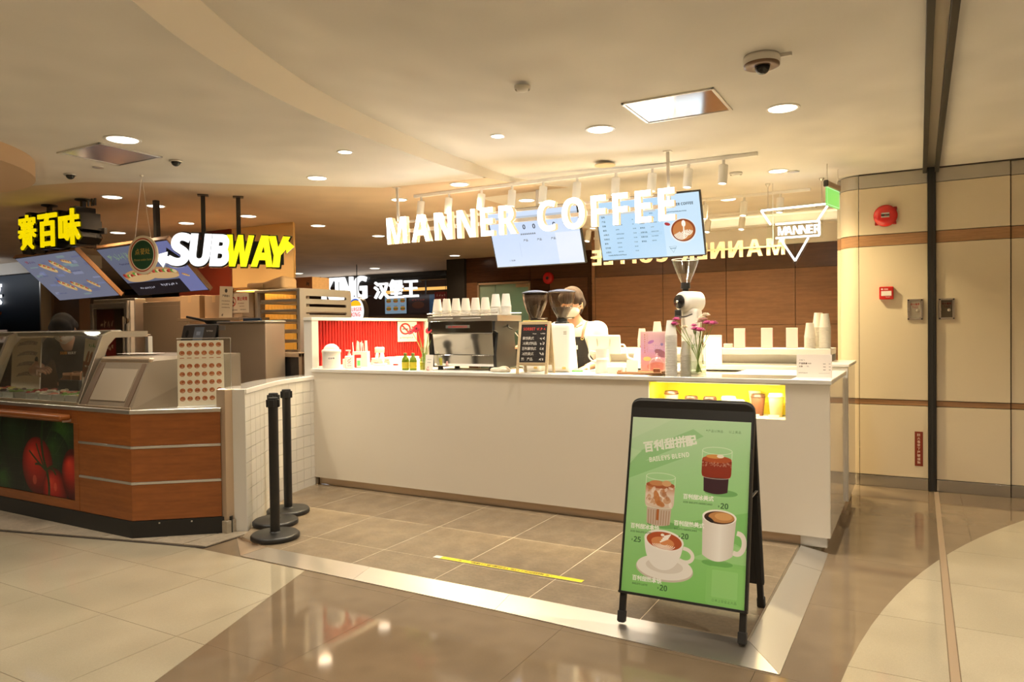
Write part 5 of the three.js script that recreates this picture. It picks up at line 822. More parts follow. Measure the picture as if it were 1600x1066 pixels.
{ // hopper grinder
  const t = thing('shop_grinder', 'white shop grinder with black dial and a wide clear funnel hopper', 'coffee grinder', [-1.52, CT, -5.38], 0);
  part(t, 'base_column', merge([rb(0.19, 0.03, 0.24, 0.012, 0.02, 0.015, 0, 2), rb(0.13, 0.47, 0.15, 0.03, 0.035, 0.25, -0.01, 3)]), M.white);
  part(t, 'motor_housing', lathe([[0, -0.13], [0.05, -0.13], [0.075, -0.11], [0.078, 0.03], [0.07, 0.06], [0.055, 0.07], [0, 0.07]], 40).rotateX(PI / 2), M.white, [0.012, 0.535, 0.02], [0, -0.55, 0]);
  part(t, 'grind_dial', lathe([[0, 0.022], [0.02, 0.022], [0.022, 0.016], [0.048, 0.016], [0.051, 0.01], [0.051, 0]], 36).rotateX(PI / 2), M.blackGloss, [-0.027, 0.535, 0.083], [0, -0.55, 0]);
  part(t, 'dial_button', lathe([[0, 0.006], [0.008, 0.006], [0.01, 0]], 18).rotateX(PI / 2), M.chrome, [-0.0395, 0.535, 0.103], [0, -0.55, 0]);
  part(t, 'collar', merge([cyl(0.033, 0.036, 0.045, 28, 0, 0.655, 0.02), cyl(0.024, 0.024, 0.04, 24, 0, 0.62, 0.02)]), M.black);
  part(t, 'hopper', lathe([[0.03, 0.67], [0.036, 0.68], [0.06, 0.735], [0.085, 0.8], [0.098, 0.845], [0.099, 0.852], [0.096, 0.852], [0.083, 0.802], [0.058, 0.737], [0.034, 0.682]], 40).translate(0, 0, 0.02), M.glass); part(t, 'hopper_rim', new THREE.TorusGeometry(0.099, 0.003, 8, 48).rotateX(PI / 2), M.clearPlastic, [0, 0.85, 0.02]);
  part(t, 'bag_clamp', merge([tube([[-0.05, 0.43, 0.12], [0.02, 0.42, 0.14], [0.07, 0.44, 0.1]], 0.005, 12, 8), rb(0.045, 0.07, 0.04, 0.008, -0.035, 0.44, 0.1)]), M.black);
  const v = thing('carnation_vase', 'clear glass cylinder with water and pink and white carnations at the counter edge', 'vase', [-1.34, CT, -5.02]);
  part(v, 'vase_glass', lathe([[0, 0.002], [0.052, 0.002], [0.055, 0.008], [0.055, 0.225], [0.052, 0.225], [0.052, 0.018], [0, 0.018]], 40), M.glass); part(v, 'vase_water', cyl(0.051, 0.051, 0.09, 36, 0, 0.064, 0), M.water);
  const pink = mat([0.62, 0.16, 0.34], 0.7), pinkDark = mat([0.38, 0.02, 0.14], 0.7), wh = mat([0.86, 0.78, 0.62], 0.8);
  for (let [x, y, z, s, m] of [[0.03, 0.315, 0.05, 0.03, pink], [-0.005, 0.325, 0.05, 0.026, pink], [0.07, 0.365, 0.02, 0.028, pink], [0.11, 0.36, 0.02, 0.03, pink], [0.02, 0.375, 0, 0.026, wh], [0.035, 0.395, 0.01, 0.028, wh], [0.055, 0.42, 0, 0.026, wh], [-0.16, 0.36, 0.02, 0.03, pink], [-0.145, 0.395, 0.02, 0.024, pink], [-0.03, 0.35, -0.01, 0.02, pink], [-0.09, 0.34, 0.01, 0.022, wh]]) {
    s *= 1.6; part(v, 'stem', tube([[x * -0.15, 0.03, z * 0.1], [x * 0.2, 0.18, z * 0.3], [x * 0.7, y * 0.8, z * 0.8], [x, y, z]], 0.0026, 14, 6), M.stem);
    const gs = []; for (let k = 0; k < 16; k++) { const a = k * 2.4, q = 0.25 + 0.75 * (k / 16); gs.push(new THREE.SphereGeometry(0.5, 7, 5).scale(s * 0.75, s * 0.12, s * 0.7).rotateX(-0.9 + 0.7 * q).translate(0, s * (0.45 - 0.35 * q), s * 0.55 * q).rotateY(a)); }
    const f = part(v, 'flower', merge(gs), m, [x, y, z]); if (m === pink) part(f, 'flower_heart', new THREE.SphereGeometry(s * 0.42, 10, 8).scale(1, 0.6, 1), pinkDark, [0, s * 0.25, s * 0.3]);
  }
  for (let i = 0; i < 14; i++) { const a = rnd(0, 6.28); part(v, 'leaf', new THREE.SphereGeometry(0.5, 6, 4).scale(0.006, 0.06, 0.003), M.leaf, [rnd(-0.06, 0.06), rnd(0.2, 0.32), rnd(-0.03, 0.04)], [rnd(-0.6, 0.6), a, rnd(-0.6, 0.6)]); }
}
{ // bags and cards
  const bag = (x, y, z, w, h, label, turn = 0) => {
    const t = thing('paper_bag', label, 'paper bag', [x, y, z], turn), g = new RoundedBoxGeometry(w, h, w * 0.45, 2, 0.004), a = g.attributes.position; for (let i = 0; i < a.count; i++) { const u = a.getY(i) / h + 0.5; a.setZ(i, a.getZ(i) * (1 - 0.45 * u)); a.setY(i, a.getY(i) + h / 2); } g.computeVertexNormals();
    part(t, 'bag_body', g, M.paper); part(t, 'folded_top', rb(w, 0.012, w * 0.27, 0.003, 0, h + 0.004, 0), M.paper); const sd = rb(0.0025, h * 0.9, w * 0.3, 0.001, 0, h / 2, 0); part(t, 'red_gusset', sd, M.red, [w / 2 + 0.001, 0, 0]); return t;
  };
  bag(-1.53, 1.1255, -6.2, 0.15, 0.235, 'large white paper bag with red and grey gusset beside the carnations', 0.25);
  bag(-1.38, 1.2505, -6.55, 0.095, 0.165, 'leftmost of the three white coffee bags on the rear shelf', 0.15); bag(-1.15, 1.2505, -6.55, 0.095, 0.165, 'middle one of the three white coffee bags on the rear shelf', 0.15); bag(-0.945, 1.2505, -6.55, 0.095, 0.165, 'rightmost of the three white coffee bags, next to the cup stacks', 0.15);
  solo('sugar_box', rb(0.07, 0.04, 0.05, 0.004, 0, 0.02, 0), M.paper, 'tiny white box on the rear shelf left of the coffee bags', 'box', [-1.48, 1.2505, -6.55]);
  const cx = canvasTex(384, 288, (x, w, h) => { x.fillStyle = '#e9ddd0'; x.fillRect(0, 0, w, h); scribble(x, 24, 58, 70, 20, '#5a4a40', 2, 4); x.fillStyle = '#4a3a30'; han(x, '产品热拿', 26, 98, 22, 0.14); txt(x, '¥25', 124, 110, 22, '#5a4a40'); han(x, '冰拿', 26, 136, 20, 0.12); txt(x, '-  11.', 90, 146, 22, '#5a4a40'); for (const y of [112, 148, 184]) { scribble(x, 290, y, 26, 6, '#6a5a50', 3); scribble(x, 350, y, 20, 5, '#6a5a50', 2); } scribble(x, 20, 222, 100, 8, '#7a6a60', 2); scribble(x, 240, 226, 120, 6, '#9a8a80', 1); });
  const k = thing('order_card', 'white printed order card standing at the right corner of the counter', 'card', [-0.6, CT, -5.1], 0.1); part(k, 'card_sheet', rb(0.215, 0.155, 0.003, 0.001, 0, 0.078, 0), [M.paper, M.paper, M.paper, M.paper, printed(cx, 0.8), M.paper], undefined, [-0.12, 0, 0]); part(k, 'card_foot', rb(0.215, 0.003, 0.06, 0.001, 0, 0.002, 0.03), M.paper);
}
{ // takeaway cups in the niche
  const sleeve = (x, z, y, h, r, colr, lid, label, cat = 'cup') => {
    const t = thing('takeaway_cup', label, cat, [x, y, z]); part(t, 'cup_wall', lathe([[0, 0], [r * 0.72, 0], [r * 0.74, 0.003], [r, h * 0.86], [0, h * 0.86]], 28), colr);
    if (lid) part(t, 'lid', lathe([[r * 1.04, h * 0.85], [r * 1.06, h * 0.88], [r * 0.98, h * 0.9], [r * 0.9, h], [r * 0.8, h], [r * 0.78, h * 0.96], [0, h * 0.96]], 28), lid); return t;
  };
  const tan = mat([0.6, 0.36, 0.24], 0.7), brn = mat([0.22, 0.075, 0.03], 0.6), lidW = mat([0.88, 0.8, 0.7], 0.5), lidB = mat([0.1, 0.035, 0.015], 0.4);
  sleeve(-0.835, -5.08, 0.836, 0.155, 0.05, tan, lidW, 'tan takeaway cup with a white lid at the right end of the lit niche');
  sleeve(-0.955, -5.1, 0.836, 0.145, 0.046, brn, lidB, 'dark brown takeaway cup with a brown lid in the lit niche');
  sleeve(-1.01, -5.27, 0.901, 0.1, 0.042, mat([0.9, 0.84, 0.55], 0.6), null, 'pale lidless cup standing on the raised step of the niche');
  sleeve(-1.16, -5.14, 0.836, 0.12, 0.05, M.cupWhite, lidW, 'white takeaway cup in the middle of the lit niche'); sleeve(-1.08, -5.05, 0.836, 0.105, 0.048, M.cupWhite, lidW, 'short white cup with white lid just above the poster board edge');
  sleeve(-1.27, -5.06, 0.836, 0.12, 0.046, brn, lidB, 'brown lidded cup third from the left end of the niche'); sleeve(-1.4, -5.06, 0.836, 0.12, 0.046, tan, lidB, 'tan cup with a brown lid second from the left end of the niche'); sleeve(-1.55, -5.08, 0.836, 0.15, 0.05, tan, lidB, 'taller tan cup with brown lid at the left end of the niche');
  for (const x of [-0.835, -0.96]) solo('niche_price_tag', rb(0.07, 0.022, 0.003, 0.001, 0, 0.011, 0), M.paper, x > -0.9 ? 'small white price tag in front of the tan cup in the niche' : 'small white price tag in front of the dark brown niche cup', 'price tag', [x, 0.8355, -4.98], [-0.3, 0, 0]);
}
// ---------- in front of the counter ----------
{
  const poster = canvasTex(900, 1300, (x, w, h) => {
    const g = x.createLinearGradient(0, 0, w * 0.4, h); g.addColorStop(0, '#c9e4c0'); g.addColorStop(0.35, '#a8d89c'); g.addColorStop(1, '#86ca6a'); x.fillStyle = g; x.fillRect(0, 0, w, h);
    x.globalAlpha = 0.35; x.fillStyle = '#d8ecca'; x.beginPath(); x.moveTo(0, 0); x.lineTo(330, 0); x.lineTo(0, 170); x.fill(); x.fillStyle = '#6ab25c'; x.beginPath(); x.moveTo(0, 360); x.lineTo(90, 250); x.lineTo(480, 70); x.lineTo(560, 120); x.lineTo(120, 330); x.lineTo(460, 270); x.lineTo(0, 470); x.fill(); x.fillStyle = '#cfe8bf'; x.beginPath(); x.moveTo(0, 240); x.lineTo(90, 260); x.lineTo(0, 330); x.fill(); x.fillStyle = '#5fae4c'; x.beginPath(); x.moveTo(900, 640); x.lineTo(420, 760); x.lineTo(900, 900); x.fill(); x.fillStyle = '#c3e4ae'; x.beginPath(); x.moveTo(500, 1000); x.lineTo(820, 860); x.lineTo(900, 900); x.lineTo(900, 1000); x.fill(); x.globalAlpha = 1;
    x.fillStyle = '#eef3e4'; x.save(); x.translate(95, 190); x.rotate(-0.2); han(x, '百利甜拼配', 0, 0, 78, 0.17, 1.06); x.restore(); txt(x, 'BAILEYS BLEND', 150, 322, 50, '#eef3e4', { rot: -0.2, style: '', sx: 0.86 });
    x.fillStyle = '#6d9a62'; han(x, '产品以物品', 590, 66, 21, 0.07, 1.08); han(x, '以上美品', 742, 66, 21, 0.07, 1.08); txt(x, '*', 575, 78, 24, '#6d9a62'); x.fillStyle = '#6d9a62'; x.fillText(',', 712, 86);
    const glassCup = (cx, cy, rw, hh, top, bot, name) => {
      ell(x, cx + 40, cy + hh - 10, rw * 1.1, 26, 'rgba(60,130,50,0.4)'); x.fillStyle = top; x.beginPath(); x.moveTo(cx - rw, cy + 70); x.lineTo(cx - rw, cy + hh * 0.52); x.quadraticCurveTo(cx - rw * 0.98, cy + hh * 0.62, cx - rw * 0.84, cy + hh * 0.64); x.lineTo(cx + rw * 0.84, cy + hh * 0.64); x.quadraticCurveTo(cx + rw * 0.98, cy + hh * 0.62, cx + rw, cy + hh * 0.52); x.lineTo(cx + rw, cy + 70); x.fill();
      x.fillStyle = bot; x.beginPath(); x.moveTo(cx - rw * 0.84, cy + hh * 0.64); x.lineTo(cx - rw * 0.8, cy + hh - 16); x.quadraticCurveTo(cx, cy + hh + 18, cx + rw * 0.8, cy + hh - 16); x.lineTo(cx + rw * 0.84, cy + hh * 0.64); x.fill();
      x.strokeStyle = 'rgba(240,245,230,0.75)'; x.lineWidth = 4; x.beginPath(); x.ellipse(cx, cy + 10, rw, 26, 0, 0, 2 * PI); x.stroke(); x.beginPath(); x.moveTo(cx - rw, cy + 10); x.lineTo(cx - rw, cy + 80); x.moveTo(cx + rw, cy + 10); x.lineTo(cx + rw, cy + 80); x.stroke(); x.beginPath(); x.ellipse(cx, cy + hh * 0.62, rw * 0.9, 14, 0, 0.1, PI - 0.1); x.stroke(); ell(x, cx, cy + 72, rw * 0.98, 26, name);
    };
    glassCup(665, 210, 108, 320, '#8f2f16', '#3d2028', '#b4552a'); ell(x, 650, 262, 66, 15, '#d89a50'); ell(x, 690, 258, 26, 13, '#f3ead8'); x.strokeStyle = 'rgba(230,220,200,0.6)'; x.lineWidth = 2; for (let i = 0; i < 40; i++) { const a = rnd(560, 770); x.beginPath(); x.arc(a, rnd(305, 335), rnd(2, 6), 0, 6.3); x.stroke(); }
    const g2 = x.createLinearGradient(0, 480, 0, 800); g2.addColorStop(0, '#b8683c'); g2.addColorStop(0.3, '#e5d3c2'); g2.addColorStop(0.6, '#dcc6b2'); g2.addColorStop(1, '#b39a86'); glassCup(252, 430, 112, 370, g2, '#c9b5a2', '#a85a34'); ell(x, 225, 490, 60, 20, '#c98a5a'); ell(x, 300, 488, 36, 22, '#d9a878'); for (let i = 0; i < 26; i++) ell(x, rnd(165, 340), rnd(520, 655), rnd(8, 26), rnd(6, 30), ['rgba(190,120,66,0.5)', 'rgba(244,234,222,0.65)', 'rgba(160,92,50,0.45)'][i % 3], rnd(0, 3)); ell(x, 232, 600, 22, 58, 'rgba(196,122,62,0.85)', -0.3); ell(x, 262, 640, 34, 20, 'rgba(186,112,58,0.8)', 0.4); x.strokeStyle = 'rgba(150,100,70,0.55)'; x.lineWidth = 6; for (let i = 0; i < 9; i++) { x.beginPath(); x.moveTo(172 + i * 20, 690); x.lineTo(176 + i * 19, 790); x.stroke(); } x.fillStyle = '#b0632e'; x.fillRect(236, 680, 18, 80);
    ell(x, 700, 1010, 110, 24, 'rgba(60,130,50,0.35)'); const g3 = x.createLinearGradient(590, 0, 830, 0); g3.addColorStop(0, '#ded6cc'); g3.addColorStop(0.5, '#f3efe8'); g3.addColorStop(1, '#d5ccc0'); x.strokeStyle = '#ece6dc'; x.lineWidth = 34; x.beginPath(); x.ellipse(836, 860, 46, 70, 0.1, -1.5, 1.7); x.stroke(); x.fillStyle = g3; x.beginPath(); x.moveTo(580, 690); x.lineTo(590, 960); x.quadraticCurveTo(700, 1040, 805, 950); x.lineTo(822, 690); x.fill(); ell(x, 701, 690, 122, 52, '#f6f2ea'); ell(x, 701, 694, 108, 44, '#4a2a18'); ell(x, 716, 690, 92, 38, '#c48a52'); ell(x, 730, 684, 62, 26, '#dba66a'); ell(x, 634, 714, 34, 14, '#241a18', 0.5);
    ell(x, 318, 1100, 215, 90, '#cfc4b4'); ell(x, 318, 1090, 210, 86, '#f0ebe2'); ell(x, 318, 1080, 140, 50, '#e0d8cc'); x.strokeStyle = '#efe9df'; x.lineWidth = 26; x.beginPath(); x.ellipse(462, 985, 62, 46, 0.2, -1.7, 1.8); x.stroke(); x.fillStyle = '#f1ece4'; x.beginPath(); x.moveTo(156, 900); x.quadraticCurveTo(170, 1100, 300, 1110); x.quadraticCurveTo(430, 1110, 452, 910); x.fill(); ell(x, 304, 900, 150, 74, '#f6f1e9', 0.08); ell(x, 306, 903, 134, 62, '#b6552c', 0.08); ell(x, 296, 915, 88, 38, '#d98e58', 0.08); x.strokeStyle = '#fff6ea'; x.lineWidth = 5; for (let i = 0; i < 5; i++) { x.beginPath(); x.ellipse(304, 926, 30 + i * 14, 10 + i * 7, 0.05, 0.2, 2.9); x.stroke(); } x.lineWidth = 10; for (let i = 0; i < 4; i++) { x.beginPath(); x.moveTo(280 + i * 9, 912 - i * 14); x.lineTo(332 + i * 6, 886 - i * 10); x.stroke(); } ell(x, 292, 862, 14, 10, '#fff6ea');
    const item = (s, e, p, px, py) => { x.fillStyle = '#f2f5ea'; han(x, s, px, py, 36, 0.15, 1.04); txt(x, e, px + 2, py + 60, 17, '#4d7f45', { style: '' }); if (p) { txt(x, '¥', px + p[1], py + p[2] + 4, 20, '#3f6b3c'); txt(x, p[0], px + p[1] + 16, py + p[2], 54, '#3f6b3c'); } };
    item('百利甜冰美式', 'ICED BAILEYS AMERICANO', ['20', 258, 62], 430, 548); item('百利甜热美式', 'BAILEYS AMERICANO', ['20', 40, 108], 372, 745); item('百利甜冰拿铁', 'ICED BAILEYS LATTE', ['25', 14, 116], 40, 800); item('百利甜热拿铁', 'BAILEYS LATTE', ['20', 196, 62], 80, 1172);
    x.fillStyle = '#8fcf74'; x.beginPath(); x.roundRect(628, 1030, 272, 270, 40); x.fill(); x.fillStyle = '#9bd680'; x.beginPath(); x.roundRect(668, 1054, 180, 184, 8); x.fill(); x.fillStyle = '#5f9a50'; han(x, '口米上安全止火品', 672, 1250, 20, 0.08, 1.1);
  });
  const t = thing('poster_stand', 'black folding A-frame pavement sign with a green coffee drinks poster', 'a-frame sign', [-0.965, FL, -3.225], 0.02);
  const W = 0.6, tilt = -0.245, front = (y) => -0.035 - (y - 0) * Math.tan(0.245) * 1.0;
  const bd = new THREE.Shape(); bd.moveTo(-W / 2, 0.135); bd.lineTo(W / 2, 0.135); bd.lineTo(W / 2, 1.035); bd.quadraticCurveTo(W / 2, 1.085, W / 2 - 0.06, 1.085); bd.lineTo(-W / 2 + 0.06, 1.085); bd.quadraticCurveTo(-W / 2, 1.085, -W / 2, 1.035);
  const sheet = new THREE.ExtrudeGeometry(bd, { depth: 0.022, bevelEnabled: true, bevelSize: 0.003, bevelOffset: -0.003, bevelThickness: 0.003, bevelSegments: 1, curveSegments: 10 });
  const fr = part(t, 'board', sheet, M.black, [0, 0, -0.04], [tilt, 0, 0]);
  part(fr, 'poster', rb(0.574, 0.84, 0.002, 0.0006, 0, 0.565, 0.0265), [M.paper, M.paper, M.paper, M.paper, printed(poster, 0.4), M.paper]);
  part(fr, 'snap_frame', merge([rb(0.008, 0.76, 0.012, 0.002, -0.293, 0.52, 0.028), rb(0.008, 0.72, 0.012, 0.002, 0.293, 0.5, 0.028), rb(0.6, 0.01, 0.012, 0.002, 0, 0.143, 0.028)]), M.black);
  const bk = part(t, 'board', sheet.clone(), M.blackMatte, [0, 0, -0.545], [-tilt, 0, 0]);
  for (const [p, s] of [[fr, 1], [bk, -1]]) for (const x of [-W / 2 + 0.02, W / 2 - 0.02]) { part(p, 'leg', rb(0.03, 0.62, 0.026, 0.004, x, 0.31, s * -0.004 + 0.011), M.black); }
  for (const [p] of [[fr], [bk]]) for (const x of [-W / 2 + 0.02, W / 2 - 0.02]) part(p, 'foot', rb(0.038, 0.05, 0.032, 0.004, x, 0.03, 0.009), M.blackMatte);
  part(t, 'hinge_bar', rb(0.5, 0.03, 0.03, 0.008, 0, 1.035, -0.29), M.black); for (const x of [-0.29, 0.29]) part(t, 'spreader', bar([x, 0.62, -0.2], [x, 0.62, -0.4], 0.012, 0.004), M.steel);
}
{ // three queue posts
  const post = (x, z, label, turn) => {
    const t = thing('queue_post', label, 'queue post', [x, FL, z], turn);
    part(t, 'base', lathe([[0, 0], [0.155, 0], [0.162, 0.006], [0.162, 0.026], [0.15, 0.038], [0.04, 0.044], [0.04, 0.05], [0, 0.05]], 56), M.black);
    part(t, 'tube', cyl(0.032, 0.032, 0.86, 32, 0, 0.475, 0), M.black);
    part(t, 'belt_head', lathe([[0, 0.965], [0.03, 0.965], [0.034, 0.96], [0.034, 0.9], [0.033, 0.895]], 32), M.blackMatte);
    for (let k = 0; k < 4; k++) part(t, 'belt_slot', rb(0.03, 0.052, 0.014, 0.003).translate(0, 0.925, 0.037).rotateY(k * PI / 2), M.blackMatte); return t;
  };
  const p = post(-3.85, -3.505, 'nearest of three black queue posts with round bases by the tiled low wall', 0.6);
  post(-4.13, -3.765, 'middle black queue post, mostly hidden behind the nearest one', 0.4); post(-4.295, -4.045, 'farthest of the three black queue posts, closest to the coffee counter', 0.9);
  const tx = canvasTex(1024, 64, (x, w, h) => { x.fillStyle = '#e6cf1c'; x.fillRect(0, 0, w, h); x.fillStyle = '#e8d6cc'; x.fillRect(0, 0, 52, h); x.fillStyle = '#2a2408'; han(x, '品', 180, 18, 26, 0.12); txt(x, '+', 212, 30, 28, '#2a2408'); han(x, '请戴口罩', 270, 12, 38, 0.1, 0.98); han(x, '请保持1米以上安全距离', 420, 12, 38, 0.1, 0.84); han(x, '品', 786, 18, 26, 0.12); txt(x, '+', 818, 30, 28, '#2a2408'); });
  const g = rb(1.0, 0.002, 0.042, 0.0006); const q = solo('floor_tape', g, [M.paper, M.paper, printed(tx, 0.6), M.paper, M.paper, M.paper], 'yellow waiting line tape with black lettering stuck on the kiosk floor', 'floor tape', [-2.135, FL + 0.0022, -3.675], [0, 0.01, 0]);
}
{ // fittings on the cream wall
  const b = thing('alarm_bell', 'round red fire alarm bell high on the cream wall', 'alarm bell', [-0.255, 2.4, -7.2]);
  part(b, 'gong', lathe([[0, 0.062], [0.05, 0.06], [0.08, 0.05], [0.094, 0.03], [0.096, 0.012], [0.09, 0.01]], 44).rotateX(PI / 2), M.redGloss); part(b, 'mounting_base', merge([lathe([[0, 0.02], [0.09, 0.02], [0.092, 0]], 32).rotateX(PI / 2), ...[[0.07, -0.065], [-0.07, -0.065], [0.075, 0.06]].map(([x, y]) => rb(0.03, 0.03, 0.02, 0.006, x, y, 0.012))]), M.red);
  part(b, 'centre_plate', rb(0.064, 0.042, 0.004, 0.012, 0, 0, 0.063, 3), M.alu); part(b, 'centre_band', rb(0.066, 0.016, 0.002, 0.001, 0, 0, 0.066), M.dark); part(b, 'screw', lathe([[0, 0.004], [0.006, 0.004], [0.007, 0]], 14).rotateX(PI / 2), M.red, [0, 0, 0.067]);
  const cx = canvasTex(160, 160, (x, w, h) => { x.fillStyle = '#b01810'; x.fillRect(0, 0, w, h); x.fillStyle = '#efe6e0'; x.fillRect(18, 56, 124, 60); scribble(x, 40, 78, 80, 14, '#8a7a78', 2); ell(x, 26, 26, 12, 12, '#efe6e0'); txt(x, 'FIRE', 48, 28, 26, '#efe6e0'); scribble(x, 70, 130, 60, 12, '#efd6d0', 3); });
  const c = thing('call_point', 'square red fire alarm call point below the bell on the cream wall', 'fire call point', [-0.25, 1.72, -7.2]); part(c, 'housing', rb(0.112, 0.112, 0.045, 0.008, 0, 0, 0.0225, 2), M.redGloss); part(c, 'front_print', face(0.1, 0.1), printed(cx, 0.4), [0, 0, 0.0456]); part(c, 'break_glass', rb(0.08, 0.042, 0.002, 0.001, 0, -0.004, 0.0472), M.clearPlastic);
  const lx = canvasTex(128, 192, (x, w, h) => { x.fillStyle = '#b5ab9c'; x.fillRect(0, 0, w, h); x.fillStyle = '#a02018'; han(x, '防火卷帘', 14, 26, 24, 0.12, 1.06); han(x, '下止口', 30, 58, 22, 0.12); });
  const lock = (x, label, m) => { const t = thing('lock_plate', label, 'lock plate', [x, 1.57, -7.2]); part(t, 'plate_frame', merge([rb(0.118, 0.018, 0.018, 0.004, 0, 0.082, 0.009), rb(0.118, 0.018, 0.018, 0.004, 0, -0.082, 0.009), rb(0.018, 0.18, 0.018, 0.004, -0.05, 0, 0.009), rb(0.018, 0.18, 0.018, 0.004, 0.05, 0, 0.009)]), M.chrome); part(t, 'plate_door', rb(0.086, 0.15, 0.008, 0.002, 0, 0, 0.005), [m, m, m, m, mat(m === M.chrome ? 0xffffff : 0x8a8378, 0.25, { map: lx, metalness: 0.5 }), m]); part(t, 'keyhole', lathe([[0, 0.012], [0.009, 0.012], [0.012, 0.006], [0.013, 0]], 20).rotateX(PI / 2), M.steelBright, [0.018, -0.01, 0.009]); part(t, 'latch', rb(0.012, 0.03, 0.008, 0.003, -0.046, -0.004, 0.02), M.chrome); };
  lock(-0.03, 'bright chrome lock plate on the panel left of the black shutter post', M.chrome); lock(0.205, 'darker chrome lock plate on the panel right of the black shutter post', M.steel);
  const sx = canvasTex(96, 460, (x, w, h) => { x.fillStyle = '#7d2a10'; x.fillRect(0, 0, w, h); x.fillStyle = '#e6d6c4'; [...'防火卷帘下严禁堆物'].forEach((ch, i) => han(x, ch, 28, 26 + i * 46, 38, 0.1)); });
  solo('shutter_notice', rb(0.062, 0.3, 0.003, 0.001), [M.redDark, M.redDark, M.redDark, M.redDark, printed(sx, 0.6), M.redDark], 'narrow brown sticker with a column of pale characters low beside the black shutter post', 'notice', [-0.005, 0.36, -7.198]);
  const rd = (x, y, z, label, s = 1) => { const t = thing('alarm_bell', label, 'alarm bell', [x, y, z]); part(t, 'gong', lathe([[0, 0.05], [0.07, 0.045], [0.095, 0.02], [0.096, 0]], 32).rotateX(PI / 2).scale(s, s, s), M.redGloss); part(t, 'centre_plate', lathe([[0, 0.056], [0.03, 0.054], [0.032, 0.046]], 20).rotateX(PI / 2), M.dark); };
  rd(-5.72, 2.34, -11.52, 'dim red alarm bell on the timber wall above the glass door', 1.1);
}
{ // curved low wall with white tiles
  const w = setting('wall_low'); const cv = new THREE.CatmullRomCurve3([[-4.235, -3.6], [-4.42, -3.89], [-4.71, -4.36], [-4.815, -4.67], [-4.885, -4.98]].map(([x, z]) => V(x, 0, z)), false, 'centripetal'), n = 40, P = cv.getSpacedPoints(n), T = P.map((_, i) => cv.getTangentAt(i / n)), off = (d) => P.map((p, i) => [p.x - T[i].z * -d, p.z + T[i].x * -d]);
  const outer = P.map((p) => [p.x, p.z]), side = (d) => P.map((p, i) => { const nx = T[i].z, nz = -T[i].x; return [p.x + nx * d, p.z + nz * d]; });
  const inn = side(0.02), far = side(0.19);
  part(w, 'wall_core', prism([...side(0.014), ...side(0.19).reverse()], 1.0), M.white);
  part(w, 'coping', prism([...side(-0.008), ...side(0.2).reverse()], 0.03, 0.006), M.glossWhite, [0, 1.0, 0]);
  const L = cv.getLength(), rows = 10, hgt = 0.995 / rows, cols = Math.round(L / 0.115), sub = 4;
  for (let r = 0; r < rows; r++) for (let c = 0; c < cols; c++) {
    const q = []; for (let k = 0; k <= sub; k++) { const u = (c + 0.012 + (k / sub) * 0.976) / cols, p = cv.getPointAt(u), t = cv.getTangentAt(u); q.push([[p.x, p.z], [p.x + t.z * 0.016, p.z - t.x * 0.016]]); }
    part(w, 'tile', prism([...q.map((a) => a[0]), ...q.map((a) => a[1]).reverse()], hgt - 0.003), M.wallTile, [0, r * hgt + 0.002, 0]);
  }
  const a = side(0)[0], b = side(0.19)[0]; part(w, 'end_face', prism([[a[0] + 0.01, a[1] + 0.012], [b[0] + 0.01, b[1] + 0.012], b, a], 1.03), M.white);
  const st = [-4.385, -3.505]; part(w, 'steel_end_post', span(-4.39, -4.3, 0.1, 1.035, -3.62, -3.475, 0.004), M.steelDull); part(w, 'post_foot', span(-4.4, -4.29, 0, 0.1, -3.63, -3.465, 0.004), M.stripTile);
}
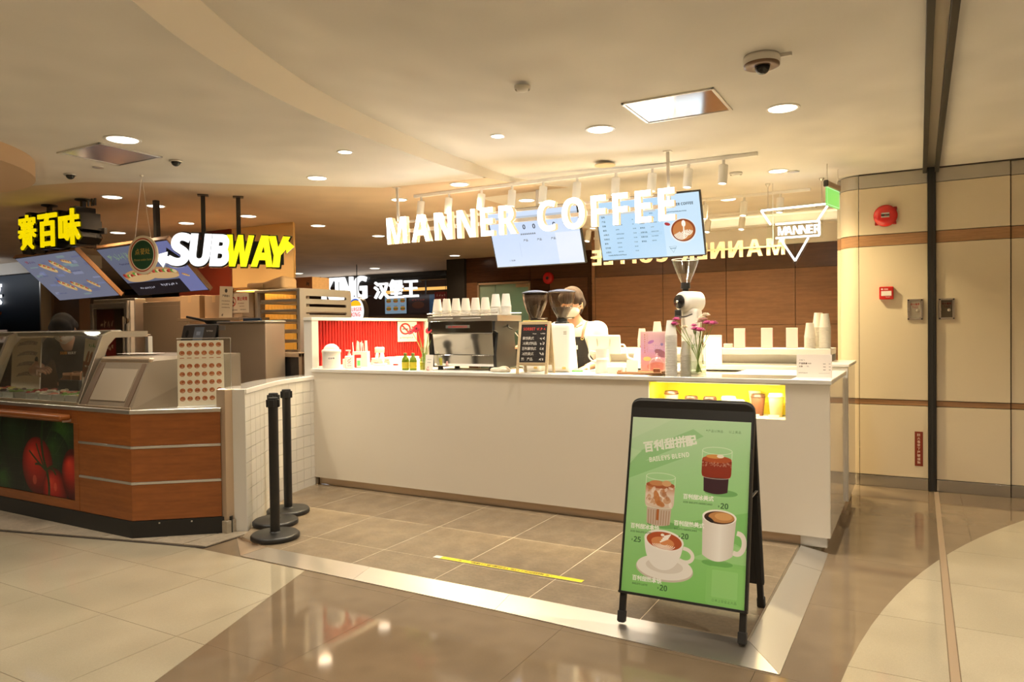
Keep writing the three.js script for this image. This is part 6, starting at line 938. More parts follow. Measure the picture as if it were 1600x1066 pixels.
// ---------- the sandwich counter ----------
const Z0 = -3.09;
{
  const t = thing('sandwich_counter', 'orange wood sandwich counter with angled corner, black base and thin silver strips', 'counter', [0, 0, 0]);
  const C1 = [-4.8, Z0], C2 = [-4.345, -3.47];
  part(t, 'plinth', prism([[-10, Z0 + 0.005], [C1[0] + 0.005, Z0 + 0.008], [C2[0] + 0.06, C2[1] - 0.04], [C2[0] - 0.3, -4.0], [-10, -4.0]], 0.128), M.black);
  part(t, 'counter_core', prism([[-10, Z0 - 0.022], [C1[0] - 0.01, Z0 - 0.022], [C2[0] - 0.01, C2[1] - 0.02], [-4.45, -3.62], [-4.75, -3.85], [-10, -3.85]], 0.74), M.dark, [0, 0.128, 0]);
  const rows = [[0.13, 0.382], [0.402, 0.634], [0.654, 0.878]];
  part(t, 'wood_panel', span(-10, -5.435, 0.13, 0.2, Z0 - 0.02, Z0, 0.002), M.woodOrange); part(t, 'wood_panel', span(-10, -5.435, 0.78, 0.878, Z0 - 0.02, Z0, 0.002), M.woodOrange); part(t, 'wood_panel', span(-5.495, -5.435, 0.2, 0.78, Z0 - 0.02, Z0, 0.002), M.woodOrange);
  const D = Math.hypot(C2[0] - C1[0], C2[1] - C1[1]), ang = Math.atan2(-(C2[1] - C1[1]), C2[0] - C1[0]);
  rows.forEach(([a, b]) => { part(t, 'wood_panel', span(-5.431, C1[0], a, b, Z0 - 0.02, Z0, 0.002), M.woodOrange); part(t, 'wood_panel', uvBox(rb(D, b - a, 0.02, 0.002)), M.woodOrange, [(C1[0] + C2[0]) / 2 - 0.01 * Math.sin(ang), (a + b) / 2, (C1[1] + C2[1]) / 2 - 0.01 * Math.cos(ang)], [0, ang, 0]); });
  for (const y of [0.392, 0.644]) { part(t, 'silver_strip', span(-5.43, C1[0] + 0.003, y - 0.0085, y + 0.0085, Z0 - 0.01, Z0 + 0.004, 0.002), M.alu); part(t, 'silver_strip', rb(D, 0.017, 0.014, 0.002), M.alu, [(C1[0] + C2[0]) / 2 + 0.0 * Math.sin(ang), y, (C1[1] + C2[1]) / 2 - 0.002], [0, ang, 0]); }
  part(t, 'steel_top', prism([[-10, Z0 + 0.012], [C1[0] + 0.006, Z0 + 0.012], [C2[0] + 0.012, C2[1] + 0.006], [-4.42, -3.62], [-4.8, -3.85], [-10, -3.85]], 0.024, 0.003), M.steel, [0, 0.882, 0]);
  part(t, 'tray_rail', rb(4.5, 0.045, 0.09, 0.02, -7.76, 0.825, Z0 + 0.045, 3), M.woodOrange); part(t, 'rail_bracket', span(-5.535, -5.52, 0.79, 0.815, Z0, Z0 + 0.06, 0.003), M.alu);
  for (const x of [0.3, 0.66]) part(t, 'screw', cyl(0.006, 0.006, 0.004, 10).rotateX(PI / 2), M.steel, [C1[0] + (C2[0] - C1[0]) * x + 0.014, 0.112, C1[1] + (C2[1] - C1[1]) * x + 0.012], [0, ang, 0]);
  const tx = canvasTex(1024, 280, (x, w, h) => {   // printed vegetables
    x.fillStyle = '#0c1a12'; x.fillRect(0, 0, w, h); const G = (cx, cy, r, a, b) => { const g = x.createRadialGradient(cx - r * 0.25, cy - r * 0.3, r * 0.05, cx, cy, r); g.addColorStop(0, a); g.addColorStop(0.6, b); g.addColorStop(1, '#0c1a12'); return g; };
    for (const [a, b, r, c] of [[500, 40, 130, '#3d5a4c'], [620, 60, 110, '#27402c'], [960, 40, 120, '#3c6a28'], [900, 120, 90, '#274d1c'], [450, 210, 120, '#3d7a2c'], [540, 260, 80, '#2a5a22'], [200, 120, 150, '#2f5a2a'], [60, 220, 130, '#3c6a2c'], [330, 60, 100, '#39523e']]) { x.fillStyle = G(a, b, r, c, '#16301a'); x.beginPath(); x.ellipse(a, b, r, r * 0.9, 0.4, 0, 6.3); x.fill(); }
    for (let i = 0; i < 60; i++) { x.strokeStyle = `rgba(${rnd(60, 120) | 0},${rnd(110, 160) | 0},${rnd(50, 90) | 0},0.22)`; x.lineWidth = rnd(1, 5); const a = rnd(0, w), b = rnd(0, h); x.beginPath(); x.moveTo(a, b); x.quadraticCurveTo(a + rnd(-50, 50), b + rnd(-60, 60), a + rnd(-90, 90), b + rnd(-90, 90)); x.stroke(); }
    const tom = (cx, cy, rx, ry) => { const g = x.createRadialGradient(cx - rx * 0.35, cy - ry * 0.45, 4, cx, cy, rx * 1.1); g.addColorStop(0, '#d8402c'); g.addColorStop(0.45, '#a81a12'); g.addColorStop(1, '#4a0606'); x.fillStyle = g; x.beginPath(); x.ellipse(cx, cy, rx, ry, 0, 0, 6.3); x.fill(); };
    tom(775, 175, 105, 110); tom(890, 265, 80, 90); tom(1010, 190, 70, 95); tom(120, 190, 100, 105);
    x.strokeStyle = '#1c3a18'; x.lineWidth = 14; x.beginPath(); x.moveTo(820, -5); x.quadraticCurveTo(790, 100, 835, 180); x.quadraticCurveTo(860, 230, 850, 290); x.stroke(); x.lineWidth = 8; for (const [a, b] of [[720, 120], [770, 90], [900, 200], [760, 170], [910, 170]]) { x.beginPath(); x.moveTo(835, 190); x.quadraticCurveTo((835 + a) / 2, 160, a, b); x.stroke(); } ell(x, 755, 230, 14, 18, 'rgba(235,120,90,0.5)'); ell(x, 895, 245, 10, 16, 'rgba(235,120,90,0.5)');
    x.strokeStyle = 'rgba(200,210,200,0.12)'; x.lineWidth = 1; for (let i = 1; i < 9; i++) { x.beginPath(); x.moveTo(0, i * 31); x.lineTo(w, i * 31); x.stroke(); } for (let i = 1; i < 30; i++) { x.beginPath(); x.moveTo(i * 34, 0); x.lineTo(i * 34, h); x.stroke(); }
  });
  part(t, 'tomato_print', rb(2.1, 0.575, 0.004, 0.001), [M.dark, M.dark, M.dark, M.dark, printed(tx, 0.35), M.dark], [-6.547, 0.4925, Z0 - 0.008]);
}
{ // glass guard
  const t = thing('sneeze_guard', 'sloping glass food guard in brushed steel frame along the sandwich counter', 'food guard', [0, 0, 0]);
  const fr = (x) => { const s = new THREE.Shape([[Z0, 0.907], [Z0 - 0.075, 0.907], [-3.33, 1.35], [-3.39, 1.415], [-3.66, 1.42], [-3.66, 1.462], [-3.36, 1.462], [-3.29, 1.43]].map(([z, y]) => new THREE.Vector2(-z, y))); return new THREE.ExtrudeGeometry(s, { depth: 0.035, bevelEnabled: true, bevelSize: 0.002, bevelThickness: 0.002, bevelSegments: 1 }).rotateY(PI / 2).translate(x, 0, 0); };
  for (const x of [-5.47, -6.82, -8.7]) part(t, 'end_frame', fr(x), M.guard);
  part(t, 'top_bar', rb(3.3, 0.045, 0.1, 0.015, -7.1, 1.452, -3.41, 2), M.guard);
  part(t, 'top_ledge', span(-8.7, -5.6, 1.43, 1.437, -3.8, -3.4, 0.003), M.steelDull);
  for (const [a, b] of [[-6.78, -5.475], [-8.66, -6.825]]) part(t, 'glass_pane', rb(b - a, 0.615, 0.006, 0.001), M.glass, [(a + b) / 2, 1.185, -3.215], [-0.452, 0, 0]);
  part(t, 'base_channel', span(-8.7, -5.44, 0.907, 0.935, Z0 - 0.03, Z0 - 0.002, 0.003), M.steelDull); part(t, 'rear_post', span(-5.47, -5.43, 0.907, 1.42, -3.7, -3.66, 0.003), M.steel);
  // food pans
  const wells = thing('food_pan_rail', 'row of steel pans filled with salad and cold cuts behind the glass guard', 'food pans', [0, 0.907, 0]);
  const cols = [[0.55, 0.08, 0.05], [0.72, 0.55, 0.1], [0.2, 0.35, 0.07], [0.65, 0.24, 0.16], [0.75, 0.66, 0.5], [0.5, 0.06, 0.05], [0.25, 0.4, 0.1], [0.12, 0.08, 0.08], [0.7, 0.6, 0.2]];
  for (let i = 0; i < 16; i++) { const x = -5.65 - i * 0.19, m = mat(cols[i % 9], 0.7, { bumpMap: rep(bumpTex, 1), bumpScale: 0.006 }); const p = part(wells, 'steel_pan', merge([span(x - 0.085, x + 0.085, 0, 0.05, -3.28, -3.275, 0.001), span(x - 0.085, x + 0.085, 0, 0.05, -3.58, -3.575, 0.001), span(x - 0.088, x - 0.082, 0, 0.05, -3.58, -3.275, 0.001), span(x + 0.082, x + 0.088, 0, 0.05, -3.58, -3.275, 0.001)]), M.steel); const gs = []; for (let k = 0; k < 22; k++) gs.push(new THREE.IcosahedronGeometry(0.026, 0).scale(rnd(0.6, 1.4), rnd(0.3, 0.7), rnd(0.6, 1.4)).rotateY(rnd(0, 6)).translate(x + rnd(-0.06, 0.06), rnd(0.025, 0.06), rnd(-3.55, -3.31))); const f = part(p, 'filling', merge(gs), m); f.userData.kind = 'stuff'; }
  // standing menu panels behind the glass
  const mx = canvasTex(320, 560, (x, w, h) => { x.fillStyle = '#c9b59b'; x.fillRect(0, 0, w, h); for (let i = 0; i < 4; i++) { const y = 50 + i * 105; x.fillStyle = '#8d7f70'; x.beginPath(); x.moveTo(60, y + 40); x.quadraticCurveTo(160, y - 40, 290, y + 6); x.lineTo(270, y + 36); x.quadraticCurveTo(160, y + 20, 60, y + 50); x.fill(); scribble(x, 80, y + 4, 180, 26, '#6e4b36', 5, 5); scribble(x, 96, y + 8, 150, 18, '#cdbba6', 3, 4); } x.fillStyle = '#b7a388'; x.fillRect(0, 470, w, 4); });
  const p1 = thing('sandwich_board', 'cream board with four pictured sandwiches standing behind the glass guard', 'menu board', [-7.4, 0.907, -3.72]); part(p1, 'board', rb(0.5, 0.52, 0.012, 0.003, 0, 0.26, 0), [M.paper, M.paper, M.paper, M.paper, printed(mx, 0.6), M.paper], undefined, [-0.06, 0, 0]); part(p1, 'board_foot', span(-0.2, 0.2, 0, 0.012, -0.1, 0.05, 0.003), M.paper);
  const bx = canvasTex(256, 320, (x, w, h) => { x.fillStyle = '#d8cfba'; x.fillRect(0, 0, w, h); x.fillStyle = '#7d4a2c'; x.fillRect(0, 190, w, 130); txt(x, '4', 118, 40, 40, '#2a7a3a'); scribble(x, 60, 40, 130, 26, '#3a8a4a', 5, 5); for (let i = 0; i < 4; i++) { ell(x, 54 + i * 48, 160, 18, 66, '#8a4a22', 0.3); scribble(x, 40 + i * 48, 110, 26, 90, '#c07a3c', 3, 6); ell(x, 44 + i * 48, 226, 16, 8, '#d8d0c4'); } });
  const p2 = thing('bread_poster', 'small poster of four long bread rolls behind the guard, right of the worker', 'poster', [-6.3, 0.907, -3.68]); part(p2, 'poster_sheet', rb(0.26, 0.34, 0.004, 0.001, 0, 0.32, 0), [M.paper, M.paper, M.paper, M.paper, printed(bx, 0.5), M.paper], undefined, [-0.05, 0, -0.12]); part(p2, 'poster_leg', merge([span(-0.1, -0.09, 0, 0.2, -0.01, 0, 0.002), span(0.09, 0.1, 0, 0.2, -0.01, 0, 0.002), span(-0.12, 0.12, 0, 0.008, -0.06, 0.04, 0.002)]), M.steel);
  const cs = thing('sauce_caddy', 'dark box with two small open compartments in front of the worker', 'container', [-6.6, 0.907, -3.75]); part(cs, 'box', span(-0.16, 0.16, 0, 0.13, -0.08, 0.08, 0.006), M.black); for (const x of [-0.075, 0.075]) part(cs, 'compartment', merge([span(x - 0.06, x + 0.06, 0.13, 0.2, -0.05, -0.045, 0.002), span(x - 0.06, x + 0.06, 0.13, 0.17, 0.045, 0.05, 0.002), span(x - 0.06, x - 0.055, 0.13, 0.19, -0.05, 0.05, 0.002), span(x + 0.055, x + 0.06, 0.13, 0.19, -0.05, 0.05, 0.002)]), M.tray);
}
{ // closed display case at the corner
  const t = thing('corner_case', 'closed grey brown display case with a sloping framed front at the counter corner', 'display case', [0, 0, 0]);
  const body = new THREE.BufferGeometry(), A = [[-5.425, 0.908, Z0 - 0.005], [-4.795, 0.908, Z0 - 0.005], [-4.49, 0.908, -3.78], [-5.425, 0.908, -3.82], [-5.425, 1.27, -3.29], [-4.83, 1.275, -3.29], [-4.54, 1.285, -3.82], [-5.425, 1.285, -3.82], [-5.425, 1.235, -3.255], [-4.818, 1.24, -3.255]];
  const F = [[0, 1, 9], [0, 9, 8], [8, 9, 5], [8, 5, 4], [1, 2, 6], [1, 6, 9], [9, 6, 5], [4, 5, 6], [4, 6, 7], [0, 8, 4], [0, 4, 7], [0, 7, 3], [3, 7, 6], [3, 6, 2]];
  body.setAttribute('position', new THREE.Float32BufferAttribute(F.flat().flatMap((i) => A[i]), 3)); body.computeVertexNormals(); part(t, 'case_body', uvBox(body), mat([0.26, 0.205, 0.145], 0.4, { metalness: 0.25 }));
  const up = V(0, 0.33, -0.165), tilt = -Math.atan2(0.165, 0.33), mid = (x, k) => [x, 0.908 + up.y * k, Z0 - 0.002 + up.z * k];
  const fp = mid(-5.115, 0.5); part(t, 'front_window', rb(0.42, 0.25, 0.006, 0.002), mat([0.34, 0.275, 0.2], 0.3), [fp[0], fp[1], fp[2] + 0.001], [tilt, 0, 0]);
  for (const [x, w, h, k] of [[-5.37, 0.07, 0.34, 0.5], [-4.86, 0.05, 0.34, 0.5]]) { const q = mid(x, k); part(t, 'front_frame', rb(w, h, 0.008, 0.002), mat([0.2, 0.135, 0.09], 0.4, { metalness: 0.4 }), [q[0], q[1], q[2] + 0.002], [tilt, 0, 0]); }
  const q = mid(-5.11, 0.99); part(t, 'top_roll', rb(0.6, 0.05, 0.05, 0.02, 0, 0, 0, 3), M.steelDull, [q[0], q[1] + 0.01, q[2] - 0.02]);
  part(t, 'base_trim', rb(0.63, 0.018, 0.012, 0.003), M.steelDull, [-5.11, 0.917, Z0 + 0.002]);
  solo('paper_leaflet', rb(0.3, 0.003, 0.16, 0.001), M.paper, 'loose white leaflet lying on top of the corner display case', 'leaflet', [-5.28, 1.289, -3.5], [0, 0.3, 0]);
  solo('paper_slip', rb(0.1, 0.003, 0.06, 0.001), M.paper, 'small white paper slip on the corner case, right of the leaflet', 'leaflet', [-4.9, 1.289, -3.62], [0, -0.2, 0]);
  const cx = canvasTex(360, 560, (x, w, h) => { x.fillStyle = '#d5cbb2'; x.fillRect(0, 0, w, h); for (let j = 0; j < 8; j++) for (let i = 0; i < 6; i++) { if (j === 2) { x.fillStyle = '#a8643c'; x.fillRect(18 + i * 57, 148, 34, 6); continue; } const px = 36 + i * 57, py = 38 + (j > 2 ? j - 0.4 : j) * 70; ell(x, px, py, 21, 20, '#a05a30'); for (let k = 0; k < 9; k++) ell(x, px + rnd(-14, 14), py + rnd(-12, 12), rnd(2, 5), rnd(2, 4), rnd() < 0.5 ? '#c98a58' : '#7a3418'); x.fillStyle = '#c3b298'; x.fillRect(px - 10, py + 10, 24, 3); } x.fillStyle = '#c4b79c'; x.fillRect(0, 162, w, 2); });
  const ck = thing('cookie_board', 'upright board in an acrylic stand printed with rows of round cookies', 'poster', [-4.535, 0.908, -3.465], 0.92); part(ck, 'cookie_sheet', rb(0.31, 0.47, 0.004, 0.001, 0, 0.245, 0), [M.paper, M.paper, M.paper, M.paper, printed(cx, 0.6), M.paper], undefined, [-0.04, 0, 0]); part(ck, 'acrylic_back', rb(0.36, 0.49, 0.004, 0.001, 0.022, 0.25, -0.02), M.glass, undefined, [-0.04, 0, 0]); part(ck, 'acrylic_edge', merge([rb(0.004, 0.49, 0.006, 0.001, 0.203, 0.25, -0.02), rb(0.36, 0.004, 0.006, 0.001, 0.022, 0.495, -0.022)]), M.alu); part(ck, 'stand_foot', span(-0.16, 0.2, 0, 0.006, -0.06, 0.05, 0.002), M.clearPlastic);
}
{ // kitchen behind
  const f = thing('glass_fridge', 'upright glass door cooler with grey frame behind the sandwich counter', 'fridge', [-8.6, 0, -5.3]);
  part(f, 'cabinet', span(-0.42, 0.42, 0, 1.87, -0.6, -0.05, 0.01), M.steel); part(f, 'door_frame', merge([span(-0.41, -0.35, 0.1, 1.82, -0.05, 0, 0.004), span(0.28, 0.34, 0.1, 1.82, -0.05, 0, 0.004), span(-0.35, 0.28, 1.76, 1.82, -0.05, 0, 0.004), span(-0.35, 0.28, 0.1, 0.2, -0.05, 0, 0.004)]), M.alu); part(f, 'door_edge', merge([span(0.345, 0.375, 0.1, 1.84, -0.06, 0.01, 0.004), span(0.39, 0.41, 0.1, 1.84, -0.06, 0.0, 0.004)]), M.paper); part(f, 'handle', merge([cyl(0.012, 0.012, 0.5, 12, 0.33, 1.4, 0.04), cyl(0.04, 0.04, 0.02, 20).rotateX(PI / 2).translate(0.36, 1.6, 0.02)]), M.chrome);
  const rx = canvasTex(256, 384, (x, w, h) => { x.fillStyle = '#5a1a10'; x.fillRect(0, 0, w, h); x.fillStyle = '#3c2a1c'; x.fillRect(150, 0, 106, h); x.fillStyle = '#8a1a14'; x.fillRect(30, 60, 130, 120); scribble(x, 30, 30, 120, 30, '#c9b090', 4, 5); scribble(x, 50, 110, 90, 18, '#e0cfae', 4, 5); for (let i = 0; i < 14; i++) ell(x, 60 + rnd(0, 110), 200 + rnd(0, 60), rnd(10, 24), rnd(8, 18), ['#a86a3c', '#c9a070', '#6a8a3a', '#8a2a1c'][i % 4]); x.fillStyle = '#c9a070'; x.fillRect(60, 300, 130, 30); });
  part(f, 'fridge_interior', rb(0.62, 1.54, 0.004, 0.001), [M.dark, M.dark, M.dark, M.dark, printed(rx, 0.7), M.dark], [-0.035, 0.98, -0.046]); part(f, 'glass_pane', rb(0.63, 1.56, 0.005, 0.001), M.glass, [-0.035, 0.98, -0.012]);
  const c = thing('steel_cabinet', 'tall plain stainless steel cabinet between the glass cooler and oven', 'cabinet', [-7.53, 0, -5.3]); part(c, 'cabinet_body', uvBox(span(-0.42, 0.42, 0, 1.81, -0.7, 0, 0.008)), M.steelDull); part(c, 'cabinet_top', span(-0.43, 0.4, 1.812, 1.86, -0.7, -0.04, 0.004), M.orangeBrown); part(c, 'door_seam', span(-0.34, 0.36, 1.06, 1.066, 0, 0.002, 0.0005), M.dark); part(c, 'door_panel', span(-0.35, 0.38, 1.07, 1.76, 0.0, 0.006, 0.003), M.steelDull);
  const o = thing('bench_oven', 'compact dark steel oven with a small screen and a pan on top', 'oven', [-6.2, 0.9, -4.72]); part(o, 'oven_body', span(-0.26, 0.26, 0, 0.48, -0.28, -0.02, 0.008), M.steel); const ox = canvasTex(256, 96, (x, w, h) => { x.fillStyle = '#57514c'; x.fillRect(0, 0, w, h); x.fillStyle = '#8a94a4'; x.fillRect(92, 10, 74, 76); x.fillStyle = '#b9c6da'; x.fillRect(112, 34, 30, 20); scribble(x, 186, 26, 50, 10, '#c9c2ba', 3); ell(x, 40, 46, 12, 20, '#2a2624'); });
  part(o, 'control_panel', rb(0.5, 0.18, 0.012, 0.003), [M.black, M.black, M.black, M.black, printed(ox, 0.3, { metalness: 0.3 }), M.black], [0, 0.53, 0.0], [-0.25, 0, 0]); part(o, 'oven_back', span(-0.26, 0.26, 0.48, 0.63, -0.28, -0.05, 0.006), M.steel); part(o, 'oven_door', span(-0.24, 0.24, 0.02, 0.4, -0.02, 0.0, 0.004), M.blackGloss); part(o, 'door_handle', tube([[-0.22, 0.41, 0.0], [-0.2, 0.42, 0.045], [0.18, 0.42, 0.045], [0.2, 0.41, 0.0]], 0.012, 24, 8), M.chrome);
  part(thing('oven_table', 'low steel table carrying the oven and steel box behind the case', 'table', [-5.95, 0, -4.95]), 'table_body', merge([span(-0.55, 0.68, 0.84, 0.898, -0.05, 0.24, 0.006), span(-0.52, -0.48, 0, 0.84, -0.04, 0.0, 0.003), span(-0.52, -0.48, 0, 0.84, 0.18, 0.22, 0.003), span(0.62, 0.66, 0, 0.84, -0.04, 0.0, 0.003), span(0.62, 0.66, 0, 0.84, 0.18, 0.22, 0.003)]), M.steelDull);
  const pan = thing('black_pan', 'black frying pan and spatula lying on top of the oven', 'pan', [-6.12, 1.5305, -4.87], 0.4); part(pan, 'pan_bowl', lathe([[0, 0.002], [0.1, 0.002], [0.13, 0.035], [0.126, 0.035], [0.098, 0.008], [0, 0.008]], 32), M.blackMatte); part(pan, 'handle', tube([[-0.12, 0.03, 0], [-0.2, 0.05, 0], [-0.32, 0.075, 0]], 0.012, 12, 8), M.black);
  const b = thing('steel_box', 'large plain steel hood box right of the oven', 'steel box', [-5.62, 0.899, -4.74]); part(b, 'box_body', uvBox(span(-0.32, 0.33, 0.0, 0.63, -0.24, 0, 0.01)), M.steelDull); part(b, 'box_rim', merge([span(-0.33, 0.34, 0.63, 0.65, -0.245, 0.01, 0.005)]), M.steelBright); part(b, 'rating_plate', rb(0.09, 0.045, 0.003, 0.001, -0.26, 0.59, 0.002), M.alu);
  const sh = thing('carton_shelf', 'narrow steel wall shelf carrying cartons above the oven', 'shelf', [-6.55, 1.6, -5.3]); part(sh, 'shelf_board', span(-0.5, 0.48, -0.03, 0, -0.2, 0.2, 0.004), M.steelDull); for (const x of [-0.46, 0.42]) part(sh, 'shelf_post', span(x - 0.015, x + 0.015, -1.6, -0.03, -0.19, -0.16, 0.003), M.steelDull);
  const box = (x, z, w, h, d, label, m = M.card, y = 1.6005) => { const t = thing('carton', label, 'box', [x, y, z]); part(t, 'carton_body', uvBox(rb(w, h, d, 0.006, 0, h / 2, 0)), m); part(t, 'flap_seam', rb(w * 0.99, 0.004, 0.004, 0.001, 0, h + 0.001, 0), M.gap); part(t, 'packing_tape', rb(0.05, h * 0.3, 0.002, 0.0006, 0, h * 0.84, d / 2 + 0.001), M.kraft); return t; };
  box(-6.88, -5.3, 0.32, 0.25, 0.34, 'plain tan carton at the left end of the shelf above the oven', mat([0.55, 0.38, 0.22], 0.8)); box(-6.54, -5.32, 0.3, 0.24, 0.3, 'tan carton behind the hanging white notice on the shelf', mat([0.45, 0.31, 0.19], 0.85));
  box(-6.225, -5.3, 0.3, 0.26, 0.3, 'wide grey tan carton carrying the no smoking sheet', mat([0.5, 0.36, 0.24], 0.8));
  solo('dark_tablet', rb(0.24, 0.03, 0.02, 0.004), M.navy, 'thin dark blue device lying on the steel box under the cartons', 'device', [-5.6, 1.565, -4.86]);
  const nx = canvasTex(160, 300, (x, w, h) => { x.fillStyle = '#d8cdb6'; x.fillRect(0, 0, w, h); ell(x, 80, 40, 16, 18, '#3a3430'); x.fillStyle = '#3a3430'; han(x, '严禁烟火', 34, 76, 22, 0.1); scribble(x, 30, 130, 100, 8, '#7a7060', 2); scribble(x, 30, 160, 90, 8, '#7a7060', 2); scribble(x, 30, 190, 100, 8, '#7a7060', 2); scribble(x, 30, 250, 26, 26, '#3a3430', 3, 10); });
  solo('paper_notice', rb(0.18, 0.34, 0.003, 0.001), [M.paper, M.paper, M.paper, M.paper, printed(nx, 0.8), M.paper], 'narrow cream notice with a small emblem hung in front of the cartons', 'notice', [-6.3, 1.755, -5.13], [0, 0.1, -0.06]);
  const sx = canvasTex(360, 220, (x, w, h) => { x.fillStyle = '#dccbb4'; x.fillRect(0, 0, w, h); x.strokeStyle = '#b02018'; x.lineWidth = 12; x.beginPath(); x.arc(72, 90, 48, 0, 6.3); x.stroke(); x.beginPath(); x.moveTo(38, 56); x.lineTo(106, 124); x.stroke(); x.fillStyle = '#40302a'; x.fillRect(36, 92, 60, 12); x.strokeStyle = '#9a8a7c'; x.lineWidth = 5; x.beginPath(); x.moveTo(80, 84); x.quadraticCurveTo(100, 70, 84, 56); x.stroke(); x.fillStyle = '#b02820'; han(x, '禁止吸烟', 150, 36, 44, 0.13); txt(x, 'NO SMOKING', 160, 112, 18, '#8a5a4c'); scribble(x, 190, 140, 90, 10, '#8a6a5c', 2); scribble(x, 30, 180, 120, 12, '#6a5a4c', 3); scribble(x, 200, 180, 110, 8, '#6a5a4c', 2); });
  solo('no_smoking_sheet', rb(0.29, 0.2, 0.003, 0.001), [M.paper, M.paper, M.paper, M.paper, printed(sx, 0.7), M.paper], 'white no smoking sheet with a red ring fixed on the wide carton', 'notice', [-6.12, 1.745, -5.145]);
  const pb = thing('printed_carton', 'white carton with red lettering behind the bread rack', 'box', [-5.62, 1.02, -6.38]); part(pb, 'carton_body', rb(0.42, 0.55, 0.3, 0.006, 0, 0.275, 0), M.paper); part(pb, 'red_print', rb(0.4, 0.07, 0.003, 0.001, 0, 0.49, 0.151), M.red); part(pb, 'red_edge', rb(0.03, 0.5, 0.003, 0.001, -0.18, 0.25, 0.151), M.red);
  part(thing('carton_stand', 'plain steel stand under the white printed carton behind the rack', 'table', [-5.62, 0, -6.38]), 'stand_body', span(-0.3, 0.3, 0, 1.019, -0.2, 0.2, 0.01), M.steelDull);
}
{ // bread rack
  const t = thing('bread_rack', 'tall stainless bread rack with tray rails and a slotted side plate beside the partition', 'rack', [-5.72, 0, -5.65]);
  for (const [x, z] of [[-0.31, 0.34], [0.29, 0.34], [-0.31, -0.36], [0.29, -0.36]]) part(t, 'upright', span(x, x + 0.04, 0.08, 1.86, z, z + 0.04, 0.006), M.steel);
  part(t, 'top_panel', span(-0.315, 0.335, 1.85, 1.88, -0.365, 0.385, 0.008), M.steelBright);
  for (let i = 0; i < 13; i++) { const y = 0.5 + i * 0.103; for (const x of [-0.3, 0.28]) part(t, 'tray_runner', span(x, x + 0.04, y, y + 0.012, -0.33, 0.34, 0.002), M.steel); part(t, 'bread_tray', merge([span(-0.27, 0.28, y + 0.013, y + 0.018, -0.32, 0.33, 0.002), span(-0.27, 0.28, y + 0.013, y + 0.042, 0.328, 0.335, 0.002)]), M.steelBright); }
  const s = new THREE.Shape(); const R = (s, x0, x1, y0, y1, r) => { s.moveTo(x0 + r, y0); s.lineTo(x1 - r, y0); s.quadraticCurveTo(x1, y0, x1, y0 + r); s.lineTo(x1, y1 - r); s.quadraticCurveTo(x1, y1, x1 - r, y1); s.lineTo(x0 + r, y1); s.quadraticCurveTo(x0, y1, x0, y1 - r); s.lineTo(x0, y0 + r); s.quadraticCurveTo(x0, y0, x0 + r, y0); return s; };
  R(s, -0.385, 0.365, 0.55, 1.88, 0.05); for (let i = 0; i < 12; i++) { const y = 1.775 - i * 0.08; s.holes.push(R(new THREE.Path(), -0.3, 0.29, y, y + 0.03, 0.0148)); }
  part(t, 'slotted_side', new THREE.ExtrudeGeometry(s, { depth: 0.006, bevelEnabled: false, curveSegments: 8 }).rotateY(PI / 2), M.steel, [0.332, 0, -0.0]); part(t, 'rear_bar', merge([0.7, 1.1, 1.5].map((y) => span(-0.3, 0.3, y, y + 0.03, -0.36, -0.34, 0.003))), M.steel);
  for (const [x, z] of [[-0.29, 0.36], [0.31, 0.36], [-0.29, -0.34], [0.31, -0.34]]) part(t, 'caster', cyl(0.04, 0.04, 0.025, 20).rotateX(PI / 2).translate(x, 0.04, z), M.black);
  const pv = thing('proofing_oven', 'low dark glass fronted oven cabinet in front of the bread rack', 'oven', [-5.4, 0, -5.1]); part(pv, 'oven_shell', merge([span(-0.3, -0.26, 0, 1.24, -0.14, 0.1, 0.004), span(0.26, 0.3, 0, 1.24, -0.14, 0.1, 0.004), span(-0.3, 0.3, 1.2, 1.24, -0.14, 0.1, 0.004), span(-0.3, 0.3, 0, 0.8, -0.14, 0.1, 0.004), span(-0.26, 0.26, 0.8, 1.2, -0.14, -0.12, 0.002)]), M.steelDull); part(pv, 'oven_shelf', span(-0.26, 0.26, 0.93, 0.94, -0.12, 0.08, 0.002), M.steelDull); part(pv, 'glass_pane', span(-0.26, 0.26, 0.8, 1.2, 0.085, 0.09, 0.001), phys([0.25, 0.22, 0.2], 0.05, { transmission: 0.9, thickness: 0 }));
  for (let i = 0; i < 3; i++) solo('bread_loaf', new THREE.SphereGeometry(0.5, 18, 12).scale(0.17, 0.06, 0.1), mat([0.45, 0.2, 0.07], 0.7), ['left', 'middle', 'right'][i] + ' one of three brown loaves inside the dark oven', 'bread', [-5.55 + i * 0.16, 0.97, -5.1]);
  const kb = thing('kraft_sack', 'crumpled brown paper sack folded over on top of the bread rack', 'sack', [-5.9, 1.882, -5.44], 0.2); const g = new RoundedBoxGeometry(0.36, 0.13, 0.26, 8, 0.04), a = g.attributes.position; for (let i = 0; i < a.count; i++) { const u = a.getX(i) / 0.36; a.setY(i, (a.getY(i) + 0.065) * (0.75 + 0.7 * u) + 0.006 * Math.sin(40 * a.getX(i) + 23 * a.getZ(i))); } g.computeVertexNormals(); part(kb, 'sack_body', g, M.kraft); part(kb, 'rolled_end', rb(0.2, 0.06, 0.24, 0.025, -0.16, 0.045, 0.03, 3), M.kraft);
  const cx = canvasTex(256, 96, (x, w, h) => { x.fillStyle = '#7d4a24'; x.fillRect(0, 0, w, h); for (const q of [80, 130, 214]) scribble(x, q, 20, 26, 60, '#3c2412', 5, 7); });
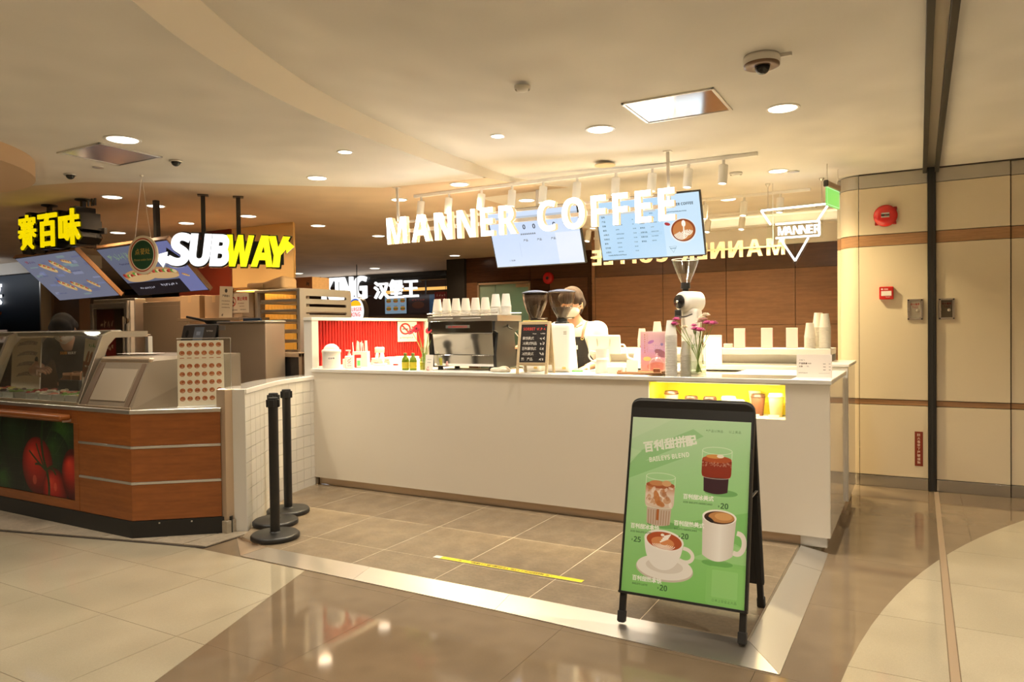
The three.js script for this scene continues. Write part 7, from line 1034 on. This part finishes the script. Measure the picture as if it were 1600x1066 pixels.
  const ct = thing('taped_carton', 'brown carton with dark print lying on the bread rack', 'box', [-5.93, 1.8805, -5.85]); part(ct, 'carton_body', rb(0.54, 0.15, 0.26, 0.005, 0, 0.075, 0), [M.card, M.card, M.card, M.card, printed(cx, 0.8), M.card]); part(ct, 'flap_seam', rb(0.54, 0.004, 0.006, 0.001, 0, 0.151, 0), M.gap);
}
{ // column with yellow tiles and dark red screen wall
  const w = setting('column_1'); part(w, 'column_core', span(-7.76, -6.7, 0, CE, -6.5, -6.44, 0.01), M.yellowTile); part(w, 'red_side', span(-8.8, -7.76, 0, CE, -6.5, -6.4, 0.01), mat([0.2, 0.03, 0.012], 0.4)); 
  for (const y of [1.98, 2.005]) part(w, 'cornice', span(-7.76, -6.66, y, y + 0.012, -6.445, -6.42, 0.003), M.woodTrim); part(w, 'upper_block', span(-7.76, -6.66, 2.02, CE, -6.45, -6.425, 0.004), mat([0.85, 0.6, 0.26], 0.5));
  for (let i = 0; i < 20; i++) for (let j = 0; j < 5; j++) part(w, 'mosaic_tile', rb(0.05, 0.094, 0.006, 0.002), M.yellowTile, [-7.73 + i * 0.0535, 1.46 + j * 0.097 + 0.06, -6.436]);
  for (let i = 0; i < 1; i++) { const l = solo('column_light', span(-7.66, -6.76, 1.972, 1.978, -6.43, -6.4, 0.001), glow([1, 0.75, 0.3], 3), 'thin warm strip light under the ledge of the yellow tiled column', 'strip light'); area([-7.21, 1.968, -6.415], [-7.21, 0, -6.43], [1, 0.72, 0.3], 9, 0.88, 0.03); }
  part(scene, 'wall_kitchen', span(-9.6, -8.3, 0, 1.95, -6.7, -6.6, 0.004), M.steelDull).userData.kind = 'structure';
}
{ // hanging shop signs
  const dir = [0.64, -0.77], yaw = Math.atan2(0.77, 0.64);
  const t = thing('sandwich_sign', 'large hanging sign in slanted white and yellow letters with arrow ends, SUBWAY', 'sign', [-6.29, 2.095, -4.36], yaw);
  const LEN = 1.12, cap = 0.285 * 0.714; let x = 0.09; const W = [0.215, 0.21, 0.195, 0.25, 0.205, 0.205];
  [...'SUBWAY'].forEach((c, i) => { const face2 = i < 3 ? M.signWhite : M.signYellow, g = letterGeo(c, cap / 0.714, 0.012, { shear: 0.16, fat: 0.012 }), bw = g.boundingBox.max.x - g.boundingBox.min.x; g.translate(-g.boundingBox.min.x, 0, 0.09).scale(W[i] / bw, 1, 1); g.computeVertexNormals(); part(t, 'letter', g, face2, [x, 0, 0]); const bk = letterGeo(c, cap / 0.714, 0.09, { shear: 0.16, fat: 0.024 }); bk.translate(-bk.boundingBox.min.x, 0, 0).scale(W[i] / bw, 1, 1); bk.computeVertexNormals(); part(t, 'letter_box', bk, M.blackGloss, [x, 0, -0.006]); x += W[i] * 0.84; });
  const arrow = (pts, m, n) => part(t, n, new THREE.ExtrudeGeometry(new THREE.Shape(pts.map(([a, b]) => new THREE.Vector2(a, b))), { depth: 0.1, bevelEnabled: false }), [m, M.blackGloss], [0, 0, 0.002]);
  arrow([[-0.03, 0.075], [0.09, 0.115], [0.085, 0.075], [0.15, 0.06], [0.15, 0.0], [0.07, 0.01], [0.05, -0.035]], M.signWhite, 'arrow_end'); arrow([[1.09, 0.17], [1.15, 0.225], [1.15, 0.275], [1.235, 0.195], [1.16, 0.125], [1.155, 0.165], [1.11, 0.11]], M.signYellow, 'arrow_end');
  part(t, 'sign_backing', merge([span(0.07, 1.14, 0.02, 0.25, -0.02, 0.002, 0.003)]), M.blackGloss);
  const p0 = V(-6.29, 0, -4.36), at = (d) => p0.clone().addScaledVector(V(dir[0], 0, dir[1]), d);
  for (const [d, l] of [[0.4, 0], [0.72, 1]]) part(t, 'ceiling_pole', span(d - 0.02, d + 0.02, 0.24, CE - 2.1, -0.05, -0.015, 0.004), M.black), part(t, 'ceiling_plate', span(d - 0.05, d + 0.05, CE - 2.108, CE - 2.1, -0.08, 0.015, 0.002), M.black);
  area([-6.35 + 0.36 + 0.13, 2.24, -4.28 - 0.43 + 0.11], [0, 1.4, 0], [1, 1, 0.95], 0.8, 1.0, 0.25);
  const y = thing('yellow_sign', 'black hanging sign with three thick yellow characters above the left menu board', 'sign', [-8.2, 2.335, -4.12]);
  [...'赛百味'].forEach((c, i) => { part(y, 'character', hanGeo(c, 0.34, i ? 0.044 : 0.03, 0.02, 0.02), glow([1, 0.75, 0.0], 0.75), [i * 0.375, i * 0.0, 0]); const bk = hanGeo(c, 0.34, 0.09, 0.2, -0.18); part(y, 'character_box', bk, M.blackGloss, [i * 0.375, 0, 0]); });
  for (const q of [0.35, 0.95]) { part(y, 'ceiling_pole', span(q - 0.02, q + 0.02, 0.2, CE - 2.335, -0.12, -0.08, 0.004), M.black); part(y, 'ceiling_plate', lathe([[0.075, 0], [0.075, -0.012], [0.03, -0.02]], 20), M.black, [q, CE - 2.335, -0.1]); }
  part(y, 'back_rail', span(0.0, 1.18, 0.1, 0.16, -0.2, -0.17, 0.004), M.black); [...'TM'].forEach((c, i) => part(y, 'mark_letter', letterGeo(c, 0.07, 0.012), M.black, [1.19 + i * 0.07, 0.34, 0.0]));
  const e = thing('dark_box_sign', 'dark boxy hanging sign cut off at the left edge beside the yellow characters', 'sign', [-10.2, 2.3, -4.35]); part(e, 'sign_box', rb(1.0, 0.42, 0.24, 0.02, 0.2, 0.2, 0), M.dark); part(e, 'sign_rim', rb(1.02, 0.44, 0.05, 0.015, 0.2, 0.2, 0.1), M.tray); part(e, 'ceiling_pole', cyl(0.02, 0.02, 0.3, 12, 0.2, 0.4, 0), M.black);
  // round order-here sign
  const rx = canvasTex(256, 256, (x, w, h) => { x.fillStyle = '#e9dcc2'; x.fillRect(0, 0, w, h); ell(x, 128, 128, 112, 112, '#b23a20'); ell(x, 128, 128, 104, 104, '#e9dcc2'); ell(x, 128, 128, 96, 96, '#1d4a30'); x.fillStyle = '#c9a04a'; han(x, '点餐处', 62, 84, 42, 0.1); txt(x, 'Please order here', 128, 160, 19, '#c9a04a', { align: 'center', style: 'italic', family: 'serif' }); });
  const r = thing('round_order_sign', 'round green hanging sign with a cream and red rim before the sandwich menu', 'sign', [-5.74, 2.11, -3.84], 0.15); const dg = new THREE.CylinderGeometry(0.165, 0.165, 0.014, 48).rotateX(PI / 2); part(r, 'disc', dg, mat([0.8, 0.72, 0.56], 0.5)); part(r, 'printed_face', new THREE.CircleGeometry(0.163, 48), printed(rx, 0.5), [0, 0, 0.0078]);
  for (const s of [-0.09, 0.09]) part(r, 'wire', bar([s, 0.13, 0], [0, CE - 2.11, 0], 0.0035), M.steel); part(r, 'ceiling_hook', lathe([[0.016, 0], [0.016, -0.008], [0.004, -0.016]], 12), M.steel, [0, CE - 2.11, 0]);
  const board = (name, label, p, tilt, w, draw, k) => { const b = thing(name, label, 'menu screen', p, 0.03); b.rotation.x = tilt; const tx = canvasTex(1000, 580, draw), h = w * 0.58; screen(b, w, h, tx, k, M.black); part(b, 'gold_edge', merge([rb(0.014, h + 0.03, 0.05, 0.004, w / 2 + 0.014, 0, -0.02), rb(w + 0.04, 0.014, 0.05, 0.004, 0, h / 2 + 0.018, -0.02)]), M.woodTrim); part(b, 'wall_bracket', rb(0.3, 0.2, 0.05, 0.01, 0, 0.1, -0.06), M.black); const L = CE - p[1]; const q = part(b, 'ceiling_pole', bar([0, 0, 0], [0, L, 0], 0.05), M.black, [0, 0, -0.1]); q.rotation.x = -tilt; area([p[0], p[1] - 0.01, p[2] + 0.02], [p[0], p[1] - 0.75 + 0, p[2] + 0.68], [0.75, 0.8, 1], 0.3, w, h); return b; };
  const sub = (x, cx, cy, s, rot) => { x.save(); x.translate(cx, cy); x.rotate(rot); x.scale(s, s); ell(x, 0, 8, 150, 46, '#b98a58'); for (let i = 0; i < 16; i++) ell(x, -130 + i * 17, rnd(-12, 4), 18, 14, ['#8f2a20', '#c0463a', '#5f8f3a', '#d9c08a'][i % 4]); ell(x, 0, 30, 140, 26, '#d0a873'); x.restore(); };
  board('menu_board', 'left tilted blue menu screen with pictured sandwiches under the yellow sign', [-7.98, 2.061, -4.455], 0.81, 1.08, (x, w, h) => { x.fillStyle = '#74778a'; x.fillRect(0, 0, w, h); for (let i = 0; i < 26; i++) { x.globalAlpha = 0.4; x.fillStyle = ['#8fb39a', '#7f8fc0', '#a9b0cc', '#5a5f8a'][i % 4]; x.fillRect(rnd(0, w), rnd(0, h), rnd(40, 160), rnd(14, 40)); } x.globalAlpha = 1; sub(x, 360, 150, 0.75, 0.5); sub(x, 560, 150, 0.8, 0.8); sub(x, 720, 100, 0.45, 0.3); sub(x, 380, 390, 0.75, 0.6); sub(x, 570, 420, 0.8, 0.6); sub(x, 800, 400, 0.5, 0.7); txt(x, '10', 90, 60, 44, '#a03030'); txt(x, 'A', 300, 300, 60, '#3a4a8a'); scribble(x, 120, 50, 130, 30, '#5a4a6a', 4); scribble(x, 80, 240, 150, 20, '#4a4f78', 3); scribble(x, 620, 220, 180, 18, '#4a4f78', 3); scribble(x, 80, 480, 160, 20, '#4a4f78', 3); }, 0.7);
  board('menu_board', 'right tilted blue menu screen showing big filled sandwiches behind the green sign', [-6.7, 2.082, -4.574], 0.79, 1.08, (x, w, h) => { x.fillStyle = '#686c80'; x.fillRect(0, 0, w, h); x.fillStyle = '#14131c'; x.fillRect(0, 420, 760, 160); x.fillStyle = '#7478a8'; x.fillRect(760, 0, 240, h); sub(x, 260, 330, 1.5, -0.05); sub(x, 590, 320, 1.5, 0.05); scribble(x, 60, 60, 320, 90, '#86a07a', 5, 7); scribble(x, 130, 180, 200, 24, '#2e3050', 4); scribble(x, 120, 480, 220, 28, '#c8c4d0', 4); scribble(x, 440, 460, 240, 34, '#c8c4d0', 5); scribble(x, 800, 120, 160, 30, '#98ae7a', 4); sub(x, 880, 250, 0.3, 0); sub(x, 880, 380, 0.3, 0.4); }, 0.7);
}
// ---------- burger shop and blue shop far behind ----------
{
  const w = setting('wall_burger_shop'); 
  part(w, 'rear_wall', span(-21, -7.87, 0, CE, -14.9, -14.8, 0), mat([0.1, 0.05, 0.03], 0.6)); part(w, 'ceiling_band', span(-21, -8.95, 2.62, CE + 0.01, -13.5, -13.42, 0), M.blackGloss);
  part(w, 'brown_wall', span(-16.0, -14.6, 0, CE, -13.6, -13.45, 0), mat([0.16, 0.085, 0.04], 0.6)); part(w, 'order_counter', span(-20, -9.0, 0, 1.05, -13.9, -13.4, 0.01), M.woodDark); part(w, 'dark_column', span(-9.05, -8.85, 0, CE, -13.6, -13.4, 0.01), M.black);
  part(w, 'rear_shelf', span(-13.4, -9.1, 1.75, 1.83, -14.8, -14.5, 0.01), mat([0.2, 0.1, 0.05], 0.6));
  const f = thing('burger_sign', 'white glowing burger shop letters KING and three characters on a black fascia', 'sign', [-13.4, 2.17, -13.4]);
  part(f, 'fascia', span(-1.5, 4.5, 0.42, 0.5, -0.06, 0, 0.004), M.black);
  [...'KING'].forEach((c, i) => { const g = letterGeo(c, 0.38 / 0.714, 0.06, { fat: 0.008 }), b = g.boundingBox; g.translate(-b.min.x, 0, 0).scale(0.4 / (b.max.x - b.min.x) * (c === 'I' ? 0.34 : 1), 1, 1); g.computeVertexNormals(); part(f, 'letter', g, [M.signWhite, M.signWhite], [0.5 + [0, 0.42, 0.6, 1.03][i], 0.05, 0]); });
  [...'汉堡王'].forEach((c, i) => part(f, 'character', hanGeo(c, 0.42, 0.05, 0.06), M.signWhite, [2.17 + i * 0.43, 0.03 , 0])); for (const y of [0.1, 0.38]) part(f, 'back_rail', span(0.4, 3.5, y, y + 0.02, -0.04, -0.02, 0.002), M.black);
  area([-11.6, 2.4, -13.25], [-11.6, 1.8, 0], [1, 1, 1], 2, 3.4, 0.4);
  const s = solo('amber_strip_light', merge([span(-11.75, -11.3, 2.36, 2.44, -14.3, -14.26, 0.004), span(-11.0, -8.95, 2.4, 2.47, -14.1, -14.06, 0.004)]), M.amber, 'long amber light strip inside the burger shop behind the white characters', 'strip light'); area([-10.0, 2.42, -14.0], [-10, 1.5, -10], [1, 0.5, 0.12], 3, 1.9, 0.07);
  const round = (name, label, p, turn, r) => { const tx = canvasTex(512, 512, (x, w, h) => { x.fillStyle = '#f6f4f0'; x.fillRect(0, 0, w, h); x.strokeStyle = '#1f4fae'; x.lineWidth = 34; x.beginPath(); x.arc(262, 256, 205, 0.9, 5.2); x.stroke(); x.fillStyle = '#f2b01e'; x.beginPath(); x.ellipse(270, 160, 160, 100, 0, PI, 0); x.fill(); x.beginPath(); x.ellipse(270, 372, 160, 70, 0, 0, PI); x.fill(); x.fillStyle = '#f6f4f0'; x.fillRect(90, 166, 360, 196); txt(x, 'BURGER', 274, 222, 92, '#d2281e', { align: 'center', sx: 0.95 }); txt(x, 'KING', 274, 312, 100, '#d2281e', { align: 'center', sx: 1.1 }); }); const t = thing(name, label, 'sign', p, turn); part(t, 'sign_drum', new THREE.CylinderGeometry(r, r, 0.12, 48, 1, true).rotateX(PI / 2), M.alu); part(t, 'back_disc', new THREE.CircleGeometry(r, 48), M.alu, [0, 0, -0.06], [0, PI, 0]); part(t, 'glowing_face', new THREE.CircleGeometry(r, 48), screenMat(tx, 1.1), [0, 0, 0.06]); part(t, 'ceiling_pole', span(-0.006, 0.006, r - 0.02, CE - p[1], -0.006, 0.006, 0.002), M.black); return t; };
  round('round_burger_sign', 'left glowing round white sign with red letters in a blue ring behind the worker', [-15.25, 1.86, -8.6], 0.3, 0.37);
  round('round_burger_sign', 'right round burger sign seen at a slant behind the bread rack', [-9.86, 1.84, -11.2], -0.2, 0.29);
  const mn = (name, label, p, w, h, tex, k) => { const t = thing(name, label, 'menu screen', p); screen(t, w, h, tex, k, M.black); part(t, 'hanging_pole', span(-0.02, 0.02, h / 2, 2.75 - p[1], -0.04, -0.02, 0.002), M.black); };
  mn('burger_menu_screen', 'burger shop screen with six pictured burgers on pale blue', [-10.87, 2.06, -13.7], 0.64, 0.42, canvasTex(320, 256, (x, w, h) => { x.fillStyle = '#8ea6b8'; x.fillRect(0, 0, w, h); for (let i = 0; i < 6; i++) { const cx = 55 + (i % 3) * 105, cy = 70 + (i / 3 | 0) * 115; ell(x, cx, cy - 14, 34, 20, '#b87a3a'); x.fillStyle = '#5a2f1a'; x.fillRect(cx - 36, cy - 6, 72, 14); x.fillStyle = '#6f9a3a'; x.fillRect(cx - 36, cy - 10, 72, 6); ell(x, cx, cy + 16, 34, 12, '#a86a30'); scribble(x, cx - 30, cy - 48, 60, 8, '#2f3a4a', 2); } }), 0.55);
  mn('burger_menu_screen', 'dark burger shop screen right of the six-burger screen', [-10.0, 2.06, -13.7], 0.95, 0.42, canvasTex(320, 200, (x, w, h) => { x.fillStyle = '#3a2a26'; x.fillRect(0, 0, w, h); x.fillStyle = '#3c5670'; x.fillRect(200, 0, 120, h); ell(x, 90, 110, 60, 40, '#5a3424'); scribble(x, 30, 40, 130, 24, '#8a3a2c', 4); scribble(x, 220, 60, 80, 60, '#6a86a0', 3, 8); }), 0.35);
  const px = canvasTex(128, 128, (x, w, h) => { x.fillStyle = '#b04a50'; x.fillRect(0, 0, w, h); scribble(x, 16, 20, 96, 24, '#f0d0c8', 5); scribble(x, 16, 62, 96, 18, '#f0d0c8', 4); scribble(x, 20, 96, 86, 14, '#f0d0c8', 3); });
  solo('red_offer_poster', rb(0.36, 0.3, 0.02, 0.004), [M.red, M.red, M.red, M.red, printed(px, 0.5), M.red], 'small red offer poster hanging at the right of the burger shop screens', 'poster', [-9.3, 2.15, -13.35]);
  for (const [x, l] of [[-9.05, 'left'], [-8.72, 'right']]) { const t = thing('burger_lamp', l + ' one of two small round pink shop lamps above the cup row', 'lamp', [x - 0.1, 1.98, -13.3]); part(t, 'lamp_globe', new THREE.SphereGeometry(0.12, 20, 12, 0, 2 * PI, 0, PI * 0.6), mat([0.75, 0.45, 0.38], 0.4)); part(t, 'lamp_cord', cyl(0.006, 0.006, 0.66, 6, 0, 0.45, 0), M.black); }
}
{ // blue shop at the far left
  const w = setting('wall_blue_shop'); part(w, 'blue_panel', span(-21.5, -13.72, 0, 2.56, -7.35, -7.2, 0.004), M.navy); part(w, 'bulkhead', span(-21.5, -12.2, 2.57, CE, -7.4, -7.15, 0.004), M.white); part(w, 'silver_edge', span(-13.72, -13.68, 0, 2.56, -7.35, -7.17, 0.003), M.alu); part(w, 'brown_side', span(-13.68, -12.9, 0, 2.56, -7.6, -7.4, 0.004), mat([0.2, 0.11, 0.05], 0.6));
  const t = thing('white_character_sign', 'white glowing character cut by the left edge on the dark blue shop wall', 'sign', [-15.42, 2.02, -7.18]); part(t, 'character', hanGeo('菜', 0.42, 0.055, 0.03), M.signWhite); part(t, 'back_plate', span(0, 0.42, 0.15, 0.2, -0.02, 0, 0.002), M.navy); area([-15.2, 2.2, -7.05], [-15.2, 2.1, 0], [1, 1, 1], 2, 0.4, 0.4);
  const c = setting('counter_blue_shop'); part(c, 'counter_body', span(-16.5, -12.6, 0, 1.32, -6.9, -6.3, 0.01), M.dark);
  const p = thing('orange_pot', 'terracotta pot with flared rim cut by the left edge in front of the blue wall', 'pot', [-14.85, 1.3205, -6.75]); part(p, 'pot_body', lathe([[0, 0], [0.13, 0], [0.14, 0.02], [0.2, 0.4], [0.3, 0.5], [0.32, 0.56], [0.28, 0.56], [0.18, 0.42], [0, 0.4]], 32), mat([0.5, 0.16, 0.06], 0.7)); part(p, 'pot_band', new THREE.TorusGeometry(0.205, 0.014, 8, 32).rotateX(PI / 2), mat([0.6, 0.22, 0.09], 0.7), [0, 0.4, 0]);
  const px = canvasTex(256, 96, (x, w, h) => { x.fillStyle = '#8a7668'; x.fillRect(0, 0, w, h); for (let i = 0; i < 6; i++) ell(x, 24 + i * 42, 50, 18, 26, ['#5a3a2a', '#a88a70', '#3a4a2a', '#8a4a3a'][i % 4]); });
  solo('picture_strip', rb(0.72, 0.22, 0.02, 0.004), [M.dark, M.dark, M.dark, M.dark, screenMat(px, 0.5), M.dark], 'low strip of food pictures standing before the dark blue wall', 'picture', [-14.0, 1.43, -6.6]);
  area([-16, 2.5, -6.5], [-16, 2.78, -6.9], [0.9, 0.95, 1], 1.5, 4, 0.3);
}
// ---------- hand over ----------
scene.traverse((o) => { if (o.isMesh) { o.castShadow = o.receiveShadow = true; } });
renderer.render(scene, camera);
